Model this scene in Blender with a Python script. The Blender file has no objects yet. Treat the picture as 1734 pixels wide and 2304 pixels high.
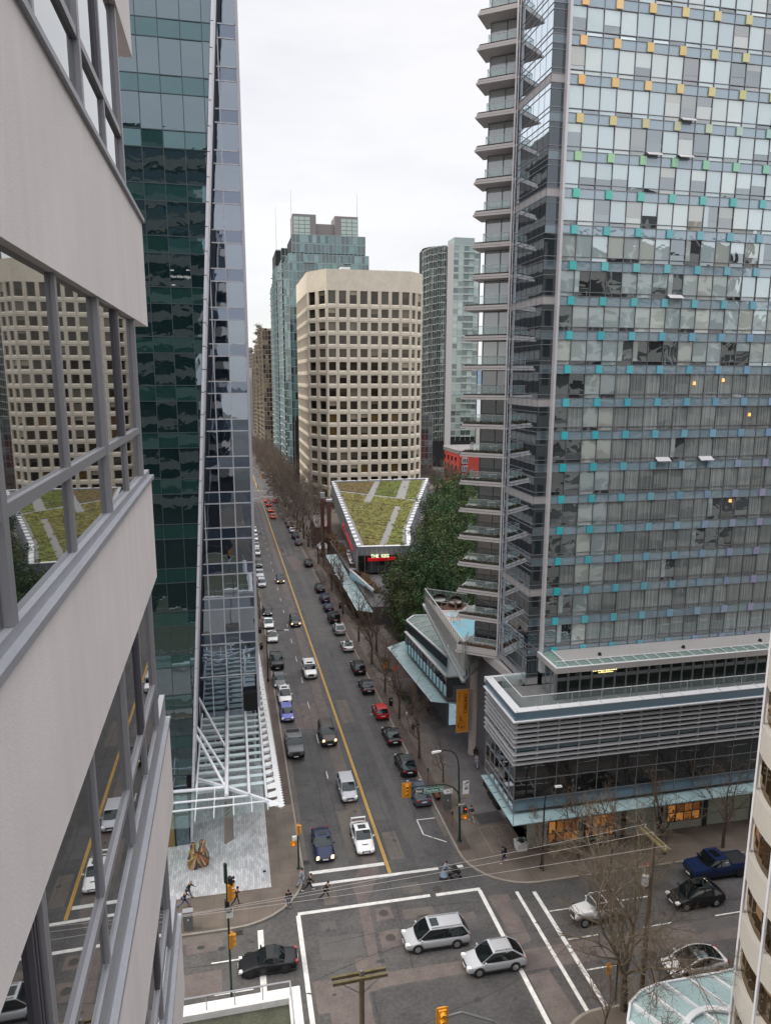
import bpy, math, random
from mathutils import Vector, Matrix
random.seed(7)
sc = bpy.context.scene
COL = sc.collection
# ---------------------------------------------------------------- camera
HC = 44.0
cam = bpy.data.objects.new('camera', bpy.data.cameras.new('camera'))
COL.objects.link(cam)
R3 = Matrix(((0.97734064, 0.03726331, -0.2083668), (-0.21165831, 0.18346774, -0.95996893), (0.00245697, 0.98231921, 0.18719756)))
cam.matrix_world = Matrix.Translation((0, 0, HC)) @ R3.to_4x4()
cam.data.sensor_fit = 'HORIZONTAL'; cam.data.sensor_width = 36.0
cam.data.lens = 36.0 * 1600.0 / 1734.0
cam.data.clip_start = 0.1; cam.data.clip_end = 30000
sc.camera = cam
# ---------------------------------------------------------------- world: bright overcast over a Nishita sky
SUN_AZ = math.radians(-72); SUN_EL = math.radians(34)
w = bpy.data.worlds.new('World'); sc.world = w; w.use_nodes = True
nt = w.node_tree; N = nt.nodes; Lk = nt.links
for n in list(N): N.remove(n)
wo = N.new('ShaderNodeOutputWorld'); bg = N.new('ShaderNodeBackground'); bg2 = N.new('ShaderNodeBackground')
sky = N.new('ShaderNodeTexSky'); sky.sky_type = 'NISHITA'; sky.sun_disc = False
sky.sun_elevation = SUN_EL; sky.sun_rotation = SUN_AZ
tc = N.new('ShaderNodeTexCoord'); sp = N.new('ShaderNodeSeparateXYZ')
mp = N.new('ShaderNodeMapping'); mp.inputs['Scale'].default_value = (1, 1, 3.2)
nz = N.new('ShaderNodeTexNoise'); nz.inputs['Scale'].default_value = 2.6; nz.inputs['Detail'].default_value = 7; nz.inputs['Roughness'].default_value = .55
cr = N.new('ShaderNodeValToRGB')
e = cr.color_ramp.elements
e[0].position = .30; e[0].color = (.69, .685, .70, 1); e[1].position = .55; e[1].color = (.81, .79, .785, 1)
zr = N.new('ShaderNodeValToRGB'); ze = zr.color_ramp.elements
ze[0].position = 0.0; ze[0].color = (.575,)*3 + (1,); ze[1].position = .42; ze[1].color = (.60,)*3 + (1,)
k = zr.color_ramp.elements.new(.62); k.color = (1.25, 1.25, 1.27, 1)
k = zr.color_ramp.elements.new(.95); k.color = (2.0, 2.0, 2.02, 1)
mul = N.new('ShaderNodeMixRGB'); mul.blend_type = 'MULTIPLY'; mul.inputs[0].default_value = 1
ad = N.new('ShaderNodeAddShader')
Lk.new(tc.outputs['Generated'], mp.inputs[0]); Lk.new(mp.outputs[0], nz.inputs[0]); Lk.new(nz.outputs[0], cr.inputs[0])
Lk.new(tc.outputs['Generated'], sp.inputs[0]); Lk.new(sp.outputs[2], zr.inputs[0])
Lk.new(cr.outputs[0], mul.inputs[1]); Lk.new(zr.outputs[0], mul.inputs[2])
Lk.new(mul.outputs[0], bg.inputs[0]); bg.inputs[1].default_value = 0.90
Lk.new(sky.outputs[0], bg2.inputs[0]); bg2.inputs[1].default_value = 0.05 * .25
Lk.new(bg.outputs[0], ad.inputs[0]); Lk.new(bg2.outputs[0], ad.inputs[1]); Lk.new(ad.outputs[0], wo.inputs[0])
# ---------------------------------------------------------------- weak veiled sun
sl = bpy.data.lights.new('sun', 'SUN'); sl.energy = 0.9; sl.angle = math.radians(14); sl.color = (1, .88, .72)
so = bpy.data.objects.new('sun', sl); COL.objects.link(so)
sd = Vector((math.sin(SUN_AZ) * math.cos(SUN_EL), math.cos(SUN_AZ) * math.cos(SUN_EL), math.sin(SUN_EL)))
so.rotation_euler = sd.to_track_quat('Z', 'Y').to_euler()
sc.view_settings.view_transform = 'Standard'; sc.view_settings.look = 'None'
sc.view_settings.exposure = 1.1; sc.view_settings.gamma = 1.0
sc.cycles.max_bounces = 6; sc.cycles.glossy_bounces = 3; sc.cycles.transparent_max_bounces = 12
sc.cycles.transmission_bounces = 4; sc.cycles.diffuse_bounces = 3; sc.cycles.sample_clamp_indirect = 6

# ---------------------------------------------------------------- materials
MATS = {}
def _new(name):
    m = bpy.data.materials.new(name); m.use_nodes = True; MATS[name] = m
    return m, m.node_tree.nodes, m.node_tree.links, m.node_tree.nodes['Principled BSDF']
def mat(name, col, rough=.7, metal=0., var=None, bump=None, attr=False, spec=.4, emit=None, coat=0):
    """var=(scale, amount[, detail]) mottles the colour; bump=(scale,strength)"""
    m, n, l, p = _new(name)
    c = tuple(col) + (1,)
    p.inputs['Base Color'].default_value = c; p.inputs['Roughness'].default_value = rough
    p.inputs['Metallic'].default_value = metal; p.inputs['Specular IOR Level'].default_value = spec
    p.inputs['Coat Weight'].default_value = coat
    src = None
    if attr:
        a = n.new('ShaderNodeAttribute'); a.attribute_name = 'Col'; src = a.outputs['Color']
    g = None
    if var or bump:
        g = n.new('ShaderNodeNewGeometry')
    if var:
        t = n.new('ShaderNodeTexNoise'); t.inputs['Scale'].default_value = var[0]; t.inputs['Detail'].default_value = 6
        l.new(g.outputs['Position'], t.inputs['Vector'])
        t2 = n.new('ShaderNodeTexNoise'); t2.inputs['Scale'].default_value = var[0] * 9; t2.inputs['Detail'].default_value = 3
        l.new(g.outputs['Position'], t2.inputs['Vector'])
        s = n.new('ShaderNodeMath'); s.operation = 'ADD'; l.new(t.outputs[0], s.inputs[0]); l.new(t2.outputs[0], s.inputs[1])
        mr = n.new('ShaderNodeMapRange'); mr.inputs[1].default_value = .65; mr.inputs[2].default_value = 1.35
        mr.inputs[3].default_value = 1 - var[1]; mr.inputs[4].default_value = 1 + var[1]
        l.new(s.outputs[0], mr.inputs[0])
        mx = n.new('ShaderNodeMixRGB'); mx.blend_type = 'MULTIPLY'; mx.inputs[0].default_value = 1
        if src: l.new(src, mx.inputs[1])
        else: mx.inputs[1].default_value = c
        l.new(mr.outputs[0], mx.inputs[2]); src = mx.outputs[0]
    if src: l.new(src, p.inputs['Base Color'])
    if bump:
        t = n.new('ShaderNodeTexNoise'); t.inputs['Scale'].default_value = bump[0]; t.inputs['Detail'].default_value = 4
        l.new(g.outputs['Position'], t.inputs['Vector'])
        b = n.new('ShaderNodeBump'); b.inputs['Strength'].default_value = bump[1]; b.inputs['Distance'].default_value = .05
        l.new(t.outputs[0], b.inputs['Height']); l.new(b.outputs[0], p.inputs['Normal'])
    if emit:
        p.inputs['Emission Color'].default_value = tuple(emit[0]) + (1,); p.inputs['Emission Strength'].default_value = emit[1]
    return m
def streaked(name, col, rough, amt):
    """rendered wall: fine grain plus faint vertical rain streaks"""
    m, n, l, p = _new(name)
    g = n.new('ShaderNodeNewGeometry'); mpg = n.new('ShaderNodeMapping'); mpg.inputs['Scale'].default_value = (2.2, 2.2, .16); l.new(g.outputs['Position'], mpg.inputs[0])
    t = n.new('ShaderNodeTexNoise'); t.inputs['Scale'].default_value = 2.2; t.inputs['Detail'].default_value = 5; l.new(mpg.outputs[0], t.inputs['Vector'])
    t2 = n.new('ShaderNodeTexNoise'); t2.inputs['Scale'].default_value = 60; t2.inputs['Detail'].default_value = 3; l.new(g.outputs['Position'], t2.inputs['Vector'])
    t3 = n.new('ShaderNodeTexNoise'); t3.inputs['Scale'].default_value = .9; t3.inputs['Detail'].default_value = 4; l.new(g.outputs['Position'], t3.inputs['Vector'])
    def mr(src, a, b):
        q = n.new('ShaderNodeMapRange'); q.inputs[1].default_value = .32; q.inputs[2].default_value = .68; q.inputs[3].default_value = a; q.inputs[4].default_value = b; l.new(src, q.inputs[0]); return q.outputs[0]
    def mulm(a, b):
        q = n.new('ShaderNodeMath'); q.operation = 'MULTIPLY'; l.new(a, q.inputs[0]); l.new(b, q.inputs[1]); return q.outputs[0]
    f = mulm(mulm(mr(t.outputs[0], 1 - amt, 1 + amt * .6), mr(t2.outputs[0], .965, 1.035)), mr(t3.outputs[0], .96, 1.04))
    mx = n.new('ShaderNodeMixRGB'); mx.blend_type = 'MULTIPLY'; mx.inputs[0].default_value = 1; mx.inputs[1].default_value = tuple(col) + (1,); l.new(f, mx.inputs[2])
    l.new(mx.outputs[0], p.inputs['Base Color']); p.inputs['Roughness'].default_value = rough; p.inputs['Specular IOR Level'].default_value = .3
    b = n.new('ShaderNodeBump'); b.inputs['Strength'].default_value = .10; b.inputs['Distance'].default_value = .02; l.new(t2.outputs[0], b.inputs['Height']); l.new(b.outputs[0], p.inputs['Normal'])
    return m
def glass(name, base, tint=(1, 1, 1), r0=.08, wave=None, attr=False, rough=.015, fold_shade=None):
    """window glass over whatever is behind it: dull backing + mirror coat that strengthens at a slant"""
    m, n, l, p = _new(name)
    out = n['Material Output']
    p.inputs['Base Color'].default_value = tuple(base) + (1,); p.inputs['Roughness'].default_value = .8; p.inputs['Specular IOR Level'].default_value = 0
    g = n.new('ShaderNodeNewGeometry')
    src = None
    if attr:
        a = n.new('ShaderNodeAttribute'); a.attribute_name = 'Col'; src = a.outputs['Color']
    if fold_shade:  # shade of curtain folds painted as vertical colour stripes
        sx = n.new('ShaderNodeSeparateXYZ'); l.new(g.outputs['Position'], sx.inputs[0])
        t = n.new('ShaderNodeTexNoise'); t.noise_dimensions = '1D'; t.inputs['Scale'].default_value = fold_shade; t.inputs['Detail'].default_value = 2
        l.new(sx.outputs[0], t.inputs['W'])
        mr = n.new('ShaderNodeMapRange'); mr.inputs[1].default_value = .35; mr.inputs[2].default_value = .65; mr.inputs[3].default_value = .66; mr.inputs[4].default_value = 1.28
        l.new(t.outputs[0], mr.inputs[0])
        mx = n.new('ShaderNodeMixRGB'); mx.blend_type = 'MULTIPLY'; mx.inputs[0].default_value = 1
        if src: l.new(src, mx.inputs[1])
        else: mx.inputs[1].default_value = tuple(base) + (1,)
        l.new(mr.outputs[0], mx.inputs[2]); src = mx.outputs[0]
    if src: l.new(src, p.inputs['Base Color'])
    gl = n.new('ShaderNodeBsdfGlossy'); gl.inputs['Color'].default_value = tuple(tint) + (1,); gl.inputs['Roughness'].default_value = rough
    fr = n.new('ShaderNodeFresnel'); fr.inputs['IOR'].default_value = 1.55
    mrr = n.new('ShaderNodeMapRange'); mrr.inputs[1].default_value = .046; mrr.inputs[2].default_value = 1; mrr.inputs[3].default_value = r0; mrr.inputs[4].default_value = 1
    l.new(fr.outputs[0], mrr.inputs[0])
    ms = n.new('ShaderNodeMixShader'); l.new(mrr.outputs[0], ms.inputs[0]); l.new(p.outputs[0], ms.inputs[1]); l.new(gl.outputs[0], ms.inputs[2])
    l.new(ms.outputs[0], out.inputs[0])
    if wave:
        t = n.new('ShaderNodeTexNoise'); t.inputs['Scale'].default_value = wave[0]; t.inputs['Detail'].default_value = 1.5; t.inputs['Distortion'].default_value = .8
        l.new(g.outputs['Position'], t.inputs['Vector'])
        b = n.new('ShaderNodeBump'); b.inputs['Strength'].default_value = wave[1]; b.inputs['Distance'].default_value = .1
        l.new(t.outputs[0], b.inputs['Height']); l.new(b.outputs[0], gl.inputs['Normal'])
    return m
def clear(name, tint, fac):
    """see-through glass: transparent with a little mirror and milkiness"""
    m, n, l, p = _new(name)
    out = n['Material Output']
    p.inputs['Base Color'].default_value = tuple(tint) + (1,); p.inputs['Roughness'].default_value = .06
    tr = n.new('ShaderNodeBsdfTransparent'); tr.inputs[0].default_value = tuple(min(1, .55 + c * .5) for c in tint) + (1,)
    ms = n.new('ShaderNodeMixShader'); ms.inputs[0].default_value = fac
    l.new(tr.outputs[0], ms.inputs[1]); l.new(p.outputs[0], ms.inputs[2]); l.new(ms.outputs[0], out.inputs[0])
    return m
def brickmat(name, c1, c2, mortar, scale, bw, rh, axes='XY', rough=.7, msize=.012, rot=0):
    m, n, l, p = _new(name)
    g = n.new('ShaderNodeNewGeometry'); sx = n.new('ShaderNodeSeparateXYZ'); cx = n.new('ShaderNodeCombineXYZ')
    l.new(g.outputs['Position'], sx.inputs[0])
    ax = {'X': 0, 'Y': 1, 'Z': 2}
    l.new(sx.outputs[ax[axes[0]]], cx.inputs[0]); l.new(sx.outputs[ax[axes[1]]], cx.inputs[1])
    b = n.new('ShaderNodeTexBrick'); b.inputs['Scale'].default_value = scale; b.inputs['Brick Width'].default_value = bw; b.inputs['Row Height'].default_value = rh
    b.inputs['Mortar Size'].default_value = msize
    b.inputs['Color1'].default_value = tuple(c1) + (1,); b.inputs['Color2'].default_value = tuple(c2) + (1,); b.inputs['Mortar'].default_value = tuple(mortar) + (1,)
    l.new(cx.outputs[0], b.inputs['Vector'])
    t = n.new('ShaderNodeTexNoise'); t.inputs['Scale'].default_value = .5; t.inputs['Detail'].default_value = 6; l.new(g.outputs['Position'], t.inputs['Vector'])
    mr = n.new('ShaderNodeMapRange'); mr.inputs[1].default_value = .3; mr.inputs[2].default_value = .7; mr.inputs[3].default_value = .75; mr.inputs[4].default_value = 1.2; l.new(t.outputs[0], mr.inputs[0])
    mx = n.new('ShaderNodeMixRGB'); mx.blend_type = 'MULTIPLY'; mx.inputs[0].default_value = 1
    l.new(b.outputs[0], mx.inputs[1]); l.new(mr.outputs[0], mx.inputs[2]); l.new(mx.outputs[0], p.inputs['Base Color'])
    p.inputs['Roughness'].default_value = rough
    return m

# ---------------------------------------------------------------- mesh helpers
class MB:
    def __init__(s): s.v = []; s.f = []; s.c = []; s.mi = []; s.hascol = False; s.smooth = False
    def face(s, pts, col=None, mi=0):
        b = len(s.v); s.v += [tuple(p) for p in pts]; s.f.append(tuple(range(b, b + len(pts)))); s.c.append(col); s.mi.append(mi)
        if col: s.hascol = True
        return s
    def box(s, x0, x1, y0, y1, z0, z1, col=None, mi=0, fn=None):
        p = [(x0, y0, z0), (x1, y0, z0), (x1, y1, z0), (x0, y1, z0), (x0, y0, z1), (x1, y0, z1), (x1, y1, z1), (x0, y1, z1)]
        if fn: p = [fn(*q) for q in p]
        return s.hexa(p, col, mi)
    def hexa(s, p, col=None, mi=0):
        b = len(s.v); s.v += [tuple(q) for q in p]
        for f in ((0, 3, 2, 1), (4, 5, 6, 7), (0, 1, 5, 4), (1, 2, 6, 5), (2, 3, 7, 6), (3, 0, 4, 7)):
            s.f.append(tuple(b + i for i in f)); s.c.append(col); s.mi.append(mi)
        if col: s.hascol = True
        return s
    def prism(s, pts, z0, z1, col=None, mi=0, cap=True):
        """pts counter-clockwise (x,y); z0,z1 numbers or functions of (x,y)"""
        f0 = z0 if callable(z0) else (lambda x, y: z0); f1 = z1 if callable(z1) else (lambda x, y: z1)
        n = len(pts); b = len(s.v)
        s.v += [(x, y, f0(x, y)) for x, y in pts] + [(x, y, f1(x, y)) for x, y in pts]
        fs = [(b + i, b + (i + 1) % n, b + n + (i + 1) % n, b + n + i) for i in range(n)]
        if cap: fs += [tuple(b + n + i for i in range(n)), tuple(b + n - 1 - i for i in range(n))]
        for f in fs: s.f.append(f); s.c.append(col); s.mi.append(mi)
        if col: s.hascol = True
        return s
    def tube(s, p, q, r0, r1=None, n=6, col=None, mi=0, caps=True):
        p = Vector(p); q = Vector(q); r1 = r0 if r1 is None else r1
        d = (q - p)
        if d.length < 1e-6: return s
        d.normalize(); a = d.orthogonal().normalized(); c = d.cross(a); b = len(s.v)
        for o, r in ((p, r0), (q, r1)):
            for i in range(n):
                t = 2 * math.pi * i / n; s.v.append(tuple(o + (a * math.cos(t) + c * math.sin(t)) * r))
        fs = [(b + i, b + (i + 1) % n, b + n + (i + 1) % n, b + n + i) for i in range(n)]
        if caps: fs += [tuple(b + n + i for i in range(n)), tuple(b + n - 1 - i for i in range(n))]
        for f in fs: s.f.append(f); s.c.append(col); s.mi.append(mi)
        if col: s.hascol = True
        return s
    def path(s, pts, r, n=6, col=None):
        for i in range(len(pts) - 1):
            ra = r[i] if isinstance(r, (list, tuple)) else r; rb = r[i + 1] if isinstance(r, (list, tuple)) else r
            s.tube(pts[i], pts[i + 1], ra, rb, n, col)
        return s
    def beam(s, p, q, w, h, col=None):
        """rectangular bar between two points, width w horizontally, height h"""
        p = Vector(p); q = Vector(q); d = (q - p).normalized()
        up = Vector((0, 0, 1)) if abs(d.z) < .95 else Vector((1, 0, 0))
        sx = d.cross(up).normalized(); u = sx.cross(d)
        o = [(-1, -1), (1, -1), (1, 1), (-1, 1)]
        P = [p + sx * (a * w / 2) + u * (b * h / 2) for a, b in o] + [q + sx * (a * w / 2) + u * (b * h / 2) for a, b in o]
        return s.hexa([P[0], P[1], P[2], P[3], P[4], P[5], P[6], P[7]], col)
    def lathe(s, prof, n=12, o=(0, 0, 0), col=None):
        b = len(s.v)
        for r, z in prof:
            for i in range(n):
                t = 2 * math.pi * i / n; s.v.append((o[0] + r * math.cos(t), o[1] + r * math.sin(t), o[2] + z))
        for j in range(len(prof) - 1):
            for i in range(n):
                s.f.append((b + j * n + i, b + j * n + (i + 1) % n, b + (j + 1) * n + (i + 1) % n, b + (j + 1) * n + i)); s.c.append(col); s.mi.append(0)
        if col: s.hascol = True
        return s
    def build(s, name, mats, parent=None, smooth=False, fixn=True):
        me = bpy.data.meshes.new(name); me.from_pydata(s.v, [], s.f)
        if not isinstance(mats, (list, tuple)): mats = [mats]
        for m in mats: me.materials.append(MATS[m])
        if any(s.mi): me.polygons.foreach_set('material_index', s.mi)
        if s.hascol:
            ca = me.color_attributes.new('Col', 'FLOAT_COLOR', 'CORNER'); d = []
            for f, c in zip(s.f, s.c):
                c = (tuple(c) + (1,))[:4] if c else (1, 1, 1, 1)
                d += list(c) * len(f)
            ca.data.foreach_set('color', d)
        if smooth: me.polygons.foreach_set('use_smooth', [True] * len(me.polygons))
        me.update()
        o = bpy.data.objects.new(name, me); COL.objects.link(o)
        if parent:
            o.parent = parent
            if parent.get('_loc') is not None: o.matrix_parent_inverse = Matrix.Translation(-Vector(parent['_loc']))
        return o
def tag(o, label=None, cat=None, group=None, kind=None):
    if label: o['label'] = label
    if cat: o['category'] = cat
    if group: o['group'] = group
    if kind: o['kind'] = kind
    return o
def thing(name, label, cat, loc=(0, 0, 0), group=None, keep=True):
    """an Empty at the thing's base; parts built in world coordinates are hung on it unmoved (keep) or given in local ones"""
    o = bpy.data.objects.new(name, None); COL.objects.link(o); o.empty_display_size = .3
    o.location = loc
    if keep: o['_loc'] = tuple(float(a) for a in loc)
    return tag(o, label, cat, group)
def clean():
    for o in bpy.data.objects:
        if '_loc' in o: del o['_loc']
def copy_tree(o, parent=None):
    c = o.copy(); COL.objects.link(c); c.parent = parent
    for ch in list(o.children): copy_tree(ch, c)
    return c
def panes(name, items, m, parent, limit=100):
    """each item = MB; the first `limit` become parts of their own, the rest one part marked stuff"""
    for mb in items[:limit]: mb.build(name, m, parent)
    if len(items) > limit:
        r = MB()
        for mb in items[limit:]:
            for f, c in zip(mb.f, mb.c): r.face([mb.v[i] for i in f], c)
        tag(r.build(name, m, parent), kind='stuff')
def text(name, s, size, m, parent, origin, xdir, updir, depth=.02, align='CENTER', bold=0):
    cu = bpy.data.curves.new(name, 'FONT'); cu.body = s; cu.size = size; cu.extrude = depth; cu.align_x = align; cu.align_y = 'CENTER'; cu.offset = bold
    cu.resolution_u = 3
    o = bpy.data.objects.new(name, cu); COL.objects.link(o)
    dg = bpy.context.evaluated_depsgraph_get(); dg.update()
    me = bpy.data.meshes.new_from_object(o.evaluated_get(dg)); bpy.data.objects.remove(o)
    x = Vector(xdir).normalized(); u = Vector(updir).normalized(); n = x.cross(u).normalized(); u = n.cross(x)
    M4 = Matrix((x, u, n)).transposed().to_4x4(); M4.translation = Vector(origin)
    me.transform(M4); me.materials.clear(); me.materials.append(MATS[m])
    ob = bpy.data.objects.new(name, me); COL.objects.link(ob)
    if parent:
        ob.parent = parent
        if parent.get('_loc') is not None: ob.matrix_parent_inverse = Matrix.Translation(-Vector(parent['_loc']))
    return ob
# the ground falls away down the street and slightly to the right
SY = -0.04325785; SX = -0.015
def gz(x, y):
    return SY * (min(max(y, -80), 900) - 60) + SX * (min(max(x, -90), 160) - 12)
def off(h): return lambda x, y: gz(x, y) + h

# palette
mat('asphalt', (.082, .079, .077), .72, var=(.45, .36), bump=(14, .3))
mat('asphalt_dark', (.066, .064, .063), .6, var=(.5, .34), bump=(14, .3))
mat('asphalt_old', (.135, .112, .103), .8, var=(.9, .28), bump=(20, .2))
mat('asphalt_mid', (.10, .095, .092), .75, var=(.6, .18), bump=(20, .2))
mat('crack', (.03, .03, .03), .8)
mat('line_white', (.66, .65, .62), .7, var=(2.5, .28))
mat('line_yellow', (.62, .36, .07), .7, var=(1.5, .14))
mat('kerb_stone', (.26, .235, .20), .8, var=(.8, .2))
mat('gutter', (.13, .115, .10), .8, var=(.8, .25))
brickmat('walk_concrete', (.145, .118, .094), (.135, .11, .088), (.06, .05, .042), 1, 1.9, 1.9, msize=.012)
brickmat('walk_brick', (.115, .08, .064), (.098, .07, .056), (.05, .04, .034), 4, .5, .25, msize=.03)
brickmat('walk_paver', (.165, .155, .155), (.14, .13, .13), (.08, .075, .075), 2.2, .8, .4, msize=.025)
brickmat('plaza_paver', (.60, .60, .61), (.40, .405, .415), (.20, .20, .20), 1, .62, .2, 'YX', msize=.012, rough=.45)
mat('terrain', (.10, .10, .09), .9, var=(.05, .3))
mat('sea', (.10, .14, .18), .15)
mat('hillside_hazed', (.075, .115, .17), 1, var=(.001, .25))  # distance haze painted into the blue base colour
# ================================================================ SETTING
def sheet(name, pts, h, m, kind='structure'):
    """flat polygon laid h above the sloping ground"""
    b = MB(); b.face([(x, y, gz(x, y) + h) for x, y in pts])
    return tag(b.build(name, m), kind=kind)
b = MB()
xs = [-9000, -1500, -300, -90, 12, 160, 400, 1500, 9000]; ys = [-600, -80, 60, 300, 900, 1400]
for i in range(len(xs) - 1):
    for j in range(len(ys) - 1):
        q = [(xs[i], ys[j]), (xs[i + 1], ys[j]), (xs[i + 1], ys[j + 1]), (xs[i], ys[j + 1])]
        b.face([(x, y, gz(x, y) - .06) for x, y in q])
tag(b.build('ground', 'terrain'), kind='structure')
b = MB(); b.face([(-14000, 1395, -38.5), (14000, 1395, -38.5), (14000, 26000, -38.5), (-14000, 26000, -38.5)])
tag(b.build('sea', 'sea'), kind='structure')
# far mountains across the water
b = MB(); rr = random.Random(3); cols = 60
for row, (y0, h0) in enumerate(((9000, 150), (12500, 420))):
    prof = []
    for i in range(cols + 1):
        x = -7000 + i * 260
        h = h0 * (.75 + .35 * math.sin(i * .37 + row * 2) + .22 * math.sin(i * .93 + 1) + rr.uniform(-.06, .06))
        prof.append((x, max(60, h)))
    for i in range(cols):
        (xa, ha), (xb, hb) = prof[i], prof[i + 1]
        b.face([(xa, y0 - 1200, -40), (xb, y0 - 1200, -40), (xb, y0, hb), (xa, y0, ha)])
        b.face([(xa, y0, ha), (xb, y0, hb), (xb, y0 + 1600, -40), (xa, y0 + 1600, -40)])
tag(b.build('hills', 'hillside_hazed'), kind='structure')

XL, XR = 4.98, 19.35
b = MB()
for y0, y1 in ((-70, 38), (38, 51), (51, 200), (200, 500), (500, 900)):
    b.face([(x, y, gz(x, y)) for x, y in ((XL - .3, y0), (XR + .3, y0), (XR + .3, y1), (XL - .3, y1))])
tag(b.build('street', 'asphalt'), kind='structure')
b = MB()
for x0, x1 in ((-90, 4.68), (19.65, 160)):
    b.face([(x, y, gz(x, y)) for x, y in ((x0, 31), (x1, 31), (x1, 57.5), (x0, 57.5))])
tag(b.build('cross_street', 'asphalt'), kind='structure')
b = MB()
for x0, x1 in ((-90, 4.68), (19.65, 120)):
    b.face([(x, y, gz(x, y)) for x, y in ((x0, 330), (x1, 330), (x1, 352), (x0, 352))])
tag(b.build('far_cross_street', 'asphalt'), kind='structure')

mat('oil', (.045, .043, .041), .5)
# raised blocks: kerb ring + pavement, all on one outline
def arc(cx, cy, r, a0, a1, n=9):
    return [(cx + r * math.cos(math.radians(a0 + (a1 - a0) * i / n)), cy + r * math.sin(math.radians(a0 + (a1 - a0) * i / n))) for i in range(n + 1)]
H = .14
def block(pts, inner, m, name='pavement'):
    k = MB(); n = len(pts)
    for i in range(n):
        a, c = pts[i], pts[(i + 1) % n]; ai, ci = inner[i], inner[(i + 1) % n]
        k.face([(a[0], a[1], gz(*a) - .03), (c[0], c[1], gz(*c) - .03), (c[0], c[1], gz(*c) + H), (a[0], a[1], gz(*a) + H)])
        if abs(a[0] - ai[0]) + abs(a[1] - ai[1]) > .01:
            k.face([(a[0], a[1], gz(*a) + H), (c[0], c[1], gz(*c) + H), (ci[0], ci[1], gz(*ci) + H), (ai[0], ai[1], gz(*ai) + H)])
    tag(k.build('kerb', 'kerb_stone'), kind='structure')
    b = MB(); b.face([(x, y, gz(x, y) + H) for x, y in inner]); tag(b.build(name, m), kind='structure')
K = .2
# right far block
o_ = arc(XR + 5.6, 51.2 + 5.6, 5.6, 270, 180) + [(XR, 328)] + [(150, 328), (150, 51.2)]
i_ = arc(XR + 5.6, 51.2 + 5.6, 5.6 - K, 270, 180) + [(XR + K, 328), (150, 328), (150, 51.2 + K)]
block(o_[::-1], i_[::-1], 'walk_concrete')
# left far block
o_ = [(-90, 50.85)] + arc(XL - 6.2, 50.85 + 6.2, 6.2, 270, 360) + [(XL, 328), (-90, 328)]
i_ = [(-90, 50.85 + K)] + arc(XL - 6.2, 50.85 + 6.2, 6.2 - K, 270, 360) + [(XL - K, 328), (-90, 328)]
block(o_, i_, 'walk_concrete')
# near blocks
o_ = [(150, 38)] + arc(XR + 4, 34, 4, 90, 180) + [(XR, -70), (150, -70)]
i_ = [(150, 38 - K)] + arc(XR + 4, 34, 4 - K, 90, 180) + [(XR + K, -70), (150, -70)]
block(o_, i_, 'walk_concrete')
o_ = [(-90, -70), (XL, -70)] + arc(XL - 4, 34, 4, 0, 90) + [(-90, 38)]
i_ = [(-90, -70), (XL - K, -70)] + arc(XL - 4, 34, 4 - K, 0, 90) + [(-90, 38 - K)]
block(o_, i_, 'walk_concrete')
for x0, x1 in ((XR, 120), (-60, XL)):
    xo = [(x0, 354), (x1, 354), (x1, 890), (x0, 890)]; 
    block(xo, [(x0 + (K if x0 == XR else 0), 354 + K), (x1 - (K if x1 == XL else 0), 354 + K), (x1 - (K if x1 == XL else 0), 890), (x0 + (K if x0 == XR else 0), 890)], 'walk_concrete')
# strips of paving on the right
def strip(name, x0, x1, y0, y1, m, h=H + .004):
    b = MB(); y = y0
    while y < y1:
        ye = min(y1, y + 60); b.face([(a, c, gz(a, c) + h) for a, c in ((x0, y), (x1, y), (x1, ye), (x0, ye))]); y = ye
    return tag(b.build(name, m), kind='structure')
strip('brick_paving', XR + K + .01, 20.75, 56.9, 328, 'walk_brick')
strip('stone_paving', 22.65, 32, 60.6, 100, 'walk_paver')
strip('stone_paving', 22.4, 25.9, 100, 190, 'walk_brick')
strip('brick_paving', 3.9, XL - K - .01, 68, 328, 'walk_brick')
b = MB(); b.face([(x, y, gz(x, y) + H + .006) for x, y in ((-20, 55.27), (1.96, 55.27), (1.96, 67.6), (1.96, 77.9), (-20, 77.9))])
tag(b.build('plaza_paving', 'plaza_paver'), kind='structure')
# score lines / utility panels on the right corner pavement
b = MB()
def wire_rect(b, x0, x1, y0, y1, t=.06, h=H + .008):
    for a in ((x0, x1, y0, y0 + t), (x0, x1, y1 - t, y1), (x0, x0 + t, y0 + t, y1 - t), (x1 - t, x1, y0 + t, y1 - t)):
        b.face([(x, y, gz(x, y) + h) for x, y in ((a[0], a[2]), (a[1], a[2]), (a[1], a[3]), (a[0], a[3]))])
wire_rect(b, 22.5, 25.6, 56.0, 60.1); wire_rect(b, 23.8, 24.6, 58.5, 60.0, .05); wire_rect(b, 23.8, 24.6, 56.5, 58.0, .05)
tag(b.build('pavement_joints', 'kerb_stone'), kind='structure')
b = MB(); b.face([(x, y, gz(x, y) + H + .005) for x, y in ((22.9, 60.5), (25.6, 60.7), (25.6, 62.6), (22.8, 62.4))])
tag(b.build('grating', 'asphalt_dark'), kind='structure')

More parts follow.
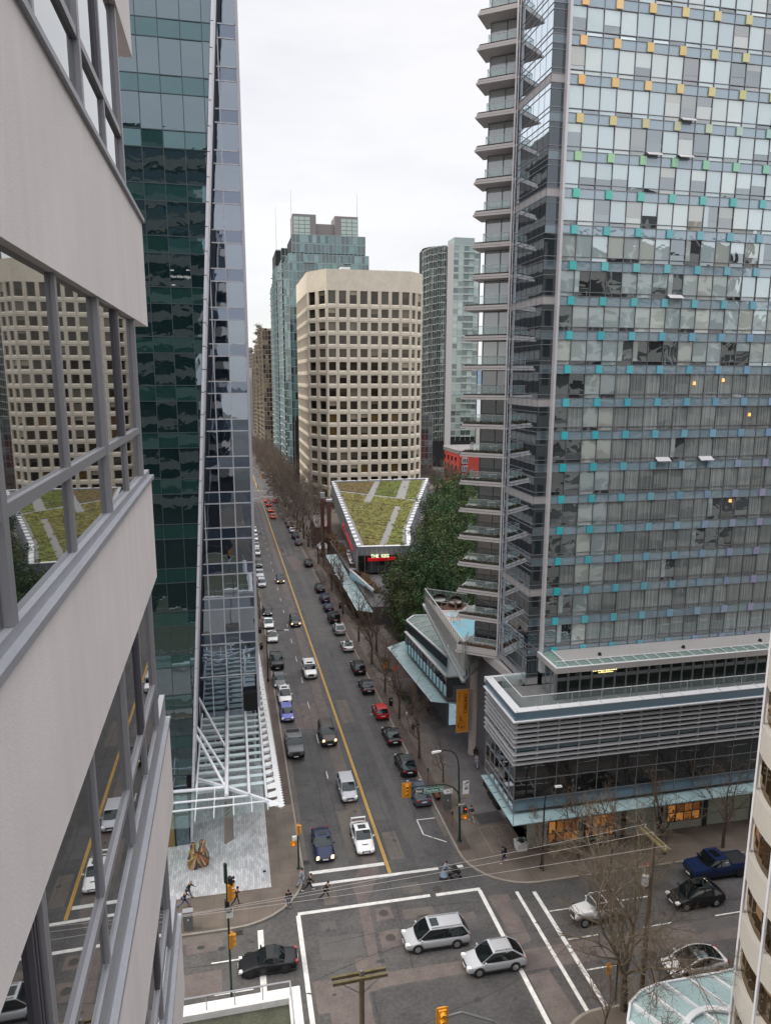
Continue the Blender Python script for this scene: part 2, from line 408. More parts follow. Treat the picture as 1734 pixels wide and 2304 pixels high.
# patches of other asphalt
def patch(pts, m, h=.004, name='road_patch'):
    return sheet(name, pts, h, m)
patch([(10.35, 57), (11.7, 57), (11.7, 110), (11.55, 200), (11.6, 320), (10.5, 320), (10.4, 128), (10.3, 90)], 'asphalt_old')
patch([(8.9, 54.6), (10.35, 57), (11.7, 57), (11.45, 55.4), (9.9, 52.2), (8.95, 52.2)], 'asphalt_old')
patch([(8.95, 52.2), (9.9, 52.2), (9.5, 45.9), (8.75, 45.9)], 'asphalt_old')
patch([(7.65, 45.9), (9.5, 45.9), (9.6, 44.2), (7.65, 44.4)], 'asphalt_old')
patch([(9.6, 44.2), (19.3, 44.1), (19.3, 42.9), (9.6, 42.9)], 'asphalt_old')
patch([(4.3, 44.4), (9.6, 44.2), (9.6, 42.9), (8.1, 42.6), (7.9, 31), (5.2, 31), (5.2, 41.5), (4.4, 41.5)], 'asphalt_old')
patch([(8.2, 42.7), (19.2, 42.8), (19.2, 30), (8.1, 30)], 'asphalt_dark')
patch([(19.7, 44.2), (46, 44.2), (46, 41.9), (19.7, 42.2)], 'asphalt_old')
patch([(19.9, 41.8), (21.6, 42.0), (21.9, 38.3), (21.5, 32), (20.0, 32)], 'asphalt_old')
patch([(20.0, 50.6), (21.8, 50.5), (21.6, 45), (20.2, 44.6)], 'asphalt_old')
patch([(12.7, 57), (15.3, 57), (15.3, 330), (12.7, 330)], 'asphalt_dark', .004)
patch([(15.3, 57.0), (16.3, 56.9), (16.1, 328), (15.3, 328)], 'asphalt_mid', .004)
patch([(5.1, 58), (5.45, 58), (5.45, 328), (5.1, 328)], 'gutter', .006, 'gutter')
patch([(18.9, 57), (19.32, 57), (19.32, 328), (18.9, 328)], 'gutter', .006, 'gutter')
patch([(-30, 50.0), (-2, 50.0), (-1, 50.8), (-30, 50.8)], 'gutter', .006, 'gutter')
patch([(6.9, 94.5), (10.2, 94.2), (10.2, 101), (8.6, 100.6), (8.4, 97), (6.9, 97)], 'asphalt_mid')
patch([(7.2, 62.0), (9.1, 62.0), (9.1, 56.8), (6.3, 56.8), (6.1, 63.4), (7.2, 63.6)], 'asphalt_mid')
patch([(6.9, 85.8), (10.2, 85.4), (10.2, 93.9), (6.9, 94.2)], 'asphalt_old')
patch([(5.6, 65), (8.6, 65), (8.6, 84), (5.6, 84.4)], 'asphalt_dark')
patch([(16.9, 56.0), (18.4, 55.9), (18.9, 51.9), (17.0, 53.8)], 'asphalt_dark')
patch([(10.2, 51.0), (11.5, 51.1), (11.6, 49.6), (10.1, 49.5)], 'asphalt_old')
patch([(10.0, 48.3), (11.6, 48.4), (11.7, 46.6), (9.9, 46.5)], 'asphalt_old')
patch([(5.2, 48.6), (8.4, 48.5), (8.6, 46.2), (5.2, 46.3)], 'asphalt_mid')
patch([(-4.8, 50.0), (-2.1, 50.0), (-2.1, 48.9), (-4.8, 48.9)], 'asphalt_old')
patch([(-4.8, 46.9), (-2.1, 46.9), (-2.1, 44.6), (-4.8, 44.6)], 'asphalt_old')
patch([(-4.8, 43.6), (-2.1, 43.6), (-2.1, 41.0), (-4.8, 41.0)], 'asphalt_old')
patch([(13.4, 120), (17.0, 120), (17.0, 150), (13.4, 150)], 'asphalt_mid', .008)
patch([(6.6, 150), (9.6, 150), (9.6, 176), (6.6, 176)], 'asphalt_mid', .008)
patch([(14.2, 178), (17.2, 178), (17.2, 196), (14.2, 196)], 'asphalt_old', .008)
rr = random.Random(15)
for _ in range(46):
    x = rr.uniform(5.6, 18.2); y = 57 + 190 * rr.random() ** 1.6; w_ = rr.uniform(.5, 1.8); l_ = rr.uniform(1, 6) * (1 + y / 160)
    if 11.9 < x + w_ and x < 12.8: continue
    patch([(x, y), (x + w_, y + rr.uniform(-.05, .05)), (x + w_, y + l_), (x, y + l_)], rr.choice(['asphalt_dark', 'asphalt_mid', 'asphalt_mid', 'gutter']), .009)
for x, y, w_, l_ in ((12.4, 49.2, 2.6, 1.2), (13.5, 46.0, .9, 3.5), (5.6, 49.3, 1.2, 1.0), (16.4, 48.2, 1.8, .8), (6.2, 52.2, 1.2, 2.4), (13.1, 52.2, 1.6, 1.4), (21.5, 47.9, 1.5, 1.8), (26, 45.2, 3, .9), (35, 43.0, 4, 1.1), (33, 48.3, 3.5, .9), (-12, 46, 3, 2)):
    patch([(x, y), (x + w_, y), (x + w_, y + l_), (x, y + l_)], rr.choice(['asphalt_dark', 'asphalt_mid', 'gutter']), .009)
# oil drips and tyre darkening where cars queue
b = MB()
for _ in range(70):
    x = rr.choice([7.3, 10.9, 14.2, 17.9, 6.6]) + rr.gauss(0, .45); y = rr.choice([rr.uniform(58, 150), rr.uniform(58, 90)]); r_ = rr.uniform(.06, .32); n = 9
    b.face([(x + r_ * rr.uniform(.6, 1.1) * math.cos(6.283 * i / n), y + 1.5 * r_ * rr.uniform(.6, 1.1) * math.sin(6.283 * i / n), gz(x, y) + .0118) for i in range(n)])
for _ in range(40):
    x = rr.uniform(-8, 45); y = rr.choice([39.8, 43, 46.2, 49.3]) + rr.gauss(0, .4); r_ = rr.uniform(.06, .3); n = 9
    b.face([(x + 1.5 * r_ * rr.uniform(.6, 1.1) * math.cos(6.283 * i / n), y + r_ * rr.uniform(.6, 1.1) * math.sin(6.283 * i / n), gz(x, y) + .0118) for i in range(n)])
tag(b.build('oil_stains', 'oil'), kind='structure')
# cracks and seams
b = MB(); rr = random.Random(5)
def crack(x0, y0, x1, y1, t=.035):
    n = max(2, int(math.hypot(x1 - x0, y1 - y0) / 1.2)); L = []
    for i in range(n + 1):
        u = i / n; L.append((x0 + (x1 - x0) * u + rr.uniform(-.09, .09), y0 + (y1 - y0) * u + rr.uniform(-.09, .09)))
    d = Vector((x1 - x0, y1 - y0)).normalized(); nx, ny = -d.y * t / 2, d.x * t / 2
    for (ax, ay), (cx, cy) in zip(L, L[1:]):
        b.face([(x, y, gz(x, y) + .012) for x, y in ((ax - nx, ay - ny), (cx - nx, cy - ny), (cx + nx, cy + ny), (ax + nx, ay + ny))])
for a in ((7.9, 58, 8.0, 110), (9.0, 60, 9.1, 95), (14.0, 58, 14.1, 160), (17, 62, 17.1, 120), (5.6, 47.9, 9.8, 48.3), (4.4, 44.5, 9.8, 46.3), (9.8, 46.2, 13, 47), (8.4, 42.8, 8.3, 31),
          (8.3, 38.4, 19.3, 41.6), (11.8, 44, 12.2, 56), (-30, 47.7, 3.6, 47.5), (20, 46, 60, 46), (7, 66, 10.3, 66.4), (5.6, 72, 10.3, 72.2), (6, 101, 10.3, 101), (12.6, 84, 18.8, 83), (12.6, 105, 18.8, 106), (12.6, 72, 18.8, 71.4), (6.6, 51, 9, 51.4), (13, 50.5, 19, 50)):
    crack(*a)
tag(b.build('road_cracks', 'crack'), kind='structure')
# markings
b = MB()
def mark(x0, x1, y0, y1, h=.014):
    b.face([(x, y, gz(x, y) + h) for x, y in ((x0, y0), (x1, y0), (x1, y1), (x0, y1))])
def markq(pts, h=.014): b.face([(x, y, gz(x, y) + h) for x, y in pts])
mark(5.4, 12.25, 56.4, 56.85)
mark(5.4, 16.9, 54.8, 55.15); mark(18.35, 19.2, 54.7, 55.05)
mark(3.9, 15.2, 51.45, 51.8); mark(15.7, 19.7, 51.4, 51.75)
mark(3.75, 4.1, 30, 51.45); mark(19.4, 19.75, 30, 51.4)
mark(22.5, 22.8, 30, 50.6); mark(23.95, 24.3, 30, 50.3)
mark(.6, 1.05, 41.0, 50.4)
mark(-2.9, .0, 47.6, 47.72); mark(-2.6, .1, 44.55, 44.75); mark(-3, 0, 41.4, 41.52)
for y in (47.75, 44.5, 41.37):
    x = 24.4
    while x < 75: mark(x, x + 2.6, y - .06, y + .06); x += 6.6
mark(9.2, 9.3, 72.7, 74.3); mark(9.2, 9.3, 81.4, 84); y = 92
while y < 330: mark(9.2, 9.28, y, y + 2.4); y += 9.5
y = 330
mark(5.2, 12.2, 330.5, 331); mark(12.4, 22, 336, 336.4); mark(5.2, 19, 360.5, 361)
mark(16.93, 18.85, 62.75, 62.87); markq([(16.9, 60.25), (17.02, 60.25), (17.02, 62.75), (16.9, 62.75)]); markq([(16.9, 60.25), (18.8, 58.6), (18.85, 58.72), (17.0, 60.3)])
for y in (88.5, 97.5, 106.5, 116, 125, 134): mark(17.1, 18.9, y, y + .1)
for y in (85, 96, 105.8, 117, 126): mark(5.4, 7.1, y, y + .1)
tag(b.build('white_markings', 'line_white'), kind='structure')
b = MB(); 
for y0, y1 in ((55.2, 120), (120, 200), (200, 320), (362, 600)):
    for x0 in (12.34, 12.5): b.face([(x, y, gz(x, y) + .014) for x, y in ((x0, y0), (x0 + .11, y0), (x0 + .11, y1), (x0, y1))])
tag(b.build('yellow_line', 'line_yellow'), kind='structure')
# manhole covers and drains
mat('iron', (.07, .065, .06), .6, .4)
for x, y, lab in ((10.85, 50.3, 'upper round iron manhole cover in the middle of the crossing'), (10.8, 47.5, 'lower round iron manhole cover in its square patch in the crossing'), (9.15, 71.7, 'round manhole cover at the end of the short lane dash'), (16.0, 52.3, 'round manhole cover between the two crosswalk lines')):
    b = MB(); z = gz(x, y) + .012
    b.lathe([(0, .012), (.27, .012), (.28, .006)], 20, (x, y, z)); b.lathe([(.30, .006), (.37, .012), (.39, 0)], 20, (x, y, z))
    tag(b.build('manhole_cover', 'iron'), lab, 'manhole cover')
for x, y, lab in ((5.25, 58.2, 'small square drain grate beside the left traffic signal kerb'), (-.9, 50.45, 'drain grate in the gutter of the left street corner')):
    b = MB(); z = gz(x, y) + .02
    for i in range(6): b.box(x - .3, x + .3, y - .25 + i * .09, y - .2 + i * .09, z, z + .02)
    b.box(x - .34, x - .31, y - .3, y + .3, z, z + .02); b.box(x + .31, x + .34, y - .3, y + .3, z, z + .02)
    tag(b.build('drain_grate', 'iron'), lab, 'drain')
# ================================================================ OWN BUILDING (camera stands at its wall)
streaked('stucco', (.67, .635, .62), .9, .035)
mat('alu', (.26, .26, .28), .42, .25)
mat('alu_dark', (.085, .08, .095), .45, .3)
mat('ledge', (.33, .34, .37), .5, .25, var=(1.2, .08))
mat('sealed_dark', (.02, .02, .022), .9)
glass('own_glass', (.012, .012, .014), (.93, .95, .95), .40)
mat('shaded_end_wall', (.17, .16, .15), .8, var=(.3, .2))  # shade put into the colour, so the tower mirrors a dark end
own = thing('office_building', 'beige stucco building with ribbon windows at the left edge, mirroring the street', 'building', (-1.2, 10, gz(0, 10)))
XF, XG = -1.05, -1.115
F = 3.33; base_sill = 42.75
specs = []   # per storey: (sill, head, y_end) of the window band
for k_ in range(-4, 12):
    specs.append((base_sill + F * k_, base_sill + F * k_ + 2.0, 10.45 if k_ >= 1 else (10.4 if k_ == 0 else 9.75)))
def yend(k_): return 10.45 if k_ > 0 else (9.7 if k_ == 0 else 10.2)
core = MB(); core.box(-26, XG - .06, -24, 9.2, -3, 78.4); core.build('core', 'sealed_dark', own)
for k_ in range(-5, 11):
    sill = base_sill + F * k_; xf = XF
    # wall band under this storey's windows, with its return at the end
    ye = 9.75 if k_ == 0 else (10.2 if k_ < 0 else 10.45)
    b = MB(); b.box(-2.2, xf, -24, ye, sill - 1.42 if k_ >= 0 else sill - 1.75, sill - .08 if k_ >= 0 else sill - .42)
    b.build('wall_band', 'stucco', own)
    b = MB(); b.box(-26, -2.2, -24, ye - .3, sill - 1.42 if k_ >= 0 else sill - 1.75, sill - .08 if k_ >= 0 else sill - .42)
    b.build('end_band', 'shaded_end_wall', own)
    if k_ >= 0:
        l = MB(); l.box(XG - .05, xf + .035, -24, ye + .03, sill - .08, sill - .03); l.box(XG - .05, xf - .02, -24, ye, sill - .03, sill + .04); l.build('sill', 'ledge', own)
    else:
        l = MB(); l.box(XG - .05, xf + .02, -24, ye + .02, sill - .42, sill - .36); l.box(XG - .05, xf - .04, -24, ye - .02, sill - .36, sill + .0); l.build('sill', 'ledge', own)
    # soffit strip over the band
    head = sill + 1.95
    # glazing: panes between mullions
    ms = [-24, -19.5, -15, -10.5, -6, -3.2, -1.3, .55, 2.1, 3.66, 5.2, 6.7, 7.95, 9.15]
    tr = sill + .60
    for i in range(len(ms) - 1):
        if ms[i + 1] < 1 and k_ not in (-1, 0, 1): continue
        for z0, z1, nm in ((sill + .04, tr - .03, 'lower_pane'), (tr + .03, head - .02, 'window_pane')):
            if k_ < -3 and ms[i] < 3: continue
            g = MB(); y0, y1 = ms[i] + .05, ms[i + 1] - .05
            g.face([(XG, y0, z0), (XG, y1, z0), (XG, y1, z1), (XG, y0, z1)]); g.build(nm, 'own_glass', own)
    fr = MB()
    for i, m_ in enumerate(ms):
        t = .085 if i % 2 else .06
        fr.box(XG - .03, XG + (.045 if i % 2 else .03), m_ - t / 2, m_ + t / 2, sill + .041, head - .001)
    fr.box(XG - .02, XG + .035, -24, 9.2, tr - .035, tr + .035)
    fr.build('window_frame', 'alu', own)
    dk = MB(); 
    for m_ in (3.66, 7.95):
        for q in range(3): dk.box(XG + .0, XG + .03, m_ - .20 + q * .05, m_ - .175 + q * .05, tr + .04, head - .05)
    dk.box(XG - .02, XG + .02, -24, 9.2, head, head + .06)
    dk.build('sash_rail', 'alu_dark', own)
    e2 = MB(); e2.box(-26, XG, 9.2, 9.24, sill + .041, head - .001); e2.build('end_window', 'own_glass', own)
# ---------------------------------------------------------------- terrace roof of the low building, bottom left
mat('white_trim', (.72, .71, .70), .6, var=(1.5, .12))
mat('moss_roof', (.07, .075, .05), .9, var=(.8, .4))
mat('galv', (.42, .42, .44), .45, .5)
lo = thing('low_roof_building', 'low building with a white parapet roof terrace at the bottom left', 'building', (0, 36, gz(0, 36)))
b = MB(); b.box(-14, 2.7, 12, 36.7, -1, 7.55); b.build('wall', 'white_trim', lo)
b = MB(); b.box(-14, 2.2, 12.5, 36.2, 7.56, 7.62); b.build('roof', 'moss_roof', lo)
b = MB(); b.box(-14, 2.8, 36.1, 36.85, 7.55, 8.05); b.box(2.1, 2.8, 12, 36.1, 7.55, 8.05); b.build('parapet', 'white_trim', lo)
b = MB(); b.tube((-14, 36.3, 9.0), (2.2, 36.3, 9.0), .05); b.tube((2.2, 36.3, 9.0), (2.3, 12, 9.0), .05)
for x in (-9, -7.4, -5.8, -4.2, -2.6, -1.0, .6, 2.2): b.tube((x, 36.3, 8.0), (x, 36.3, 9.0), .03)
for y in (34, 31, 28, 25): b.tube((2.2, y, 8.0), (2.2, y, 9.0), .03)
b.build('railing', 'galv', lo)

# ================================================================ LEFT TOWER : green prow + blue facet
glass('green_glass', (.008, .022, .022), (.56, .68, .76), .34, wave=(.8, .07), attr=False)
glass('green_spandrel', (.016, .050, .044), (.44, .62, .70), .26, wave=(.45, .10))
glass('blue_glass', (.012, .018, .028), (.66, .75, .86), .42, wave=(.45, .07))
glass('blue_spandrel', (.035, .060, .095), (.62, .70, .86), .30, wave=(.45, .06))
mat('fin_white', (.60, .60, .66), .4, .2)
mat('mull_dark', (.05, .07, .08), .5, .3)
mat('mull_light', (.70, .71, .76), .5, .1)
tw = thing('glass_tower', 'tall dark green glass office tower with a pale edge fin and blue side strip', 'building', (-6, 66, gz(-6, 66)))
def gxr(z): return -4.54 + (z - 6.84) * (4.51 / (72.63 - 6.84))     # slanting right edge of the green prow
YG, YB, XB = 63., 78., 2.0
b = MB()
b.hexa([(-30, YG + .15, -2), (gxr(-2) - .1, YG + .15, -2), (gxr(-2) - .1, YB + 8, -2), (-30, YB + 8, -2), (-30, YG + .15, 95), (gxr(95) - .1, YG + .15, 95), (gxr(95) - .1, YB + 8, 95), (-30, YB + 8, 95)])
b.box(-20, XB - .15, YB + .15, YB + 26, -2, 95)
b.build('core', 'sealed_dark', tw)
b = MB()    # fin: the narrow slanting side of the prow, in jointed panels
z = -1.0
while z < 94:
    z1 = z + 1.9
    b.face([(gxr(z), YG - .1, z), (gxr(z) + .02, YG + 5.2, z), (gxr(z1 - .07) + .02, YG + 5.2, z1 - .07), (gxr(z1 - .07), YG - .1, z1 - .07)])
    b.hexa([(gxr(z) - .22, YG - .12, z), (gxr(z), YG - .12, z), (gxr(z), YG + .1, z), (gxr(z) - .22, YG + .1, z),
            (gxr(z1 - .07) - .22, YG - .12, z1 - .07), (gxr(z1 - .07), YG - .12, z1 - .07), (gxr(z1 - .07), YG + .1, z1 - .07), (gxr(z1 - .07) - .22, YG + .1, z1 - .07)])
    z = z1
b.build('edge_fin', 'fin_white', tw)
# green face rows
rows = []; z = 70.93
zz = []
t_ = 23.41
while t_ < 95: zz.append(t_); t_ += 3.965
gm = [-26, -24, -22, -20, -18, -16, -14, -12, -10.9, -9.3, -7.65, -6.0, -4.36, -2.7, -1.05, .6, 2]
big, rest = [], []; jr = random.Random(17)
mb_m = MB(); low = []
for zi in [7.5, 11.5, 15.5, 19.4] + zz:
    for (z0, z1, nm) in ((zi, zi + 2.65, 0), (zi + 2.65, zi + 3.96, 1)):
        mb_m.box(-26, gxr(z0) - .22, YG - .05, YG + .05, z0 - .035, z0 + .035)
        for i in range(len(gm) - 1):
            x0, x1 = gm[i], gm[i + 1]
            if x0 > gxr(z0) - .25: continue
            xa = min(x1, gxr(z0) - .22); xb = min(x1, gxr(z1) - .22)
            j = .0
            j0, j1 = jr.uniform(-.022, .022), jr.uniform(-.016, .016)
            p = [(x0 + .03, YG + j0 + j1, z0 + .03), (xa - .03, YG + j0 - j1, z0 + .03), (xb - .03, YG - j0 - j1, z1 - .03), (x0 + .03, YG - j0 + j1, z1 - .03)]
            m_ = MB(); m_.face(p)
            (big if nm == 0 else rest).append(m_) if x0 > -11 else low.append(m_)
for i in range(1, len(gm) - 1):
    x = gm[i]
    zt = 95; zb = 7.5
    if x > -4.3: zb = 6.84 + (x + .3 + 4.54) * (65.79 / 4.51)
    if zb < 95: mb_m.box(x - .03, x + .03, YG - .04, YG + .04, max(7.5, zb), 95)
panes('window_pane', big, 'green_glass', tw); panes('spandrel_pane', rest, 'green_spandrel', tw)
r_ = MB(); [r_.face([q.v[i] for i in q.f[0]]) for q in low]; tag(r_.build('side_window_pane', 'green_glass', tw), kind='stuff')
mb_m.build('mullion', 'mull_dark', tw)
# ground floor of the prow: glass lobby with bronze panel
mat('bronze', (.26, .19, .07), .5, .3)
b = MB(); b.box(-12, -5.2, YG, YG + .1, gz(-6, 63), 7.4); b.build('lobby_glass', 'green_glass', tw)
b = MB(); b.box(-9.8, -6.6, YG - .12, YG - .01, gz(-6, 63), 7.4); b.build('lobby_panel', 'bronze', tw)
b = MB(); b.box(-6.55, -6.45, YG - .15, YG, gz(-6, 63), 7.4); b.box(-5.25, -5.15, YG - .15, YG, gz(-6, 63), 7.4); b.box(-6.45, -5.25, YG - .12, YG, 3.4, 3.5); b.build('door_frame', 'sealed_dark', tw)
text('sign', 'Northbridge', .34, 'white_trim', tw, (-3.55, YG - .03, 52.0), (1, 0, 0), (0, 0, 1), .005)
b = MB()
for x, z_ in ((-4.2, 52.45), (-2.95, 52.5), (-4.15, 51.3)): b.box(x - .12, x + .16, YG - .03, YG - .01, z_, z_ + .07)
b.build('window_sticker', 'white_trim', tw)
# blue facet at YB
bz = []; z = 73.7
lv = [10.55, 15.63, 19.71, 23.71, 27.73, 31.67, 35.54, 39.51, 43.46, 47.31, 50.98, 54.82, 58.58, 62.35, 66.09, 69.89, 73.7, 77.5, 81.3, 85.1, 88.9, 92.7]
bm_ = [-7.6, -6.1, -4.6, -3.05, -1.45, .15, XB]
big, rest = [], []; fm_ = MB()
for a, c in zip(lv, lv[1:]):
    sp_h = 1.25
    for z0, z1, L in ((a, c - sp_h, big), (c - sp_h, c, rest)):
        fm_.box(-8, XB, YB - .06, YB + .04, z0 - .06, z0 + .06)
        for i in range(len(bm_) - 1):
            j0, j1 = jr.uniform(-.015, .015), jr.uniform(-.01, .01); q = MB(); q.face([(bm_[i] + .04, YB + j0 + j1, z0 + .04), (bm_[i + 1] - .04, YB + j0 - j1, z0 + .04), (bm_[i + 1] - .04, YB - j0 - j1, z1 - .04), (bm_[i] + .04, YB - j0 + j1, z1 - .04)]); L.append(q)
for x in bm_[:-1]: fm_.box(x - .055, x + .055, YB - .07, YB + .03, 2, 95)
panes('facet_pane', big, 'blue_glass', tw); panes('facet_spandrel', rest, 'blue_spandrel', tw)
fm_.build('facet_mullion', 'mull_light', tw)
b = MB(); b.box(XB - .14, XB + .16, YB - .16, YB + 26, 0, 95); b.build('corner_fin', 'fin_white', tw)
b = MB(); b.box(-7.6, XB - .3, YB, YB + .08, 3.0, 10.4); b.build('lobby_window', 'blue_glass', tw)
b = MB(); b.box(.3, 1.85, YB - .9, YB - .05, 6.4, 8.6); b.build('dark_box', 'sealed_dark', tw)
# ---------------------------------------------------------------- canopy of steel and fritted glass round the tower foot
clear('canopy_glass', (.62, .75, .72), .07)
clear('frit_glass', (.88, .91, .90), .72)
mat('steel_white', (.72, .73, .76), .4, .1)
can = thing('glass_canopy', 'white steel and glass canopy wrapping the foot of the green tower', 'canopy', (0, 66, gz(0, 66)))
ZC = 6.0
def cx_(y): return 3.46 - (y - 58.1) * .02
b = MB()
for k_ in range(34):     # rafters every ~1.55 m along the street side
    y = 62.6 + k_ * 1.42
    xl = -4.4 if y < 77.6 else 2.25
    b.hexa([(xl, y - .05, ZC - .35), (cx_(y) - .6, y - .05, ZC - .12), (cx_(y) - .6, y + .05, ZC - .12), (xl, y + .05, ZC - .35),
            (xl, y - .05, ZC + .05), (cx_(y) - .6, y - .05, ZC + .02), (cx_(y) - .6, y + .05, ZC + .02), (xl, y + .05, ZC + .05)])
    b.hexa([(xl, y - .27, ZC + .055), (cx_(y) - .9, y - .27, ZC + .055), (cx_(y) - .9, y + .22, ZC + .055), (xl, y + .22, ZC + .055), (xl, y - .27, ZC + .085), (cx_(y) - .9, y - .27, ZC + .085), (cx_(y) - .55, y + .22, ZC + .085), (xl, y + .22, ZC + .085)])
b.build('rafter', 'steel_white', can)
b = MB()
for x, y0, y1, r in ((-4.35, 62.6, 77.6, .1), (-1.62, 60.6, 77.5, .2), (.42, 60.4, 77.4, .14), (1.95, 59.6, 108, .11)):
    b.tube((x, y0, ZC + .34), (x, y1, ZC + .34), r, n=8)
for (p, q, r) in (((-11, 64.6, ZC + .1), (-4.5, 64.4, ZC + .1), .12), ((-11, 62.9, ZC + .12), (-1.62, 62.4, ZC + .12), .16), ((-11, 61.0, ZC + .1), (.42, 60.6, ZC + .1), .11), ((-11, 59.6, ZC + .1), (1.95, 59.4, ZC + .1), .09)):
    b.tube(p, q, r, n=8)
for x in (-9.0, -6.5, -4.3, -2.7, -1.0, .6, 2.0): b.tube((x, 57.6 + (x + 6) * .06, ZC + .1), (x, 63.2 if x < -1 else 60.6, ZC + .1), .05, n=6)
b.beam((-4.5, 64.4, ZC + .15), (-1.62, 62.3, ZC + .15), .16, .3); b.beam((-1.62, 62.3, ZC + .15), (3.3, 58.3, ZC + .1), .2, .34)
b.build('main_beam', 'steel_white', can)
b = MB()
for (p, q) in (((-5.0, 76.4, 9.8), (-1.7, 69.6, ZC + .2)), ((-4.9, 69.6, 9.6), (-1.7, 65.0, ZC + .2)), ((-4.95, 67.9, 9.9), (-1.7, 62.3, ZC + .2))):
    b.tube(p, q, .16, .12, n=8)
b.tube((-6.7, 62.4, ZC + .2), (-6.75, 62.5, 10.2), .12, n=8); b.tube((-7.0, 62.5, 10.2), (-6.5, 62.5, 10.2), .09, n=6)
b.build('tie_rod', 'steel_white', can)
b = MB(); b.box(-11, -4.4, 57.3, 64.4, ZC - .16, ZC - .14)
b.face([(-4.4, 57.3, ZC + .11), (2.0, 57.9, ZC + .11), (2.0, 77.5, ZC + .11), (-4.4, 77.5, ZC + .11)])
b.build('glass_roof', 'canopy_glass', can)
b = MB(); n_ = 118
for i in range(n_):       # serrated fritted edge
    y = 58.0 + i * .43
    b.face([(cx_(y) - .55, y, ZC + .28), (cx_(y) - .12, y, ZC + .28), (cx_(y) + .06, y + .2, ZC + .28), (cx_(y) - .12, y + .42, ZC + .28), (cx_(y) - .55, y + .42, ZC + .28)])
for k_ in range(34):
    y = 62.3 + k_ * 1.42 - (1.42 * 3 if False else 0); c_ = cx_(y)
    b.face([(2.08, y + .0, ZC + .27), (c_ - .95, y, ZC + .27), (c_ - .56, y + .28, ZC + .27), (c_ - .56, y + .98, ZC + .27), (2.6, y + .74, ZC + .27), (2.08, y + .62, ZC + .27)])
for y in (58.2, 59.6, 61.0): b.face([(2.08, y, ZC + .27), (cx_(y) - .56, y + .1, ZC + .27), (cx_(y) - .56, y + 1.1, ZC + .27), (2.08, y + .8, ZC + .27)])
b.build('fritted_edge', 'frit_glass', can)
b = MB()
for k_ in range(34):
    y = 62.9 + k_ * 1.42
    for x in ([-3.6, -.9, 1.1] if y < 77 else []) + [2.7]:
        b.lathe([(0, .06), (.07, .05), (.07, 0)], 8, (x, y, ZC + .3))
b.build('glass_clamp', 'galv', can)
b = MB()
for x, y in ((-1.6, 76.9), (1.4, 76.9), (-4.2, 76.9), (1.5, 95), (1.5, 106)): b.tube((x, y, gz(x, y) + .1), (x, y, ZC), .13, n=10)
b.build('column', 'steel_white', can)
# low podium along the street under the canopy
mat('stone_dark', (.16, .14, .13), .6, var=(.8, .15))
b = MB(); b.box(-20, 1.3, 104.5, 320, -16, 3); 
lw = tag(b.build('street_podium', 'stone_dark'), 'long low stone podium beyond the glass tower on the left', 'building')

# the rest of the left side of the street, seen only as mirror images in the hotel's folded glass
mat('left_wall', (.16, .155, .15), .8, var=(.1, .15))
for i, (y0, y1, zt_) in enumerate(((110, 165, 86), (170, 235, 70), (240, 320, 96))):
    r0 = thing('left_street_block', ['grey office block next beyond the green glass tower on the left', 'lower grey office block second beyond the green glass tower', 'tall grey office block third beyond the green glass tower'][i], 'building', (-10, y0, gz(-10, y0)))
    b = MB(); b.box(-30, -1.0, y0, y1, 3.02, zt_); b.build('wall', 'left_wall', r0)
    z = 6
    while z < zt_ - 3:
        b = MB(); b.box(-1.0, -.9, y0 + 1, y1 - 1, z, z + 2.2); b.build('window_band', 'sealed_dark', r0); z += 3.9
# ================================================================ RIGHT TOWER (hotel): main face, fold, balconies
YM = 61.3
glass('face_glass', (.3, .36, .34), (.84, .94, .98), .34, wave=(.50, .30), attr=True)
glass('face_curtain', (.12, .12, .115), (.80, .87, .92), .17, wave=(.8, .10), attr=True, fold_shade=7.)
glass('face_band', (.26, .36, .42), (.84, .90, .95), .22, wave=(1.2, .2))
glass('dark_glass', (.030, .038, .042), (.70, .78, .84), .14, wave=(.5, .05))
glass('dark_band', (.10, .14, .16), (.72, .80, .86), .18, wave=(.5, .05))
mat('square', (.5, .5, .5), .35, attr=True, spec=.5)
mat('stone_band', (.40, .385, .385), .6, .1)
mat('mull_grey', (.235, .24, .26), .45, .4)
mat('mull_white', (.60, .58, .59), .45, .2)
mat('soffit', (.34, .32, .30), .8, var=(.6, .08))
mat('slab_face', (.50, .47, .455), .7, var=(.6, .06))
mat('planter_dark', (.05, .047, .045), .9, var=(3, .5))
clear('rail_glass', (.60, .72, .70), .22)
mat('rail_metal', (.50, .50, .51), .4, .5)
mat('lamp_warm', (.9, .6, .25), .5, emit=((1, .45, .10), .5))
ht = thing('hotel_tower', 'tall glass hotel tower with coloured squares on its face and balconies up its corner', 'building', (29, 62, gz(29, 62)))
x0m = 28.95; PW = 1.56; NC = 17; x1m = x0m + PW * NC
b = MB(); b.prism([(27.6, YM + .2), (x1m + 10, YM + .2), (x1m + 10, 92), (44, 100), (29.6, 80), (27.6, 68.3)], 6, 92)
b.build('core', 'sealed_dark', ht)
import colorsys
rr = random.Random(11)
lv = [20.54 + 3.02 * i for i in range(24)]           # centre heights of the blue bands
win, cur, bands, mul_ = [], [], [], MB()
squares = []
sqc = {0: (.42, .40, .70), }
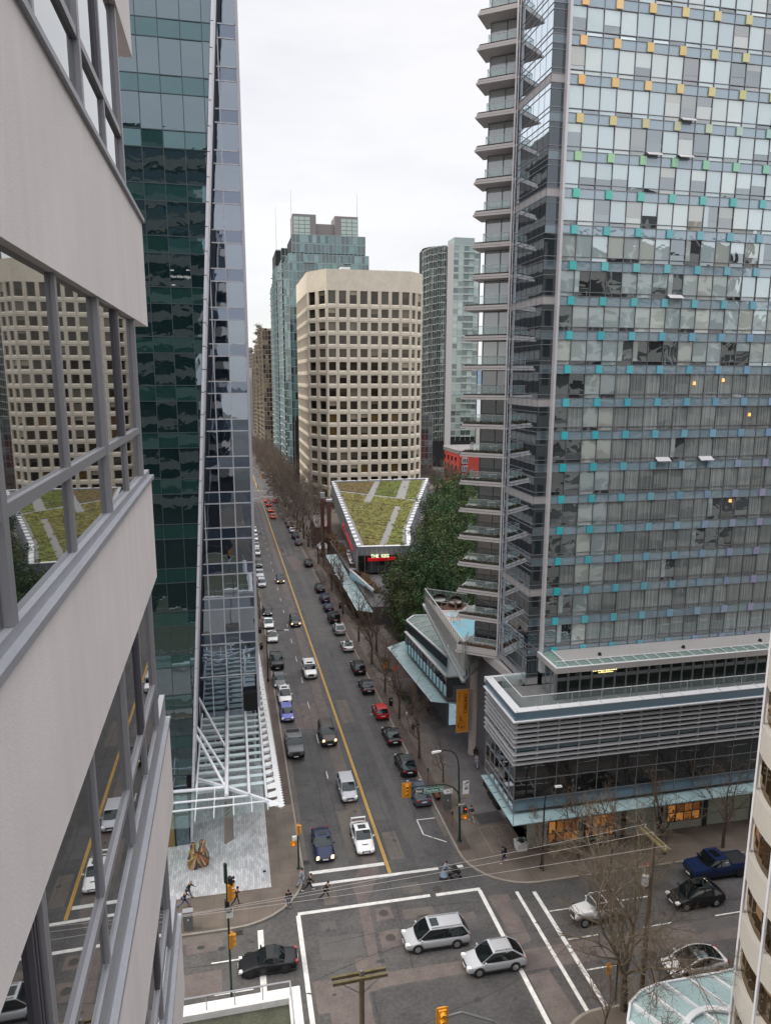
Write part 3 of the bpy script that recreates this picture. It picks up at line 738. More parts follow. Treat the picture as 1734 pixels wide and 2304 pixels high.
def sq_col(row, col):
    # row 0 = lowest; colour drifts from violet/blue below to cyan, then green and orange at the top; also along the row
    if row < 6: a, c_ = (.06, .50, .56), (.36, .32, .48); t = min(1, col / 7.5)
    elif row < 10: a, c_ = (.06, .50, .56), (.30, .38, .58); t = min(1, col / 8)
    elif row < 13: a, c_ = (.10, .52, .52), (.26, .44, .56); t = min(1, col / 8)
    elif row == 13: a, c_ = (.14, .60, .48), (.18, .52, .55); t = col / 7
    elif row == 14: a, c_ = (.40, .66, .36), (.30, .62, .50); t = col / 7
    elif row < 16: a, c_ = (.80, .62, .28), (.32, .58, .58); t = col / 7
    else: a, c_ = (.92, .56, .24), (.50, .66, .36); t = min(1, col / 8)
    j = rr.uniform(-.04, .04)
    return tuple(max(.02, a[i] + (c_[i] - a[i]) * t + j) for i in range(3))
BLIND = [(.52, .62, .61), (.57, .66, .65), (.48, .58, .59), (.62, .67, .62), (.50, .61, .63)]
for r in range(-1, 24):
    zc = 20.54 + 3.02 * r
    zt = zc + .40; zs = zc + 3.02 - .40      # window zone between bands
    for c in range(NC):
        xa, xb = x0m + c * PW, x0m + (c + 1) * PW
        q = MB(); q.face([(xa + .03, YM, zc - .38), (xb - .03, YM, zc - .38), (xb - .03, YM, zc + .38), (xa + .03, YM, zc + .38)]); bands.append(q)
        # room behind: blind, curtain or open; brown panes paint in beige reflections
        if r < 8:
            if c == 0: kind = 'open'
            elif c == 1: kind = 'open' if rr.random() < .8 else 'curt'
            elif c in (2, 3): kind = 'blind' if (r > 0 or c == 2) else 'curt'
            else: kind = 'curt'
            if r == 3 and c in (11, 12, 13): kind = 'open'
            if r == 2 and c in (10, 11, 12): kind = 'open'
            if r in (1, 5) and c in (8,): kind = 'open2'
        else:
            u = rr.random(); kind = 'blind' if u < .82 else ('open' if u < .89 else 'half')
            if r >= 12 and c < 9 and rr.random() < .15: kind = 'brown'
            if r >= 12 and c >= 9 and rr.random() < .14: kind = 'brown'
            if r == 8 and c in (4, 5, 6, 7): kind = 'open'
            if r == 10 and c in (1, 2, 3): kind = 'open'
            if r == 11 and c in (7, 8): kind = 'open'
            if r == 13 and c in (2, 3, 8, 11, 12): kind = 'half'
        z_sl = zt + .36
        col = rr.choice(BLIND); s_ = rr.uniform(.82, 1.05) * (.80 if r < 8 else 1); col = tuple(v * s_ for v in col)
        dk_ = rr.uniform(.6, 3.0); dark = tuple(v * dk_ for v in (.040, .046, .048))
        q = MB()
        j0, j1 = rr.uniform(-.02, .02), rr.uniform(-.014, .014)
        def pane(z0, z1, cc): q.face([(xa + .045, YM + .03 + j0 + j1, z0), (xb - .045, YM + .03 + j0 - j1, z0), (xb - .045, YM + .03 - j0 - j1, z1), (xa + .045, YM + .03 - j0 + j1, z1)], cc)
        if kind == 'blind':
            pane(z_sl + .03, zs - .02, col); pane(zt + .02, z_sl - .03, col if rr.random() < .7 else dark)
        elif kind == 'half':
            zm = z_sl + rr.uniform(.5, 1.2); pane(zm, zs - .02, col); pane(z_sl + .03, zm, dark); pane(zt + .02, z_sl - .03, dark)
        elif kind == 'brown':  # pane tones stand in for mirrored beige walls
            bb = rr.choice([(.20, .165, .13), (.30, .26, .20), (.14, .12, .105), (.42, .38, .30)]); b2 = rr.choice([(.5, .5, .44), (.13, .11, .10), (.07, .065, .06)])
            zf = z_sl + rr.uniform(.3, 1.5); pane(zf, zs - .02, bb); pane(z_sl + .03, zf, b2); pane(zt + .02, z_sl - .03, bb)
        elif kind in ('open', 'open2'):
            zf = z_sl + rr.uniform(.25, .9); u2 = rr.uniform(.8, 2.2); pane(zf, zs - .02, dark); pane(z_sl + .03, zf, tuple(v * u2 for v in dark)); pane(zt + .02, z_sl - .03, dark)
            if rr.random() < .4: q.face([(xa + .05, YM + .002, z_sl + .03), (xa + .5, YM + .002, z_sl + .03), (xa + .5, YM + .002, zs - .02), (xa + .05, YM + .002, zs - .02)], col)
        else:
            g_ = rr.uniform(.75, 1.25); cc = (.25 * g_, .28 * g_, .275 * g_)
            pane(z_sl + .03, zs - .02, cc); pane(zt + .02, z_sl - .03, cc)
            cur.append((r, q)); continue
        win.append((r, q))
    for zz_ in (zc - .40, zc + .40, zc + .76): mul_.box(x0m, x1m, YM - .05, YM + .0, zz_ - .025, zz_ + .025)
    if r >= -1:
        for c in range(0, NC):
            if c % 2 == 0:
                xs_ = 30.25 + 3.13 * (c // 2)
                if xs_ < x1m: squares.append((r, c // 2, xs_, zc))
for c in range(NC + 1): mul_.box(x0m + c * PW - .022, x0m + c * PW + .022, YM - .06, YM + .01, 17.2, 92)
# nearest = largest: order the panes by height so that the 100 parts are those at eye level
key = lambda t: abs(20.54 + 3.02 * t[0] - 44)
panes('window_pane', [q for _, q in sorted(win, key=key)], 'face_glass', ht)
panes('curtained_pane', [q for _, q in sorted(cur, key=key)], 'face_curtain', ht)
panes('spandrel_pane', sorted(bands, key=lambda m_: abs(m_.v[0][2] - 44)), 'face_band', ht)
mul_.build('mullion', 'mull_grey', ht)
sq = []
for r, c, x, z in sorted(squares, key=lambda t: abs(t[3] - 44)):
    q = MB(); q.box(x - .31, x + .31, YM - .16, YM - .07, z - .36, z + .36, sq_col(r, c)); sq.append(q)
panes('coloured_square', sq, 'square', ht)
# opened vents
def vent(x, z):
    b = MB(); b.hexa([(x, YM - .02, z + .34), (x + 1.45, YM - .02, z + .34), (x + 1.45, YM - .55, z - .02), (x, YM - .55, z - .02), (x, YM, z + .38), (x + 1.45, YM, z + .38), (x + 1.45, YM - .56, z + .03), (x, YM - .56, z + .03)])
    return b
for i, (x, z) in enumerate(((x0m + PW * 7, 20.54 + 3.02 * 5 + .42), (x0m + PW * 10, 20.54 + 3.02 * 5 + .42), (x0m + PW * 7, 20.54 + 3.02 * 10 + .42), (x0m + PW * 7, 20.54 + 3.02 * 15 + .42), (x0m + PW * 5, 20.54 + 3.02 * 14 + .42), (x0m + PW * 7, 20.54 + 3.02 * 14 + .42))):
    vent(x, z).build('opened_vent', 'mull_white', ht)
for x, z in ((x0m + PW * 12.6, 20.54 + 3.02 * 3 + 2.1), (x0m + PW * 9.3, 20.54 + 3.02 * 7 + 1.6), (x0m + PW * 11.3, 20.54 + 3.02 * 7 + 1.9), (x0m + PW * 13.4, 20.54 + 3.02 * 6 + 1.6)):
    b = MB(); b.lathe([(.09, 0), (.13, .02), (.1, .3), (.06, .32)], 10, (x, YM - .04, z)); b.build('room_lamp', 'lamp_warm', ht)
# pale corner mullion
b = MB(); b.box(28.72, 28.95, YM - .55, YM + .05, 15.5, 92); b.build('corner_mullion', 'mull_white', ht)
# narrow return and folded-back side
side, sband, lines, stone = [], [], MB(), []
for r in range(-2, 24):
    zc = 20.54 + 3.02 * r
    isst = ((r - 1) % 3 == 0)
    for (seg, n) in (((27.5, YM, 28.72, YM), 1), ((27.5, YM, 27.5, 68.4), 6)):
        for i in range(n):
            xa = seg[0] + (seg[2] - seg[0]) * i / n; ya = seg[1] + (seg[3] - seg[1]) * i / n
            xb = seg[0] + (seg[2] - seg[0]) * (i + 1) / n; yb = seg[1] + (seg[3] - seg[1]) * (i + 1) / n
            def F4(z0, z1):
                q = MB(); q.face([(xa, ya, z0), (xb, yb, z0), (xb, yb, z1), (xa, ya, z1)]); return q
            side.append((zc, F4(zc + .35, zc + 3.02 - .35)))
            (stone if isst else sband).append((zc, F4(zc - .35, zc + .35)))
            lines.tube((xa, ya, 12), (xa, ya, 92), .016, n=4)
    for zz_ in (zc - .36, zc + .36, zc + .75, zc - .85):
        lines.box(27.47, 28.72, YM - .04, YM, zz_ - .03, zz_ + .03)
        lines.box(27.46, 27.5, YM, 68.4, zz_ - .028, zz_ + .028)
kk = lambda t: abs(t[0] - 44)
panes('side_pane', [q for _, q in sorted(side, key=kk)], 'dark_glass', ht); panes('side_spandrel', [q for _, q in sorted(sband, key=kk)], 'dark_band', ht)
for _, q in stone: q.build('stone_band', 'stone_band', ht)
lines.build('side_mullion', 'mull_grey', ht)
# balconies
dx, dy = -.8, .6; nx_, ny_ = .6, .8
def bal(k, zb, low, thick):
    Rp = Vector((27.58, 68.25)); ln = 5.15 if low else 4.35
    Lp = Rp + Vector((dx, dy)) * ln; D = 1.75
    def P(u, v): return (Rp.x + dx * u + nx_ * v, Rp.y + dy * u + ny_ * v)
    b = MB(); b.prism([P(0, 0), P(0, 3), P(ln, 3), P(ln, 0)], zb + .04, zb + .22); b.prism([P(.55, .1), P(.55, 2.9), P(ln - .12, 2.9), P(ln - .12, .1)], zb + .24, zb + (.48 if not thick else .95))
    slab = b.build('balcony', 'slab_face', ht)
    b = MB(); b.prism([P(.5, .06), P(.5, .5), P(ln - .1, .5), P(ln - .1, .06)], zb + .23, zb + .26); zt = zb + (.48 if not thick else .95)
    b.prism([P(.62, .2), P(.62, .55), P(ln - .2, .55), P(ln - .2, .2)], zt, zt + .14)
    pl = b.build('planter', 'planter_dark', slab)
    # railing, set back behind the planter
    a0, a1 = .75, ln - .95; zr = zt + .95
    g = MB(); g.face([(*P(a0, .6), zt + .08), (*P(a1, .6), zt + .08), (*P(a1, .6), zr), (*P(a0, .6), zr)]); g.face([(*P(a1, .6), zt + .08), (*P(a1 + .1, 2.0), zt + .08), (*P(a1 + .1, 2.0), zr), (*P(a1, .6), zr)])
    g.build('railing_glass', 'rail_glass', slab)
    g = MB(); g.tube((*P(a0, .6), zr), (*P(a1, .6), zr), .032, n=5); g.tube((*P(a1, .6), zr), (*P(a1 + .1, 2.), zr), .032, n=5)
    for u in (a0, a0 + (a1 - a0) / 3, a0 + (a1 - a0) * 2 / 3, a1): g.tube((*P(u, .6), zt), (*P(u, .6), zr), .022, n=4)
    g.build('railing', 'rail_metal', slab)
    return P, zt, slab, ln
BAL = []
for k in range(-3, 24):
    zb = 77.3 - 2.97 * k
    if k <= 20: BAL.append((k,) + bal(k, zb, k >= 9, False))
BAL.append((21,) + bal(21, 13.9, True, True))
# glass walls behind the balconies
glass('suite_glass', (.035, .04, .042), (.85, .88, .92), .20)
glass('suite_blind', (.40, .42, .41), (.85, .88, .92), .20)
wn, cn_ = [], MB()
Rp = Vector((27.58, 68.25))
def P(u, v): return (Rp.x + dx * u + nx_ * v, Rp.y + dy * u + ny_ * v)
for k, *_r in BAL:
    z0 = (77.3 - 2.97 * k + .6) if k < 21 else 14.8
    z1 = z0 + 2.35
    lo_ = k >= 9
    e_ = 3.55
    for u0, u1 in ((.6, 1.95), (1.95, e_)):
        q = MB(); q.face([(*P(u0, 1.9), z0), (*P(u1, 1.9), z0), (*P(u1, 1.9), z1), (*P(u0, 1.9), z1)]); wn.append((k, q))
    q = MB(); q.face([(*P(e_, 1.9), z0), (*P(e_ + .1, 6), z0), (*P(e_ + .1, 6), z1), (*P(e_, 1.9), z1)]); wn.append((k, q))
    cn_.beam((*P(1.95, 1.86), z0), (*P(1.95, 1.86), z1), .06, .06); cn_.beam((*P(e_, 1.86), z0), (*P(e_, 1.86), z1), .08, .08)
    cn_.beam((*P(-.1, 1.86), z1), (*P(e_, 1.86), z1), .08, .08)
panes('suite_window', [q for k, q in wn if k < 12], 'suite_blind', ht); panes('suite_window', [q for k, q in wn if k >= 12], 'suite_glass', ht)
cn_.build('suite_frame', 'mull_grey', ht)
b = MB(); b.prism([P(.3, 2.0), P(e_ - .05, 2.0), P(e_ + .05, 6), P(.3, 6)][::-1], 13, 92); b.build('suite_core', 'sealed_dark', ht)
b = MB(); b.tube((27.2, 68.45, 14.3), (27.2, 68.45, 92), .09, n=8); b.tube((27.38, 68.3, 14.3), (27.38, 68.3, 92), .05, n=6); b.build('corner_post', 'mull_white', ht)
# planting on the lower balconies, tables on some
mat('shrub', (.045, .065, .028), .8, attr=True)
mat('table_white', (.62, .62, .60), .5)
def tuft(b, x, y, z, r, n, rg, cols, size=.12, squash=.7):
    for _ in range(n):
        u, v, w_ = rg.gauss(0, .5), rg.gauss(0, .5), rg.gauss(0, .5)
        p = Vector((x + u * r, y + v * r, z + abs(w_) * r * squash)); s = size * rg.uniform(.6, 1.3)
        a = Vector((rg.uniform(-1, 1), rg.uniform(-1, 1), rg.uniform(-.6, 1))).normalized(); c = a.orthogonal().normalized()
        b.face([p - a * s, p + c * s * .45, p + a * s, p - c * s * .45], rg.choice(cols))
for k, P_, zt, slab, ln in BAL:
    if k < 13: continue
    b = MB(); rg = random.Random(k)
    cols = [(.035, .055, .02), (.05, .07, .03), (.07, .075, .04), (.10, .05, .03)] if k < 21 else [(.16, .075, .04), (.13, .07, .04), (.18, .10, .06)]
    u = .7
    while u < ln - .3: x, y = P_(u, .38); tuft(b, x, y, zt + .1, .28, 34, rg, cols, .10); u += .3
    pt = b.build('balcony_plants', 'shrub', ht)
    if k in (14, 15, 16, 17, 18, 19, 20):
        t_ = MB(); x, y = P_(1.9, 1.25); t_.box(x - .45, x + .45, y - .25, y + .25, zt + .62, zt + .66)
        for sx_ in (-.38, .38): t_.tube((x + sx_, y, zt), (x + sx_, y, zt + .62), .03, n=5)
        tag(t_.build('balcony_table', 'table_white'), 'small white table on the hotel corner balcony, ' + ['seventh', 'sixth', 'fifth', 'fourth', 'third', 'second', 'lowest'][k - 14] + ' table from the pool up', 'table', 'white tables on the hotel balconies')
# ================================================================ HOTEL PODIUM
mat('louvre', (.37, .37, .38), .5, .2)
mat('louvre_back', (.035, .035, .037), .7)
mat('store_stone', (.42, .45, .38), .7, var=(.7, .05))
mat('store_dark', (.03, .035, .045), .5)
mat('canopy_blue', (.34, .465, .475), .3, var=(.6, .07))
mat('deck_tile', (.19, .185, .18), .7, var=(.9, .3))
mat('roof_grey', (.36, .345, .335), .7, var=(.5, .08))
mat('coping_white', (.66, .66, .67), .5)
mat('stone_core', (.125, .12, .125), .8, var=(.9, .12))
glass('podium_glass', (.016, .017, .016), (.8, .86, .88), .14, wave=(.6, .05))
glass('podium_blue', (.12, .19, .24), (.8, .86, .9), .12)
glass('pent_glass', (.020, .026, .022), (.8, .86, .85), .08)
clear('green_clear', (.50, .66, .60), .30)
mat('shop_light', (.35, .16, .04), .6, emit=((1.0, .40, .08), .13), attr=False)
mat('shop_light_dim', (.30, .15, .05), .6, emit=((1.0, .36, .07), .07)); mat('shop_light_deep', (.22, .10, .035), .6, emit=((1.0, .30, .05), .035))
mat('gold_light', (.9, .75, .3), .5, emit=((1, .82, .35), 1.0))
mat('sign_light', (.95, .85, .6), .5, emit=((1, .88, .6), .8))
pd = thing('hotel_podium', 'low podium of grey louvres over a curtain glass floor and pale shopfronts', 'building', (26, 56, gz(26, 56)))
X0, X1, Y0_, Y1_ = 23.95, 58., 55., 62.3
b = MB(); b.box(X0 + .3, X1, Y0_ + .3, 61.2, 4.7, 13.7); b.box(25.9, X1, 56.1, 61.2, -3, 4.7); b.build('core', 'louvre_back', pd)
b = MB(); b.box(27.3, 44, 61.25, 79, -4, 12.8); b.build('stone_wall', 'stone_core', pd)
# glass floor
gp = []
xs_ = [X0 + .0] + [X0 + 2.05 * i for i in range(1, 17)]
mm = MB()
for i in range(len(xs_) - 1):
    for z0, z1, L in ((6.0, 7.9, 0), (7.9, 9.55, 0)):
        q = MB(); q.face([(xs_[i] + .03, Y0_, z0 + .03), (xs_[i + 1] - .03, Y0_, z0 + .03), (xs_[i + 1] - .03, Y0_, z1 - .03), (xs_[i] + .03, Y0_, z1 - .03)]); gp.append(q)
ys_ = [Y0_ + 1.22 * i for i in range(7)]
for i in range(6):
    for z0, z1 in ((6.0, 7.9), (7.9, 9.55)):
        q = MB(); q.face([(X0, ys_[i] + .03, z0 + .03), (X0, ys_[i + 1] - .03, z0 + .03), (X0, ys_[i + 1] - .03, z1 - .03), (X0, ys_[i] + .03, z1 - .03)]); gp.append(q)
panes('window_pane', gp, 'podium_glass', pd)
bp = MB()
for i in range(len(xs_) - 1): bp.face([(xs_[i] + .02, Y0_ - .01, 4.95), (xs_[i + 1] - .02, Y0_ - .01, 4.95), (xs_[i + 1] - .02, Y0_ - .01, 5.97), (xs_[i] + .02, Y0_ - .01, 5.97)])
for i in range(6): bp.face([(X0 - .01, ys_[i] + .02, 4.95), (X0 - .01, ys_[i + 1] - .02, 4.95), (X0 - .01, ys_[i + 1] - .02, 5.97), (X0 - .01, ys_[i] + .02, 5.97)])
bp.build('glass_skirt', 'podium_blue', pd)
for x in xs_: mm.box(x - .03, x + .03, Y0_ - .06, Y0_ + .02, 4.9, 9.6)
for y in ys_: mm.box(X0 - .06, X0 + .02, y - .03, y + .03, 4.9, 9.6)
for z in (4.93, 6.0, 7.9): mm.box(X0 - .07, X1, Y0_ - .07, Y0_ + .01, z - .03, z + .03); mm.box(X0 - .07, X0 + .01, Y0_, Y1_, z - .03, z + .03)
mm.build('mullion', 'mull_grey', pd)
# louvre blades
for i, z in enumerate((9.72, 10.18, 10.66, 11.45, 11.92, 12.39, 12.86, 13.33, 13.78)):
    b = MB(); o_ = .0
    b.hexa([(X0 - .34, Y0_ - .34, z - .10), (X1, Y0_ - .34, z - .10), (X1, Y0_ - .05, z + .02), (X0 - .05, Y0_ - .05, z + .02), (X0 - .34, Y0_ - .34, z - .05), (X1, Y0_ - .34, z - .05), (X1, Y0_ - .05, z + .07), (X0 - .05, Y0_ - .05, z + .07)])
    b.hexa([(X0 - .34, Y0_ - .34, z - .10), (X0 - .05, Y0_ - .05, z + .02), (X0 - .05, Y1_, z + .02), (X0 - .34, Y1_, z - .10), (X0 - .34, Y0_ - .34, z - .05), (X0 - .05, Y0_ - .05, z + .07), (X0 - .05, Y1_, z + .07), (X0 - .34, Y1_, z - .05)])
    b.build('louvre_blade', 'louvre', pd)
b = MB()
for x in xs_: b.box(x - .05, x + .05, Y0_ - .2, Y0_ + .1, 9.6, 13.9)
for y in ys_[1:]: b.box(X0 - .2, X0 + .1, y - .05, y + .05, 9.6, 13.9)
b.build('louvre_post', 'louvre', pd)
b = MB(); b.box(X0 - .02, X1, Y0_ - .02, Y0_ + .2, 10.82, 11.3); b.box(X0 - .02, X0 + .2, Y0_ + .2, Y1_, 10.82, 11.3)
b.box(X0 - .3, X1, Y0_ - .3, Y0_ + .2, 13.98, 14.75); b.box(X0 - .3, X0 + .2, Y0_ + .2, Y1_, 13.98, 14.75); b.build('blue_band', 'podium_blue', pd)
b = MB(); b.box(X0 - .5, X1, Y0_ - .5, Y0_ - .05, 13.86, 13.97); b.box(X0 - .5, X0 - .05, Y0_ - .05, Y1_, 13.86, 13.97)
b.box(X0 - .32, X1, Y0_ - .32, Y0_ + .45, 14.76, 14.82); b.box(X0 - .32, X0 + .45, Y0_ + .45, Y1_, 14.76, 14.82); b.box(X0 - .3, 28, Y1_ - .05, Y1_ + .3, 14.3, 14.82)
b.build('coping', 'coping_white', pd)
b = MB(); b.box(X0 + .2, X1, Y0_ + .2, 61.3, 13.9, 14.02); b.build('deck', 'deck_tile', pd)
b = MB()
for i in range(len(xs_)): b.beam((xs_[i], Y0_ - .3, 14.86), (xs_[i], Y0_ + .5, 14.86), .05, .06)
b.build('coping_clip', 'coping_white', pd)
b = MB(); rx = X0 + 1.1; ry = Y0_ + 1.5
b.face([(rx, ry, 14.05), (X1, ry, 14.05), (X1, ry, 15.3), (rx, ry, 15.3)]); b.face([(rx, ry, 14.05), (rx, 61.5, 14.05), (rx, 61.5, 15.3), (rx, ry, 15.3)]); b.face([(rx, 61.5, 14.05), (27.4, 61.5, 14.05), (27.4, 61.5, 15.3), (rx, 61.5, 15.3)])
b.build('deck_rail_glass', 'rail_glass', pd)
b = MB(); b.beam((rx, ry, 15.32), (X1, ry, 15.32), .07, .05); b.beam((rx, ry, 15.32), (rx, 61.5, 15.32), .07, .05); b.beam((rx, 61.5, 15.32), (27.4, 61.5, 15.32), .07, .05)
for x in range(27, 58, 3): b.tube((x, ry, 14.02), (x, ry, 15.3), .025, n=4)
b.build('deck_rail', 'coping_white', pd)
# penthouse restaurant on the deck
PX, PY = 28.95, 57.7
b = MB(); b.box(PX + .15, X1, PY + 1.2, 61.1, 14.03, 17.0); b.build('inner_wall', 'store_dark', pd)
pg = []
x = PX
while x < X1 - 1: 
    q = MB(); q.face([(x + .03, PY, 14.1), (x + 1.17, PY, 14.1), (x + 1.17, PY, 16.95), (x + .03, PY, 16.95)]); pg.append(q); x += 1.2
for y in (57.7, 58.9, 60.1): q = MB(); q.face([(PX, y + .03, 14.1), (PX, y + 1.15, 14.1), (PX, y + 1.15, 16.95), (PX, y + .03, 16.95)]); pg.append(q)
panes('restaurant_window', pg, 'pent_glass', pd)
b = MB(); x = PX
while x < X1: b.box(x - .09, x + .09, PY - .05, PY + .35, 14.05, 17.05); x += 1.2
for y in (58.9, 60.1): b.box(PX - .05, PX + .1, y - .05, y + .05, 14.05, 17.05)
b.build('restaurant_mullion', 'mull_grey', pd)
mat('fascia', (.44, .42, .41), .5, .15)
b = MB(); b.box(PX - .45, X1, PY - .75, PY - .62, 17.02, 17.52); b.box(PX - .45, PX - .3, PY - .62, 61.2, 17.02, 17.52); b.build('fascia', 'fascia', pd)
b = MB(); b.box(PX - .47, X1, PY - .77, PY - .55, 17.53, 17.6); b.box(PX - .47, PX - .25, PY - .55, 61.2, 17.53, 17.6)
b.box(PX + .2, X1, PY + .65, PY + .75, 17.53, 17.62); b.box(PX + 1.0, PX + 1.1, PY + .75, 61.2, 17.53, 17.62)
x = PX + .9
while x < X1: b.beam((x, PY - .6, 17.57), (x, PY + .7, 17.57), .06, .07); x += 1.2
b.build('skylight_bar', 'coping_white', pd)
b = MB(); b.box(PX - .25, X1, PY - .55, PY + .65, 17.46, 17.5); b.box(PX - .25, PX + 1.0, PY + .65, 61.2, 17.46, 17.5); b.build('skylight_glass', 'green_clear', pd)
b = MB(); b.box(PX - .3, X1, PY - .6, 61.2, 17.0, 17.03); b.box(PX + 1.1, X1, PY + .75, 61.2, 17.42, 17.52); b.build('roof', 'roof_grey', pd)
for x in (34.1, 43.2, 52.0):
    b = MB(); b.lathe([(0, .26), (.14, .24), (.16, .1), (.2, 0)], 10, (x, 59.2, 17.53)); b.build('roof_vent', 'sealed_dark', pd)
b = MB(); rg = random.Random(4)
for i in range(15): 
    x = 32.6 + i * .17; b.box(x, x + rg.uniform(.06, .14), PY - .08, PY - .06, 16.62, 16.62 + rg.uniform(.08, .22))
for i in range(12): 
    x = 33.2 + i * .13; b.box(x, x + .07, PY - .08, PY - .06, 16.42, 16.42 + rg.uniform(.04, .14))
b.build('lit_sign', 'gold_light', pd)
# pale blue glass canopy
b = MB(); b.prism([(23.35, 53.55), (X1, 53.55), (X1, 56.2), (25.9, 56.2), (25.9, 61.9), (23.35, 61.9)], 4.42, 4.52); b.build('canopy', 'canopy_blue', pd)
b = MB()
for x in xs_[1:]: b.beam((x + .6, 53.6, 4.54), (x, 55.0, 4.54), .03, .02)
for y in ys_[1:]: b.beam((23.4, y, 4.54), (23.9, y + .1, 4.54), .03, .02)
b.beam((23.4, 53.6, 4.54), (24, 55, 4.54), .05, .03)
b.build('canopy_joint', 'store_dark', pd)
# shopfronts
def G(x, y): return gz(x, y) + .1
b = MB(); b.prism([(25.9, 56.0), (X1, 56.0), (X1, 56.3), (26.1, 56.3), (26.1, 62.5), (25.9, 62.5)], lambda x, y: gz(x, y), 4.42); b.build('shop_wall', 'store_stone', pd)
for x0, x1, z0 in ((28.0, 31.2, .35), (31.8, 34.9, .35), (40.6, 44.3, .75)):
    b = MB(); rg = random.Random(int(x0 * 3)); zr_ = (z0, z0 + .95, 2.6, 3.4, 4.1)
    for i in range(4):
        for j in range(4): b.box(x0 + (x1 - x0) * i / 4, x0 + (x1 - x0) * (i + 1) / 4, 55.985, 55.99, zr_[j], zr_[j + 1], mi=rg.choice([0, 0, 1, 1, 2]))
    w_ = b.build('shop_window', ['shop_light', 'shop_light_dim', 'shop_light_deep'], pd)
    f = MB()
    for i in range(5 if x1 - x0 > 3 else 4):
        x = x0 + (x1 - x0) * i / 4; 
        f.box(x - (.07 if i in (0, 4, 1) else .025), x + (.07 if i in (0, 4, 1) else .025), 55.9, 55.985, z0, 4.1)
    for z in (z0, z0 + .95, 2.6, 3.4, 4.05): f.box(x0, x1, 55.92, 55.98, z - .035, z + .035)
    f.build('window_grid', 'store_dark', w_)
    rg = random.Random(int(x0)); g = MB()
    for _ in range(16):
        x = rg.uniform(x0 + .2, x1 - .5); z = rg.choice([z0 + .1, z0 + 1.05, 2.68]); s_ = rg.uniform(.12, .3)
        g.box(x, x + s_, 55.93, 55.975, z, z + rg.uniform(.1, .3), rg.choice([(.25, .11, .035), (.34, .16, .05), (.18, .09, .04), (.42, .27, .11), (.30, .14, .04)]))
    g.build('shop_display', 'square', w_)
b = MB()
for x in (35.9, 39.9, 44.9, 50.3, 54.6): b.box(x - .22, x + .22, 55.9, 55.995, gz(x, 56) + .1, 4.40)
b.build('shop_pier', 'store_dark', pd)
b = MB()
for x0, x1 in ((36.2, 39.6), (45.2, 50.0), (50.6, 54.3)):
    b.box(x0, x1, 55.96, 55.995, 1.1, 1.13); b.box(x0, x1, 55.96, 55.995, 2.6, 2.62)
b.build('wall_joint', 'store_dark', pd)
text('shop_sign', 'BURBERRY', .42, 'sign_light', pd, (37.75, 55.9, 3.95), (1, 0, 0), (0, 0, 1), .03, bold=.012)
text('shop_sign', 'BURBERRY', .42, 'sign_light', pd, (47.4, 55.9, 3.95), (1, 0, 0), (0, 0, 1), .03, bold=.012)
# round concrete column
mat('concrete', (.36, .33, .31), .85, var=(.5, .14), bump=(8, .15))
b = MB(); b.lathe([(.66, 0), (.66, .35), (.62, .4), (.62, 12.6), (.75, 12.9)], 26, (27.2, 75.0, gz(27, 75))); b.build('column', 'concrete', ht, smooth=True)
b = MB(); b.prism([(27.5, 62.3), (40, 62.3), (40, 90), (29.8, 86.5), (26.4, 78), (26.6, 73)], 12.9, 13.85); b.build('transfer_slab', 'slab_face', ht)
# ---------------------------------------------------------------- pool terrace
mat('terrace_stone', (.58, .50, .45), .7, var=(1.0, .06))
mat('pool_water', (.16, .52, .64), .08, var=(1.5, .05))
mat('pool_light', (.55, .68, .74), .2)
mat('wicker', (.06, .04, .035), .9, var=(6, .3))
mat('wood_deck', (.12, .055, .035), .8)
glass('terrace_glass', (.05, .065, .075), (.6, .72, .78), .14)
tr = thing('pool_terrace', 'pointed pool terrace with glass sides jutting out of the hotel corner', 'terrace', (26, 80, gz(26, 80)))
A = (25.2, 90.2); Bq = (29.9, 86.5); TIP = (24.12, 70.2); Cq = (26.8, 73.2)
fz = lambda y: 11.0 + (y - 70.2) * (2.1 / 20)          # sloping lower edge
b = MB(); pts = [TIP, Cq, (30, 75), Bq, A]
b.prism(pts, lambda x, y: max(12.0, fz(y)), 14.28); b.build('deck', 'terrace_stone', tr)
side_g = MB(); n_ = 22
for i in range(n_):
    u0, u1 = i / n_, (i + 1) / n_; L = lambda u: (TIP[0] + (A[0] - TIP[0]) * u - .06, TIP[1] + (A[1] - TIP[1]) * u)
    p, q = L(u0 + .006), L(u1 - .006); side_g.face([(*p, fz(p[1])), (*q, fz(q[1])), (*q, 15.5), (*p, 15.5)])
side_g.face([(TIP[0], TIP[1] - .02, 11), (*Cq, 11), (*Cq, 15.5), (TIP[0], TIP[1] - .02, 15.5)]); side_g.face([(*A, 14.3), (*Bq, 14.3), (*Bq, 15.5), (*A, 15.5)])
side_g.build('side_glass', 'rail_glass', tr)
b = MB(); b.beam((TIP[0] - .08, TIP[1], 15.55), (A[0] - .08, A[1], 15.55), .14, .08); b.beam((*A, 15.55), (*Bq, 15.55), .1, .08); b.beam((TIP[0], TIP[1], 15.55), (*Cq, 15.55), .1, .08)
b.beam((TIP[0] - .12, TIP[1] - .3, fz(70)), (A[0] - .12, A[1] + .4, fz(90.4)), .38, .28); b.beam((TIP[0], TIP[1], 11), (*Cq, 11), .2, .2)
for i in range(n_ + 1):
    u = i / n_; x, y = TIP[0] + (A[0] - TIP[0]) * u - .1, TIP[1] + (A[1] - TIP[1]) * u; b.beam((x, y, fz(y)), (x, y, 15.5), .06, .06)
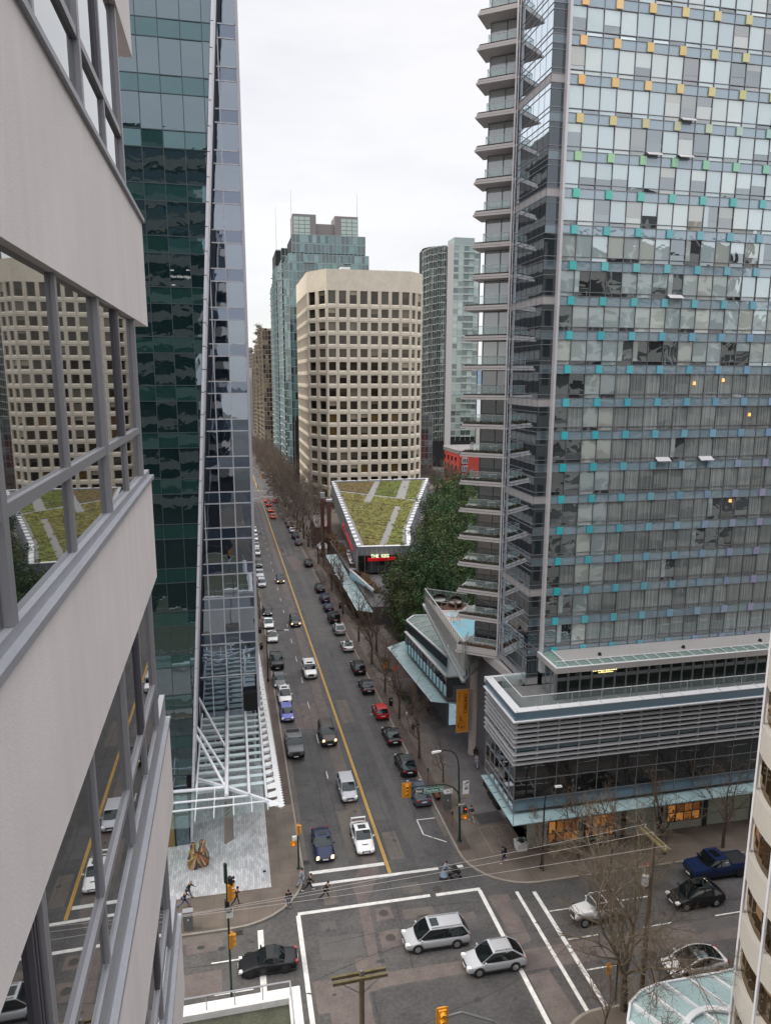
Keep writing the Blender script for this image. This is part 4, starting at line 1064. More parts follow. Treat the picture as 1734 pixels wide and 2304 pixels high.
for u in (.25, .5, .75): b.tube((A[0] + (Bq[0] - A[0]) * u, A[1] + (Bq[1] - A[1]) * u, 14.3), (A[0] + (Bq[0] - A[0]) * u, A[1] + (Bq[1] - A[1]) * u, 15.5), .03, n=4)
for k in range(5):
    u = (k + .5) / 5; b.beam((TIP[0] + (Cq[0] - TIP[0]) * u, TIP[1] + (Cq[1] - TIP[1]) * u, 11), (TIP[0] + (Cq[0] - TIP[0]) * u, TIP[1] + (Cq[1] - TIP[1]) * u, 15.5), .06, .05)
b.build('terrace_frame', 'rail_metal', tr)
b = MB(); b.prism([(25.05, 74.0), (29, 76), (29, 80.6), (27.7, 80.5), (26.6, 80.1), (25.55, 79.9)], 14.285, 14.30); b.build('pool', 'pool_water', tr)
b = MB(); b.lathe([(0, 0), (1.12, 0)], 22, (26.9, 82.6, 14.30)); b.build('hot_tub', 'pool_light', tr)
b = MB(); b.lathe([(1.13, .02), (1.28, .05), (1.3, 0)], 22, (26.9, 82.6, 14.29))
for i in range(4): b.box(25.9, 27.2, 79.2 - i * .38, 79.28 - i * .38, 14.302, 14.31)
b.build('pool_edge', 'terrace_stone', tr)
b = MB(); b.prism([(25.9, 84.6), (29, 84), (29.8, 86.3), (26.3, 89.0), (25.3, 89.8)], 14.285, 14.32); b.build('timber_deck', 'wood_deck', tr)
for x0 in (25.8, 26.6):
    b = MB(); b.path([(x0, 80.4, 14.3), (x0, 80.4, 15.1), (x0, 79.6, 15.1), (x0, 79.4, 14.35)], .03, 5); b.build('handrail', 'rail_metal', tr)
b = MB(); b.path([(25.9, 84.9, 14.3), (25.9, 84.9, 15.2), (27.6, 84.4, 15.2), (27.6, 84.4, 14.3)], .035, 5); b.build('handrail', 'rail_metal', tr)
for i, (x, y, lab) in enumerate(((26.3, 87.2, 'round dark wicker daybed nearest the point of the pool terrace rail'), (28.1, 85.9, 'round dark wicker daybed beside the hotel corner on the pool terrace'))):
    t = thing('wicker_daybed', lab, 'daybed', (x, y, 14.32), 'round wicker daybeds on the pool terrace')
    b = MB(); b.lathe([(0, .12), (.85, .12), (.95, .3), (.95, .48), (.85, .5)], 18, (x, y, 14.3)); b.build('base', 'wicker', t)
    b = MB(); n = 12
    for j in range(4):
        a0, a1 = math.radians(8 + j * 20), math.radians(8 + (j + 1) * 20)
        for q in range(n):
            t0, t1 = math.pi * q / n, math.pi * (q + 1) / n
            S = lambda t_, a: (x + .98 * math.cos(t_) * math.cos(a), y + .98 * math.sin(t_) * math.cos(a), 14.8 + .85 * math.sin(a))
            b.face([S(t0, a0), S(t1, a0), S(t1, a1), S(t0, a1)])
    b.build('hood', 'wicker', t, smooth=True)
    b = MB(); b.lathe([(0, .62), (.8, .6), (.84, .5)], 16, (x, y, 14.3)); b.build('cushion', 'table_white', t)
# ---------------------------------------------------------------- lower glass lounge building under the terrace
lb = thing('lounge_building', 'low angular glass lounge with a sloping skylight and blue awning below the pool terrace', 'building', (26, 90, gz(26, 90)))
b = MB(); b.prism([(25.0, 79.2), (30, 78), (40, 80), (40, 104), (29, 106), (24.6, 99), (24.2, 95.5)], lambda x, y: 4.3, 6.3); b.prism([(26.2, 83.2), (32, 81), (40, 82), (40, 104), (26, 101)], lambda x, y: gz(x, y), 4.3); b.build('wall', 'stone_core', lb)
W0, W1 = (25.0, 79.1), (23.75, 95.6)
gg = MB(); fr = MB(); n_ = 13
for i in range(n_):
    L = lambda u: (W0[0] + (W1[0] - W0[0]) * u, W0[1] + (W1[1] - W0[1]) * u)
    p, q = L(i / n_), L((i + 1) / n_)
    P_ = MB(); P_.face([(*p, 4.75), (*q, 4.75), (*q, 7.45), (*p, 7.45)]); P_.build('glass_screen', 'terrace_glass', lb)
    fr.beam((p[0] - .04, p[1], 4.7), (p[0] - .04, p[1], 7.5), .05, .05)
for i in range(3):
    p = (W0[0] + i * 1.05, W0[1] - i * .12); q = (W0[0] + (i + 1) * 1.05, W0[1] - (i + 1) * .12)
    P_ = MB(); P_.face([(*p, 4.75), (*q, 4.75), (*q, 7.45), (*p, 7.45)]); P_.build('glass_screen', 'terrace_glass', lb)
    fr.beam((p[0], p[1] - .04, 4.7), (p[0], p[1] - .04, 7.5), .05, .05)
fr.build('screen_frame', 'mull_dark', lb)
b = MB(); b.beam((*W0, 7.5), (*W1, 7.5), .42, .12); b.beam((*W0, 7.5), (28.2, 78.7, 7.5), .3, .12); b.build('parapet_cap', 'fascia', lb)
b = MB(); b.prism([(25.2, 79.6), (28, 79.2), (30, 90), (27.3, 99.4), (24.2, 96.5)], 6.31, 6.38); b.build('terrace_floor', 'canopy_blue', lb)
sk = [(24.75, 98.9), (26.35, 100.9), (29.0, 100.5), (29.5, 93), (26.6, 84.2)]
b = MB(); b.prism(sk[::-1], 6.4, 7.75); b.build('skylight_wall', 'store_dark', lb)
b = MB(); b.face([(x, y, 7.95) for x, y in sk]); b.build('skylight', 'green_clear', lb)
b = MB(); b.face([(x, y, 7.76) for x, y in sk]); b.build('skylight_inside', 'deck_tile', lb)
b = MB()
for p, q in zip(sk, sk[1:] + sk[:1]): b.beam((*p, 7.95), (*q, 7.95), .22, .22)
for i in range(1, 8):
    u = i / 8; p = (sk[0][0] + (sk[4][0] - sk[0][0]) * u, sk[0][1] + (sk[4][1] - sk[0][1]) * u); b.beam((*p, 8.0), (29.2, p[1] + 1.6, 8.0), .06, .06)
b.build('skylight_frame', 'coping_white', lb)
b = MB(); b.prism([(25.6, 81.0), (25.1, 79.3), (26.8, 79.0), (26.2, 83.0), (24.9, 100.6), (24.95, 101.0), (21.85, 98.6), (23.3, 79.9)][::1], 3.95, 4.05)
b = MB(); b.face([(x, y, 4.0) for x, y in ((21.85, 98.8), (23.3, 79.9), (25.6, 81.0), (25.3, 95), (24.9, 100.8))]); b.face([(x, y, 4.0) for x, y in ((23.3, 79.9), (26.9, 78.2), (27.3, 80.5), (25.6, 81.0))]); b.build('awning', 'canopy_blue', lb)
b = MB()
for i in range(1, 10):
    u = i / 10; p = (23.3 + (21.85 - 23.3) * u, 79.9 + 18.9 * u); b.beam((*p, 4.03), (25.4, p[1] + .8, 4.03), .05, .05)
b.beam((21.85, 98.8, 3.98), (23.3, 79.9, 3.98), .08, .1)
b.build('awning_bar', 'mull_light', lb)
mat('screen_photo', (.3, .4, .5), .4, attr=True, emit=((.25, .35, .42), .35))
b = MB(); rg = random.Random(2); b.box(26.5, 27.9, 82.6, 82.7, gz(27, 82.7) + .3, 3.4, (.45, .55, .6))
for _ in range(22):
    x = rg.uniform(26.55, 27.5); z = rg.uniform(-.6, 3.0); b.box(x, x + rg.uniform(.1, .35), 82.56, 82.6, z, z + rg.uniform(.1, .5), rg.choice([(.05, .07, .1), (.6, .7, .75), (.2, .3, .4), (.1, .15, .2)]))
b.build('lit_poster', 'screen_photo', lb)
# orange banner
mat('banner_orange', (.62, .24, .02), .7, var=(1.2, .04))
mat('banner_ink', (.14, .02, .01), .7)
mat('banner_pale', (.72, .42, .12), .7)
bn = thing('orange_banner', 'tall orange banner with dark vertical lettering beside the round concrete column', 'banner', (25.3, 74, 2.7))
b = MB(); b.box(24.58, 26.12, 73.98, 74.02, 2.7, 8.1); b.build('cloth', 'banner_orange', bn)
b = MB(); wr = .035
for x0, x1, z0, z1 in ((24.68, 26.02, 2.84, 2.84 + wr), (24.68, 26.02, 7.93, 7.96), (24.68, 24.68 + wr, 2.84, 7.96), (25.98, 26.02, 2.84, 7.96)): b.box(x0, x1, 73.96, 73.98, z0, z1)
for x in (25.05, 25.18, 25.3): b.box(x, x + .02, 73.96, 73.98, 4.4, 7.6)
b.build('border', 'banner_pale', bn)
text('lettering', 'CARLINO', .56, 'banner_ink', bn, (25.75, 73.96, 6.3), (0, 0, 1), (-1, 0, 0), .005, bold=.01)
b = MB()
for x0, x1, z0, z1 in ((24.78, 25.8, 3.9, 3.93), (25.2, 25.28, 4.2, 4.75), (25.0, 25.4, 4.2, 4.27), (25.02, 25.08, 4.3, 4.8), (25.25, 25.7, 3.45, 3.49), (25.2, 25.6, 3.25, 3.29), (25.2, 25.3, 3.2, 3.5), (24.8, 24.88, 3.3, 3.7), (24.95, 25.0, 3.45, 3.75), (24.92, 24.96, 6.6, 7.7)):
    b.box(x0, x1, 73.955, 73.975, z0, z1)
b.build('print', 'banner_ink', bn)
b = MB(); b.tube((24.5, 74, 8.12), (26.7, 74, 8.12), .03, n=5); b.tube((24.5, 74, 2.68), (26.6, 74, 2.68), .03, n=5); b.build('bracket', 'rail_metal', bn)

# ================================================================ STREET CANOPY, KEG RESTAURANT, BRICK HOUSE
sr = thing('terrace_arcade', 'low glass fronted arcade with a brown planted roof and blue awning along the right pavement', 'building', (25, 150, gz(25, 150)))
mat('brown_planting', (.14, .08, .045), .9, attr=True)
b = MB(); b.prism([(25.2, 128), (48, 126), (48, 186), (24.9, 186)], lambda x, y: gz(x, y), lambda x, y: .6 if y < 160 else .4); b.build('wall', 'stone_core', sr)
p0, p1 = (26.7, 134), (24.6, 150.8)
for i in range(12):
    u0, u1 = i / 12 + .004, (i + 1) / 12 - .004
    q = MB(); a = (p0[0] + (p1[0] - p0[0]) * u0, p0[1] + (p1[1] - p0[1]) * u0); c = (p0[0] + (p1[0] - p0[0]) * u1, p0[1] + (p1[1] - p0[1]) * u1)
    q.face([(*a, -1.2), (*c, -1.2), (*c, 2.0), (*a, 2.0)]); q.build('glass_screen', 'terrace_glass', sr)
b = MB(); b.beam((*p0, 2.05), (*p1, 2.05), .5, .1); b.beam((*p1, 2.05), (26.1, 150.2, 2.05), .4, .1); b.build('parapet_cap', 'fascia', sr)
b = MB(); b.face([(x, y, 0) for x, y in ((22.35, 128.2), (25.1, 126.6), (25.9, 134), (24.7, 151), (24.9, 172.5), (22.1, 172.4))]); b.build('awning', 'canopy_blue', sr)
b = MB()
y = 130
while y < 172: b.beam((22.3, y, .04), (24.9, y + .6, .04), .06, .06); y += 2.1
b.beam((22.35, 128.2, 0), (22.1, 172.4, 0), .1, .12); b.build('awning_bar', 'mull_light', sr)
b = MB(); rg = random.Random(9)
for i in range(150):
    u = rg.random(); y = 136 + u * 60; x = 27.6 - u * 2.0 + rg.uniform(-.9, .9); tuft(b, x, y, .7 + rg.uniform(0, .5), .8, 22, rg, [(.14, .08, .045), (.18, .10, .05), (.10, .065, .04), (.09, .08, .045)], .28)
tag(b.build('hedge', 'brown_planting'), 'long rusty brown hedge on the roof beside the steakhouse wall', 'hedge', kind='stuff')
# steakhouse with green roof
mat('standing_seam', (.26, .28, .30), .5, .3)
mat('sedum', (.115, .125, .035), .95, var=(1.1, .95), attr=True)
mat('gravel', (.24, .235, .22), .95, var=(2, .2))
mat('red_sign', (.50, .01, .015), .4, emit=((.8, .01, .02), .12))
mat('cap_white', (.72, .72, .73), .5)
kg = thing('steakhouse', 'steakhouse with a wedge shaped planted green roof and red lit sign', 'building', (30, 151, gz(30, 151)))
fl, fr_, bl, br = (26.35, 150.8), (38.3, 149.6), (34.7, 252.2), (71.3, 252.9); mr_ = (42.8, 168.3)
ring = [fl, fr_, mr_, br, bl]
b = MB(); b.prism(ring, 1.0, 6.4); b.build('wall', 'standing_seam', kg)
def inset(pts, d):
    out = []; n = len(pts); cx = sum(p[0] for p in pts) / n; cy = sum(p[1] for p in pts) / n
    for i in range(n):
        p, a, c = Vector(pts[i]), Vector(pts[i - 1]), Vector(pts[(i + 1) % n])
        e0 = (p - a).normalized(); e1 = (c - p).normalized(); n0 = Vector((-e0.y, e0.x)); n1 = Vector((-e1.y, e1.x))
        m = n0 + n1; out.append(tuple(p + m * (d / max(.3, 1 + n0.dot(n1)))))
    return out
inn = inset(ring, 1.0); inn2 = inset(ring, 1.15)
b = MB(); b.face([(x, y, 6.45) for x, y in inn2]); b.build('gravel_bed', 'gravel', kg)
cap = []
n = len(ring)
for i in range(n):
    a, c, ai, ci = ring[i], ring[(i + 1) % n], inn[i], inn[(i + 1) % n]
    b = MB(); L = math.hypot(c[0] - a[0], c[1] - a[1]); m = max(2, int(L / 4.2))
    b.hexa([(*a, 6.4), (*c, 6.4), (*ci, 6.4), (*ai, 6.4), (*a, 6.9), (*c, 6.9), (*ci, 6.9), (*ai, 6.9)]); b.build('parapet', 'standing_seam', kg)
    b = MB()
    for j in range(m):
        u0, u1 = j / m + .012, (j + 1) / m - .012
        Q = lambda p, q, u: (p[0] + (q[0] - p[0]) * u, p[1] + (q[1] - p[1]) * u)
        p_ = [Q(a, c, u0), Q(a, c, u1), Q(ai, ci, u1), Q(ai, ci, u0)]
        b.hexa([(*q, 6.91) for q in p_] + [(*q, 7.0) for q in p_])
    b.build('parapet_cap', 'cap_white', kg)
# green beds between gravel paths, cut as real beds
def clip(poly, a, b_, c):   # keep a x + b y + c >= 0
    out = []
    for i in range(len(poly)):
        p, q = poly[i], poly[(i + 1) % len(poly)]; dp = a * p[0] + b_ * p[1] + c; dq = a * q[0] + b_ * q[1] + c
        if dp >= 0: out.append(p)
        if dp * dq < 0: t = dp / (dp - dq); out.append((p[0] + (q[0] - p[0]) * t, p[1] + (q[1] - p[1]) * t))
    return out
def line(p, q, w_):
    dx_, dy_ = q[0] - p[0], q[1] - p[1]; L = math.hypot(dx_, dy_); a, b_ = -dy_ / L, dx_ / L; c = -(a * p[0] + b_ * p[1]); return a, b_, c, w_ / 2
beds = [inset(ring, 1.9)]
cross = [line((34.67, 231.2), (55.28, 208.94), 2.6), line((33.21, 215.27), (50.98, 196.62), .9), line((30.36, 180.57), (39.25, 172.2), .8), line((28.64, 162.5), (33.77, 157.64), .7)]
for a, b_, c, h in cross:
    nb = []
    for p in beds:
        for s_ in (1, -1):
            q = clip(p, a * s_, b_ * s_, c * s_ - h)
            if len(q) > 2: nb.append(q)
    beds = nb
longs = [(line((49.32, 243.25), (39.93, 210.18), 2.2), lambda cy, cx: cy > 206), (line((47.07, 199.92), (34.79, 160.13), 1.7), lambda cy, cx: 150 < cy < 200), (line((59.61, 242.43), (51.9, 216.34), 3.0), lambda cy, cx: cy > 222)]
for (a, b_, c, h), ok in longs:
    nb = []
    for p in beds:
        cy = sum(q[1] for q in p) / len(p); cx = sum(q[0] for q in p) / len(p)
        if not ok(cy, cx): nb.append(p); continue
        for s_ in (1, -1):
            q = clip(p, a * s_, b_ * s_, c * s_ - h)
            if len(q) > 2: nb.append(q)
    beds = nb
rg = random.Random(8); cols_ = [(.125, .135, .025), (.145, .13, .03), (.11, .13, .022), (.15, .125, .035), (.14, .14, .025), (.13, .12, .03)]
beds = [p for p in beds if len(p) > 2]
beds.sort(key=lambda p: -sum(q[1] for q in p) / len(p))
for i, p in enumerate(beds):
    cx = sum(q[0] for q in p) / len(p)
    col = cols_[i % 6]
    if i == 0: col = (.12, .075, .035)
    if i == 1: col = (.08, .105, .015)
    b = MB(); b.prism(p, 6.46, 6.6, col); b.build('planted_bed', 'sedum', kg)
tb_ = MB(); rg = random.Random(44)
for p in beds:
    x0_, x1_ = min(q[0] for q in p), max(q[0] for q in p); y0_, y1_ = min(q[1] for q in p), max(q[1] for q in p)
    for _ in range(int((x1_ - x0_) * (y1_ - y0_) * .55)):
        x, y = rg.uniform(x0_, x1_), rg.uniform(y0_, y1_); ok_ = False; n = len(p)
        for i in range(n):
            (xa, ya), (xb, yb) = p[i], p[(i + 1) % n]
            if (ya > y) != (yb > y) and x < (xb - xa) * (y - ya) / (yb - ya) + xa: ok_ = not ok_
        if ok_: tuft(tb_, x, y, 6.6, rg.uniform(.3, 1.0), 5, rg, [(.10, .11, .02), (.17, .16, .03), (.07, .08, .018), (.14, .085, .035), (.20, .19, .05)], .3, .25)
tag(tb_.build('sedum_tufts', 'shrub', kg), kind='stuff')
for x, y in ((40, 175), (52, 225), (36, 200), (58, 236)):
    b = MB(); b.lathe([(0, .35), (.35, .3), (.4, 0)], 10, (x, y, 6.6)); b.build('roof_drain', 'galv', kg)
# seams of the leaning metal side wall
b = MB()
for i in range(44):
    u = i / 44; a = (fl[0] + (bl[0] - fl[0]) * u, fl[1] + (bl[1] - fl[1]) * u); b = MB(); b.beam((a[0] - .03, a[1], 6.38), (a[0] + .0 - .03, a[1], 1.2), .08, .08); b.build('seam', 'mull_light', kg)
    a = (mr_[0] + (br[0] - mr_[0]) * u, mr_[1] + (br[1] - mr_[1]) * u); b = MB(); b.beam((a[0] + .05, a[1] - .05, 6.38), (a[0] + .05, a[1] - .05, 1.2), .08, .08); b.build('seam', 'mull_light', kg)
for i in range(11): x = fl[0] + (fr_[0] - fl[0]) * i / 11; y = fl[1] + (fr_[1] - fl[1]) * i / 11; b = MB(); b.beam((x, y - .03, 6.38), (x, y - .03, 5.1), .05, .05); b.build('seam', 'mull_light', kg)

b = MB(); b.hexa([(26.5, 150.72, 1.0), (35.5, 149.8, 1.0), (35.5, 149.75, 1.0), (26.5, 150.7, 1.0), (26.5, 150.72, 5.0), (35.5, 149.8, 5.0), (35.5, 149.75, 5.0), (26.5, 150.7, 5.0)]); b.build('front_window', 'podium_glass', kg)
b = MB()
for i in range(7): x = 26.5 + i * 1.5; b.beam((x, 150.65 - (x - 26.5) * .105, 1), (x, 150.65 - (x - 26.5) * .105, 5.05), .22 if i in (0, 3, 5) else .1, .12)
b.build('front_mullion', 'standing_seam', kg)
b = MB(); b.box(28.5, 34.6, 149.2, 149.75, 3.95, 4.55); b.build('red_band', 'red_sign', kg)
mat('keg_letters', (.9, .95, .75), .5, emit=((.85, 1, .6), .5))
text('lettering', 'THE  KEG', .95, 'keg_letters', kg, (31.2, 149.3, 5.0), (1, -.1, 0), (0, 0, 1), .06, bold=.02)
text('small_lettering', 'STEAKHOUSE + BAR', .26, 'sealed_dark', kg, (31.5, 149.17, 4.25), (1, 0, 0), (0, 0, 1), .01)
b = MB(); b.beam((26.9, 160, 3.9), (28.4, 180, 3.9), .3, .35); b.build('side_red_band', 'red_sign', kg)
text('side_lettering', 'KEG', 2.3, 'red_sign', kg, (28.3, 183, 4.6), (-.08, -1, 0), (0, 0, 1), .1, bold=.04)
b = MB(); b.beam((26.4, 158, 1.3), (27.4, 171, 1.3), .9, .12); b.build('side_canopy', 'cap_white', kg)
# brick house and chimney
mat('brick', (.12, .055, .045), .85, var=(1.5, .2)); mat('flat_roof', (.22, .20, .18), .9, var=(.7, .3))
bh = thing('brick_house', 'small old dark brick house with a flat roof before the steakhouse', 'building', (25.5, 215, gz(25, 215)))
b = MB(); b.prism([(23.7, 205.5), (28.2, 206.5), (29.8, 222.8), (23.9, 222)], lambda x, y: gz(x, y), 0); b.build('wall', 'brick', bh)
b = MB(); b.prism([(24.0, 206), (27.9, 206.9), (29.4, 222.3), (24.2, 221.6)], .01, .05); b.build('roof', 'flat_roof', bh)
b = MB(); 
for p, q in (((23.7, 205.5), (28.2, 206.5)), ((23.9, 222), (23.7, 205.5)), ((29.8, 222.8), (23.9, 222))): b.beam((*p, .2), (*q, .2), .35, .45)
b.build('parapet', 'fascia', bh)
b = MB()
for y in (208, 211, 214, 217): 
    for z in (-5, -2.2): b.box(23.62, 23.7, y, y + 1.1, z, z + 1.5)
b.build('window', 'podium_glass', bh)
ch = thing('brick_chimney', 'tall square dark brick chimney tower with metal cap before the steakhouse side', 'chimney', (25.4, 190, gz(25, 190)))
b = MB(); b.box(24.95, 25.95, 189.7, 190.7, gz(25, 190), 10.4); b.build('stack', 'brick', ch)
b = MB(); b.box(24.8, 26.1, 189.6, 190.8, 10.4, 10.9); b.box(23.4, 24.6, 192, 193, 11, 12.6); b.tube((24.7, 190.3, 10.9), (26.3, 190.3, 10.9), .25); b.build('metal_cap', 'galv', ch)
b = MB(); b.box(23.5, 24.4, 192, 193, gz(24, 192), 11); b.build('side_stack', 'brick', ch)
te = thing('white_tent', 'white fabric tent on the pavement below the brick chimney', 'tent', (24.2, 196, gz(24, 196)))
b = MB(); 
for i in range(8):
    a0, a1 = i * math.pi / 4, (i + 1) * math.pi / 4; z = gz(24, 196)
    b.face([(24.2 + 1.9 * math.cos(a0), 196 + 3.2 * math.sin(a0), z + 2.6), (24.2 + 1.9 * math.cos(a1), 196 + 3.2 * math.sin(a1), z + 2.6), (24.2, 196, z + 4.3)])
b.build('canvas', 'cap_white', te)
b = MB()
for a in (0, 2, 4, 6): b.tube((24.2 + 1.8 * math.cos(a * math.pi / 4), 196 + 3.1 * math.sin(a * math.pi / 4), gz(24, 196) + H), (24.2 + 1.8 * math.cos(a * math.pi / 4), 196 + 3.1 * math.sin(a * math.pi / 4), gz(24, 196) + 2.6), .05, n=5)
b.build('tent_pole', 'mull_light', te)

# ================================================================ BEIGE OFFICE TOWER
mat('precast', (.60, .545, .45), .85, var=(.06, .12))
mat('precast_seam', (.22, .19, .15), .9)
glass('office_glass', (.02, .018, .015), (.78, .74, .66), .07, wave=(.3, .12), attr=True)
be = thing('beige_office_tower', 'beige precast office tower with chamfered corners and a grid of dark square windows', 'building', (55, 293, gz(55, 293)))
Yf = 293.; cor = [(39.3, Yf), (74.1, Yf), (80.6, Yf + 6.5), (80.6, Yf + 58), (32.7, Yf + 58), (32.7, Yf + 11.5)]
zT = 86.0; zW = 78.2
b = MB(); b.prism(cor, zW, zT); b.build('parapet', 'precast', be)
b = MB(); b.prism(inset(cor, .8), zT + .01, zT + .03); b.build('roof', 'flat_roof', be)
b = MB(); b.prism(inset(cor, 1.3), -12, zW); b.build('core', 'sealed_dark', be)
FLH = 5.27; nfl = 17
segs = [(cor[5], cor[0], 2), (cor[0], cor[1], 8), (cor[1], cor[2], 2), (cor[4], cor[5], 13)]
wins = []; wall = MB(); seam = MB()
rg = random.Random(21)
for (a, c, n_) in segs:
    L = math.hypot(c[0] - a[0], c[1] - a[1]); ex, ey = (c[0] - a[0]) / L, (c[1] - a[1]) / L; nxx, nyy = ey, -ex   # outward
    wd = L / n_
    mrg = .06 if n_ > 2 else .05
    # corner fillet: wide solid strips on the short chamfers
    for fl_ in range(nfl):
        z1 = zW - fl_ * FLH if fl_ else zW; z1 = zW - (fl_ * FLH + (1.6 if fl_ else 0)); z0 = zW - ((fl_ + 1) * FLH + 1.6)
        top = (fl_ == 0)
        for i in range(n_):
            u0, u1 = i * wd, (i + 1) * wd
            def Q(u, d, z): return (a[0] + ex * u + nxx * d, a[1] + ey * u + nyy * d, z)
            fw = .145 * wd if n_ > 2 else .15 * wd
            wz0, wz1 = z0 + .19 * FLH, z1 - (.08 * FLH)
            if fl_ == 0: wz1 = z1 - .35
            o = [(u0, z0), (u1, z0), (u1, z1), (u0, z1)]; m = [(u0 + fw, wz0), (u1 - fw, wz0), (u1 - fw, wz1), (u0 + fw, wz1)]
            g = .55
            for j in range(4):
                p, q, r_, s_ = o[j], o[(j + 1) % 4], m[(j + 1) % 4], m[j]
                wall.face([Q(*p[:1], 0, p[1]), Q(q[0], 0, q[1]), Q(r_[0] , -.0, r_[1]), Q(s_[0], -.0, s_[1])])
            # splayed reveal
            mi_ = [(m[0][0] + .12, m[0][1] + .45), (m[1][0] - .12, m[1][1] + .45), (m[2][0] - .12, m[2][1] - .1), (m[3][0] + .12, m[3][1] - .1)]
            for j in range(4):
                p, q, r_, s_ = m[j], m[(j + 1) % 4], mi_[(j + 1) % 4], mi_[j]
                wall.face([Q(p[0], 0, p[1]), Q(q[0], 0, q[1]), Q(r_[0], -g, r_[1]), Q(s_[0], -g, s_[1])])
            cs_ = rg.uniform(.4, 1.5); col = tuple(v * cs_ for v in (.022, .019, .015)); u_ = rg.random()
            k_ = MB(); zmid = mi_[0][1] + (mi_[2][1] - mi_[0][1]) * rg.uniform(.2, .75)
            bl_ = (.055, .048, .038) if u_ < .45 else col
            if u_ < .12 and fl_ > 7: bl_ = (.10, .06, .022)
            if .12 < u_ < .26: bl_ = (.12, .11, .085)
            if .26 < u_ < .34: bl_ = (.28, .25, .19)
            k_.face([Q(mi_[0][0], -g, mi_[0][1]), Q(mi_[1][0], -g, mi_[0][1]), Q(mi_[1][0], -g, zmid), Q(mi_[0][0], -g, zmid)], col if u_ > .2 else bl_)
            k_.face([Q(mi_[0][0], -g, zmid), Q(mi_[1][0], -g, zmid), Q(mi_[1][0], -g, mi_[2][1]), Q(mi_[0][0], -g, mi_[2][1])], bl_)
            wins.append(((0 if n_ == 8 else 1 if n_ == 2 else 2) * 100 + fl_, k_))
            seam.beam(Q(u0, .01, z0), Q(u0, .01, z1), .10, .05)
        seam.beam((a[0] + nxx * .01, a[1] + nyy * .01, z0), (c[0] + nxx * .01, c[1] + nyy * .01, z0), .05, .10)
wall.build('wall', 'precast', be); seam.build('panel_joint', 'precast_seam', be)
panes('window', [q for _, q in sorted(wins, key=lambda t: t[0])], 'office_glass', be)
b = MB(); b.box(47, 51, 305, 311, 86, 88.6); b.tube((46, 308, 86.3), (48, 308, 88.4), .5); b.tube((65, 300, 86), (65, 300, 87.6), .15); b.build('roof_plant', 'cap_white', be)

# ================================================================ TEAL GLASS TOWERS AND OTHERS FAR OFF
glass('teal_pane', (.05, .2, .2), (.75, .9, .9), .18, attr=True)
mat('teal_frame', (.30, .36, .36), .5, .2); mat('grey_panel', (.20, .185, .185), .7)
mat('pale_frame', (.42, .46, .45), .5)
def grid_tower(root, name, a, c, z0, z1, fh, nb, palette, m, frame, seed, limit=60, slab=.28, balcony=None, mull=.14):
    rg = random.Random(seed); L = math.hypot(c[0] - a[0], c[1] - a[1]); ex, ey = (c[0] - a[0]) / L, (c[1] - a[1]) / L; nx2, ny2 = ey, -ex
    items = []; fr = MB(); z = z1; wd = L / nb
    pier = [rg.random() < .22 for _ in range(nb)]
    def Q(u, d, z): return (a[0] + ex * u + nx2 * d, a[1] + ey * u + ny2 * d, z)
    while z - fh > z0:
        for i in range(nb):
            q = MB(); u0, u1 = i * wd, (i + 1) * wd; col = rg.choice(palette); s = rg.uniform(.75, 1.2)
            if pier[i] and rg.random() < .75: col = palette[-1]
            q.face([Q(u0, 0, z - fh + slab * 2.2), Q(u1, 0, z - fh + slab * 2.2), Q(u1, 0, z), Q(u0, 0, z)], tuple(v * s for v in col))
            q.face([Q(u0, 0, z - fh), Q(u1, 0, z - fh), Q(u1, 0, z - fh + slab * 2.2), Q(u0, 0, z - fh + slab * 2.2)], tuple(v * .8 for v in palette[0]))
            items.append(q)
            if balcony and (i in balcony):
                fr.hexa([Q(u0, 0, z - fh), Q(u1, 0, z - fh), Q(u1, 1.5, z - fh), Q(u0, 1.5, z - fh), Q(u0, 0, z - fh + .3), Q(u1, 0, z - fh + .3), Q(u1, 1.5, z - fh + .3), Q(u0, 1.5, z - fh + .3)])
        fr.beam(Q(0, .05, z), Q(L, .05, z), .2, slab); z -= fh
    for i in range(nb + 1): fr.beam(Q(i * wd, .05, z0), Q(i * wd, .05, z1), mull, .2)
    panes(name, items, m, root, limit); fr.build('frame', frame, root)
TEAL = [(.045, .115, .115), (.08, .18, .17), (.03, .07, .075), (.12, .20, .21), (.012, .02, .028), (.07, .095, .12), (.015, .022, .03)]
t1 = thing('teal_glass_tower', 'tall teal green glass apartment tower with two square penthouse blocks behind the beige tower', 'building', (50, 400, gz(50, 400)))
b = MB(); b.box(33.9, 77, 400.2, 440, -16, 108.2); b.box(35.6, 75, 400.2, 432, 108.2, 118.0); b.build('core', 'sealed_dark', t1)
grid_tower(t1, 'window', (35.4, 400), (75.2, 400), 108.4, 118.3, 4.6, 18, TEAL, 'teal_pane', 'teal_frame', 1, 60)
grid_tower(t1, 'window', (33.7, 399.8), (77.1, 399.8), 20, 108.4, 4.55, 22, TEAL, 'teal_pane', 'teal_frame', 2, 60, balcony=(4, 5, 6, 15, 16))
grid_tower(t1, 'side_window', (33.7, 440), (33.7, 399.8), -8, 108.4, 4.55, 12, TEAL, 'teal_pane', 'teal_frame', 3, 60, balcony=(2, 3))
grid_tower(t1, 'side_window', (31.0, 404), (35, 399.8), -8, 100, 4.55, 3, TEAL, 'teal_pane', 'teal_frame', 3, 30)
b = MB(); b.box(36.2, 48.6, 400.5, 415, 118.3, 128.7); b.box(58.7, 71.3, 400.5, 415, 118.3, 128.5); b.box(44, 64, 402, 414, 118.3, 124.4); b.build('penthouse_block', 'grey_panel', t1)
b = MB()
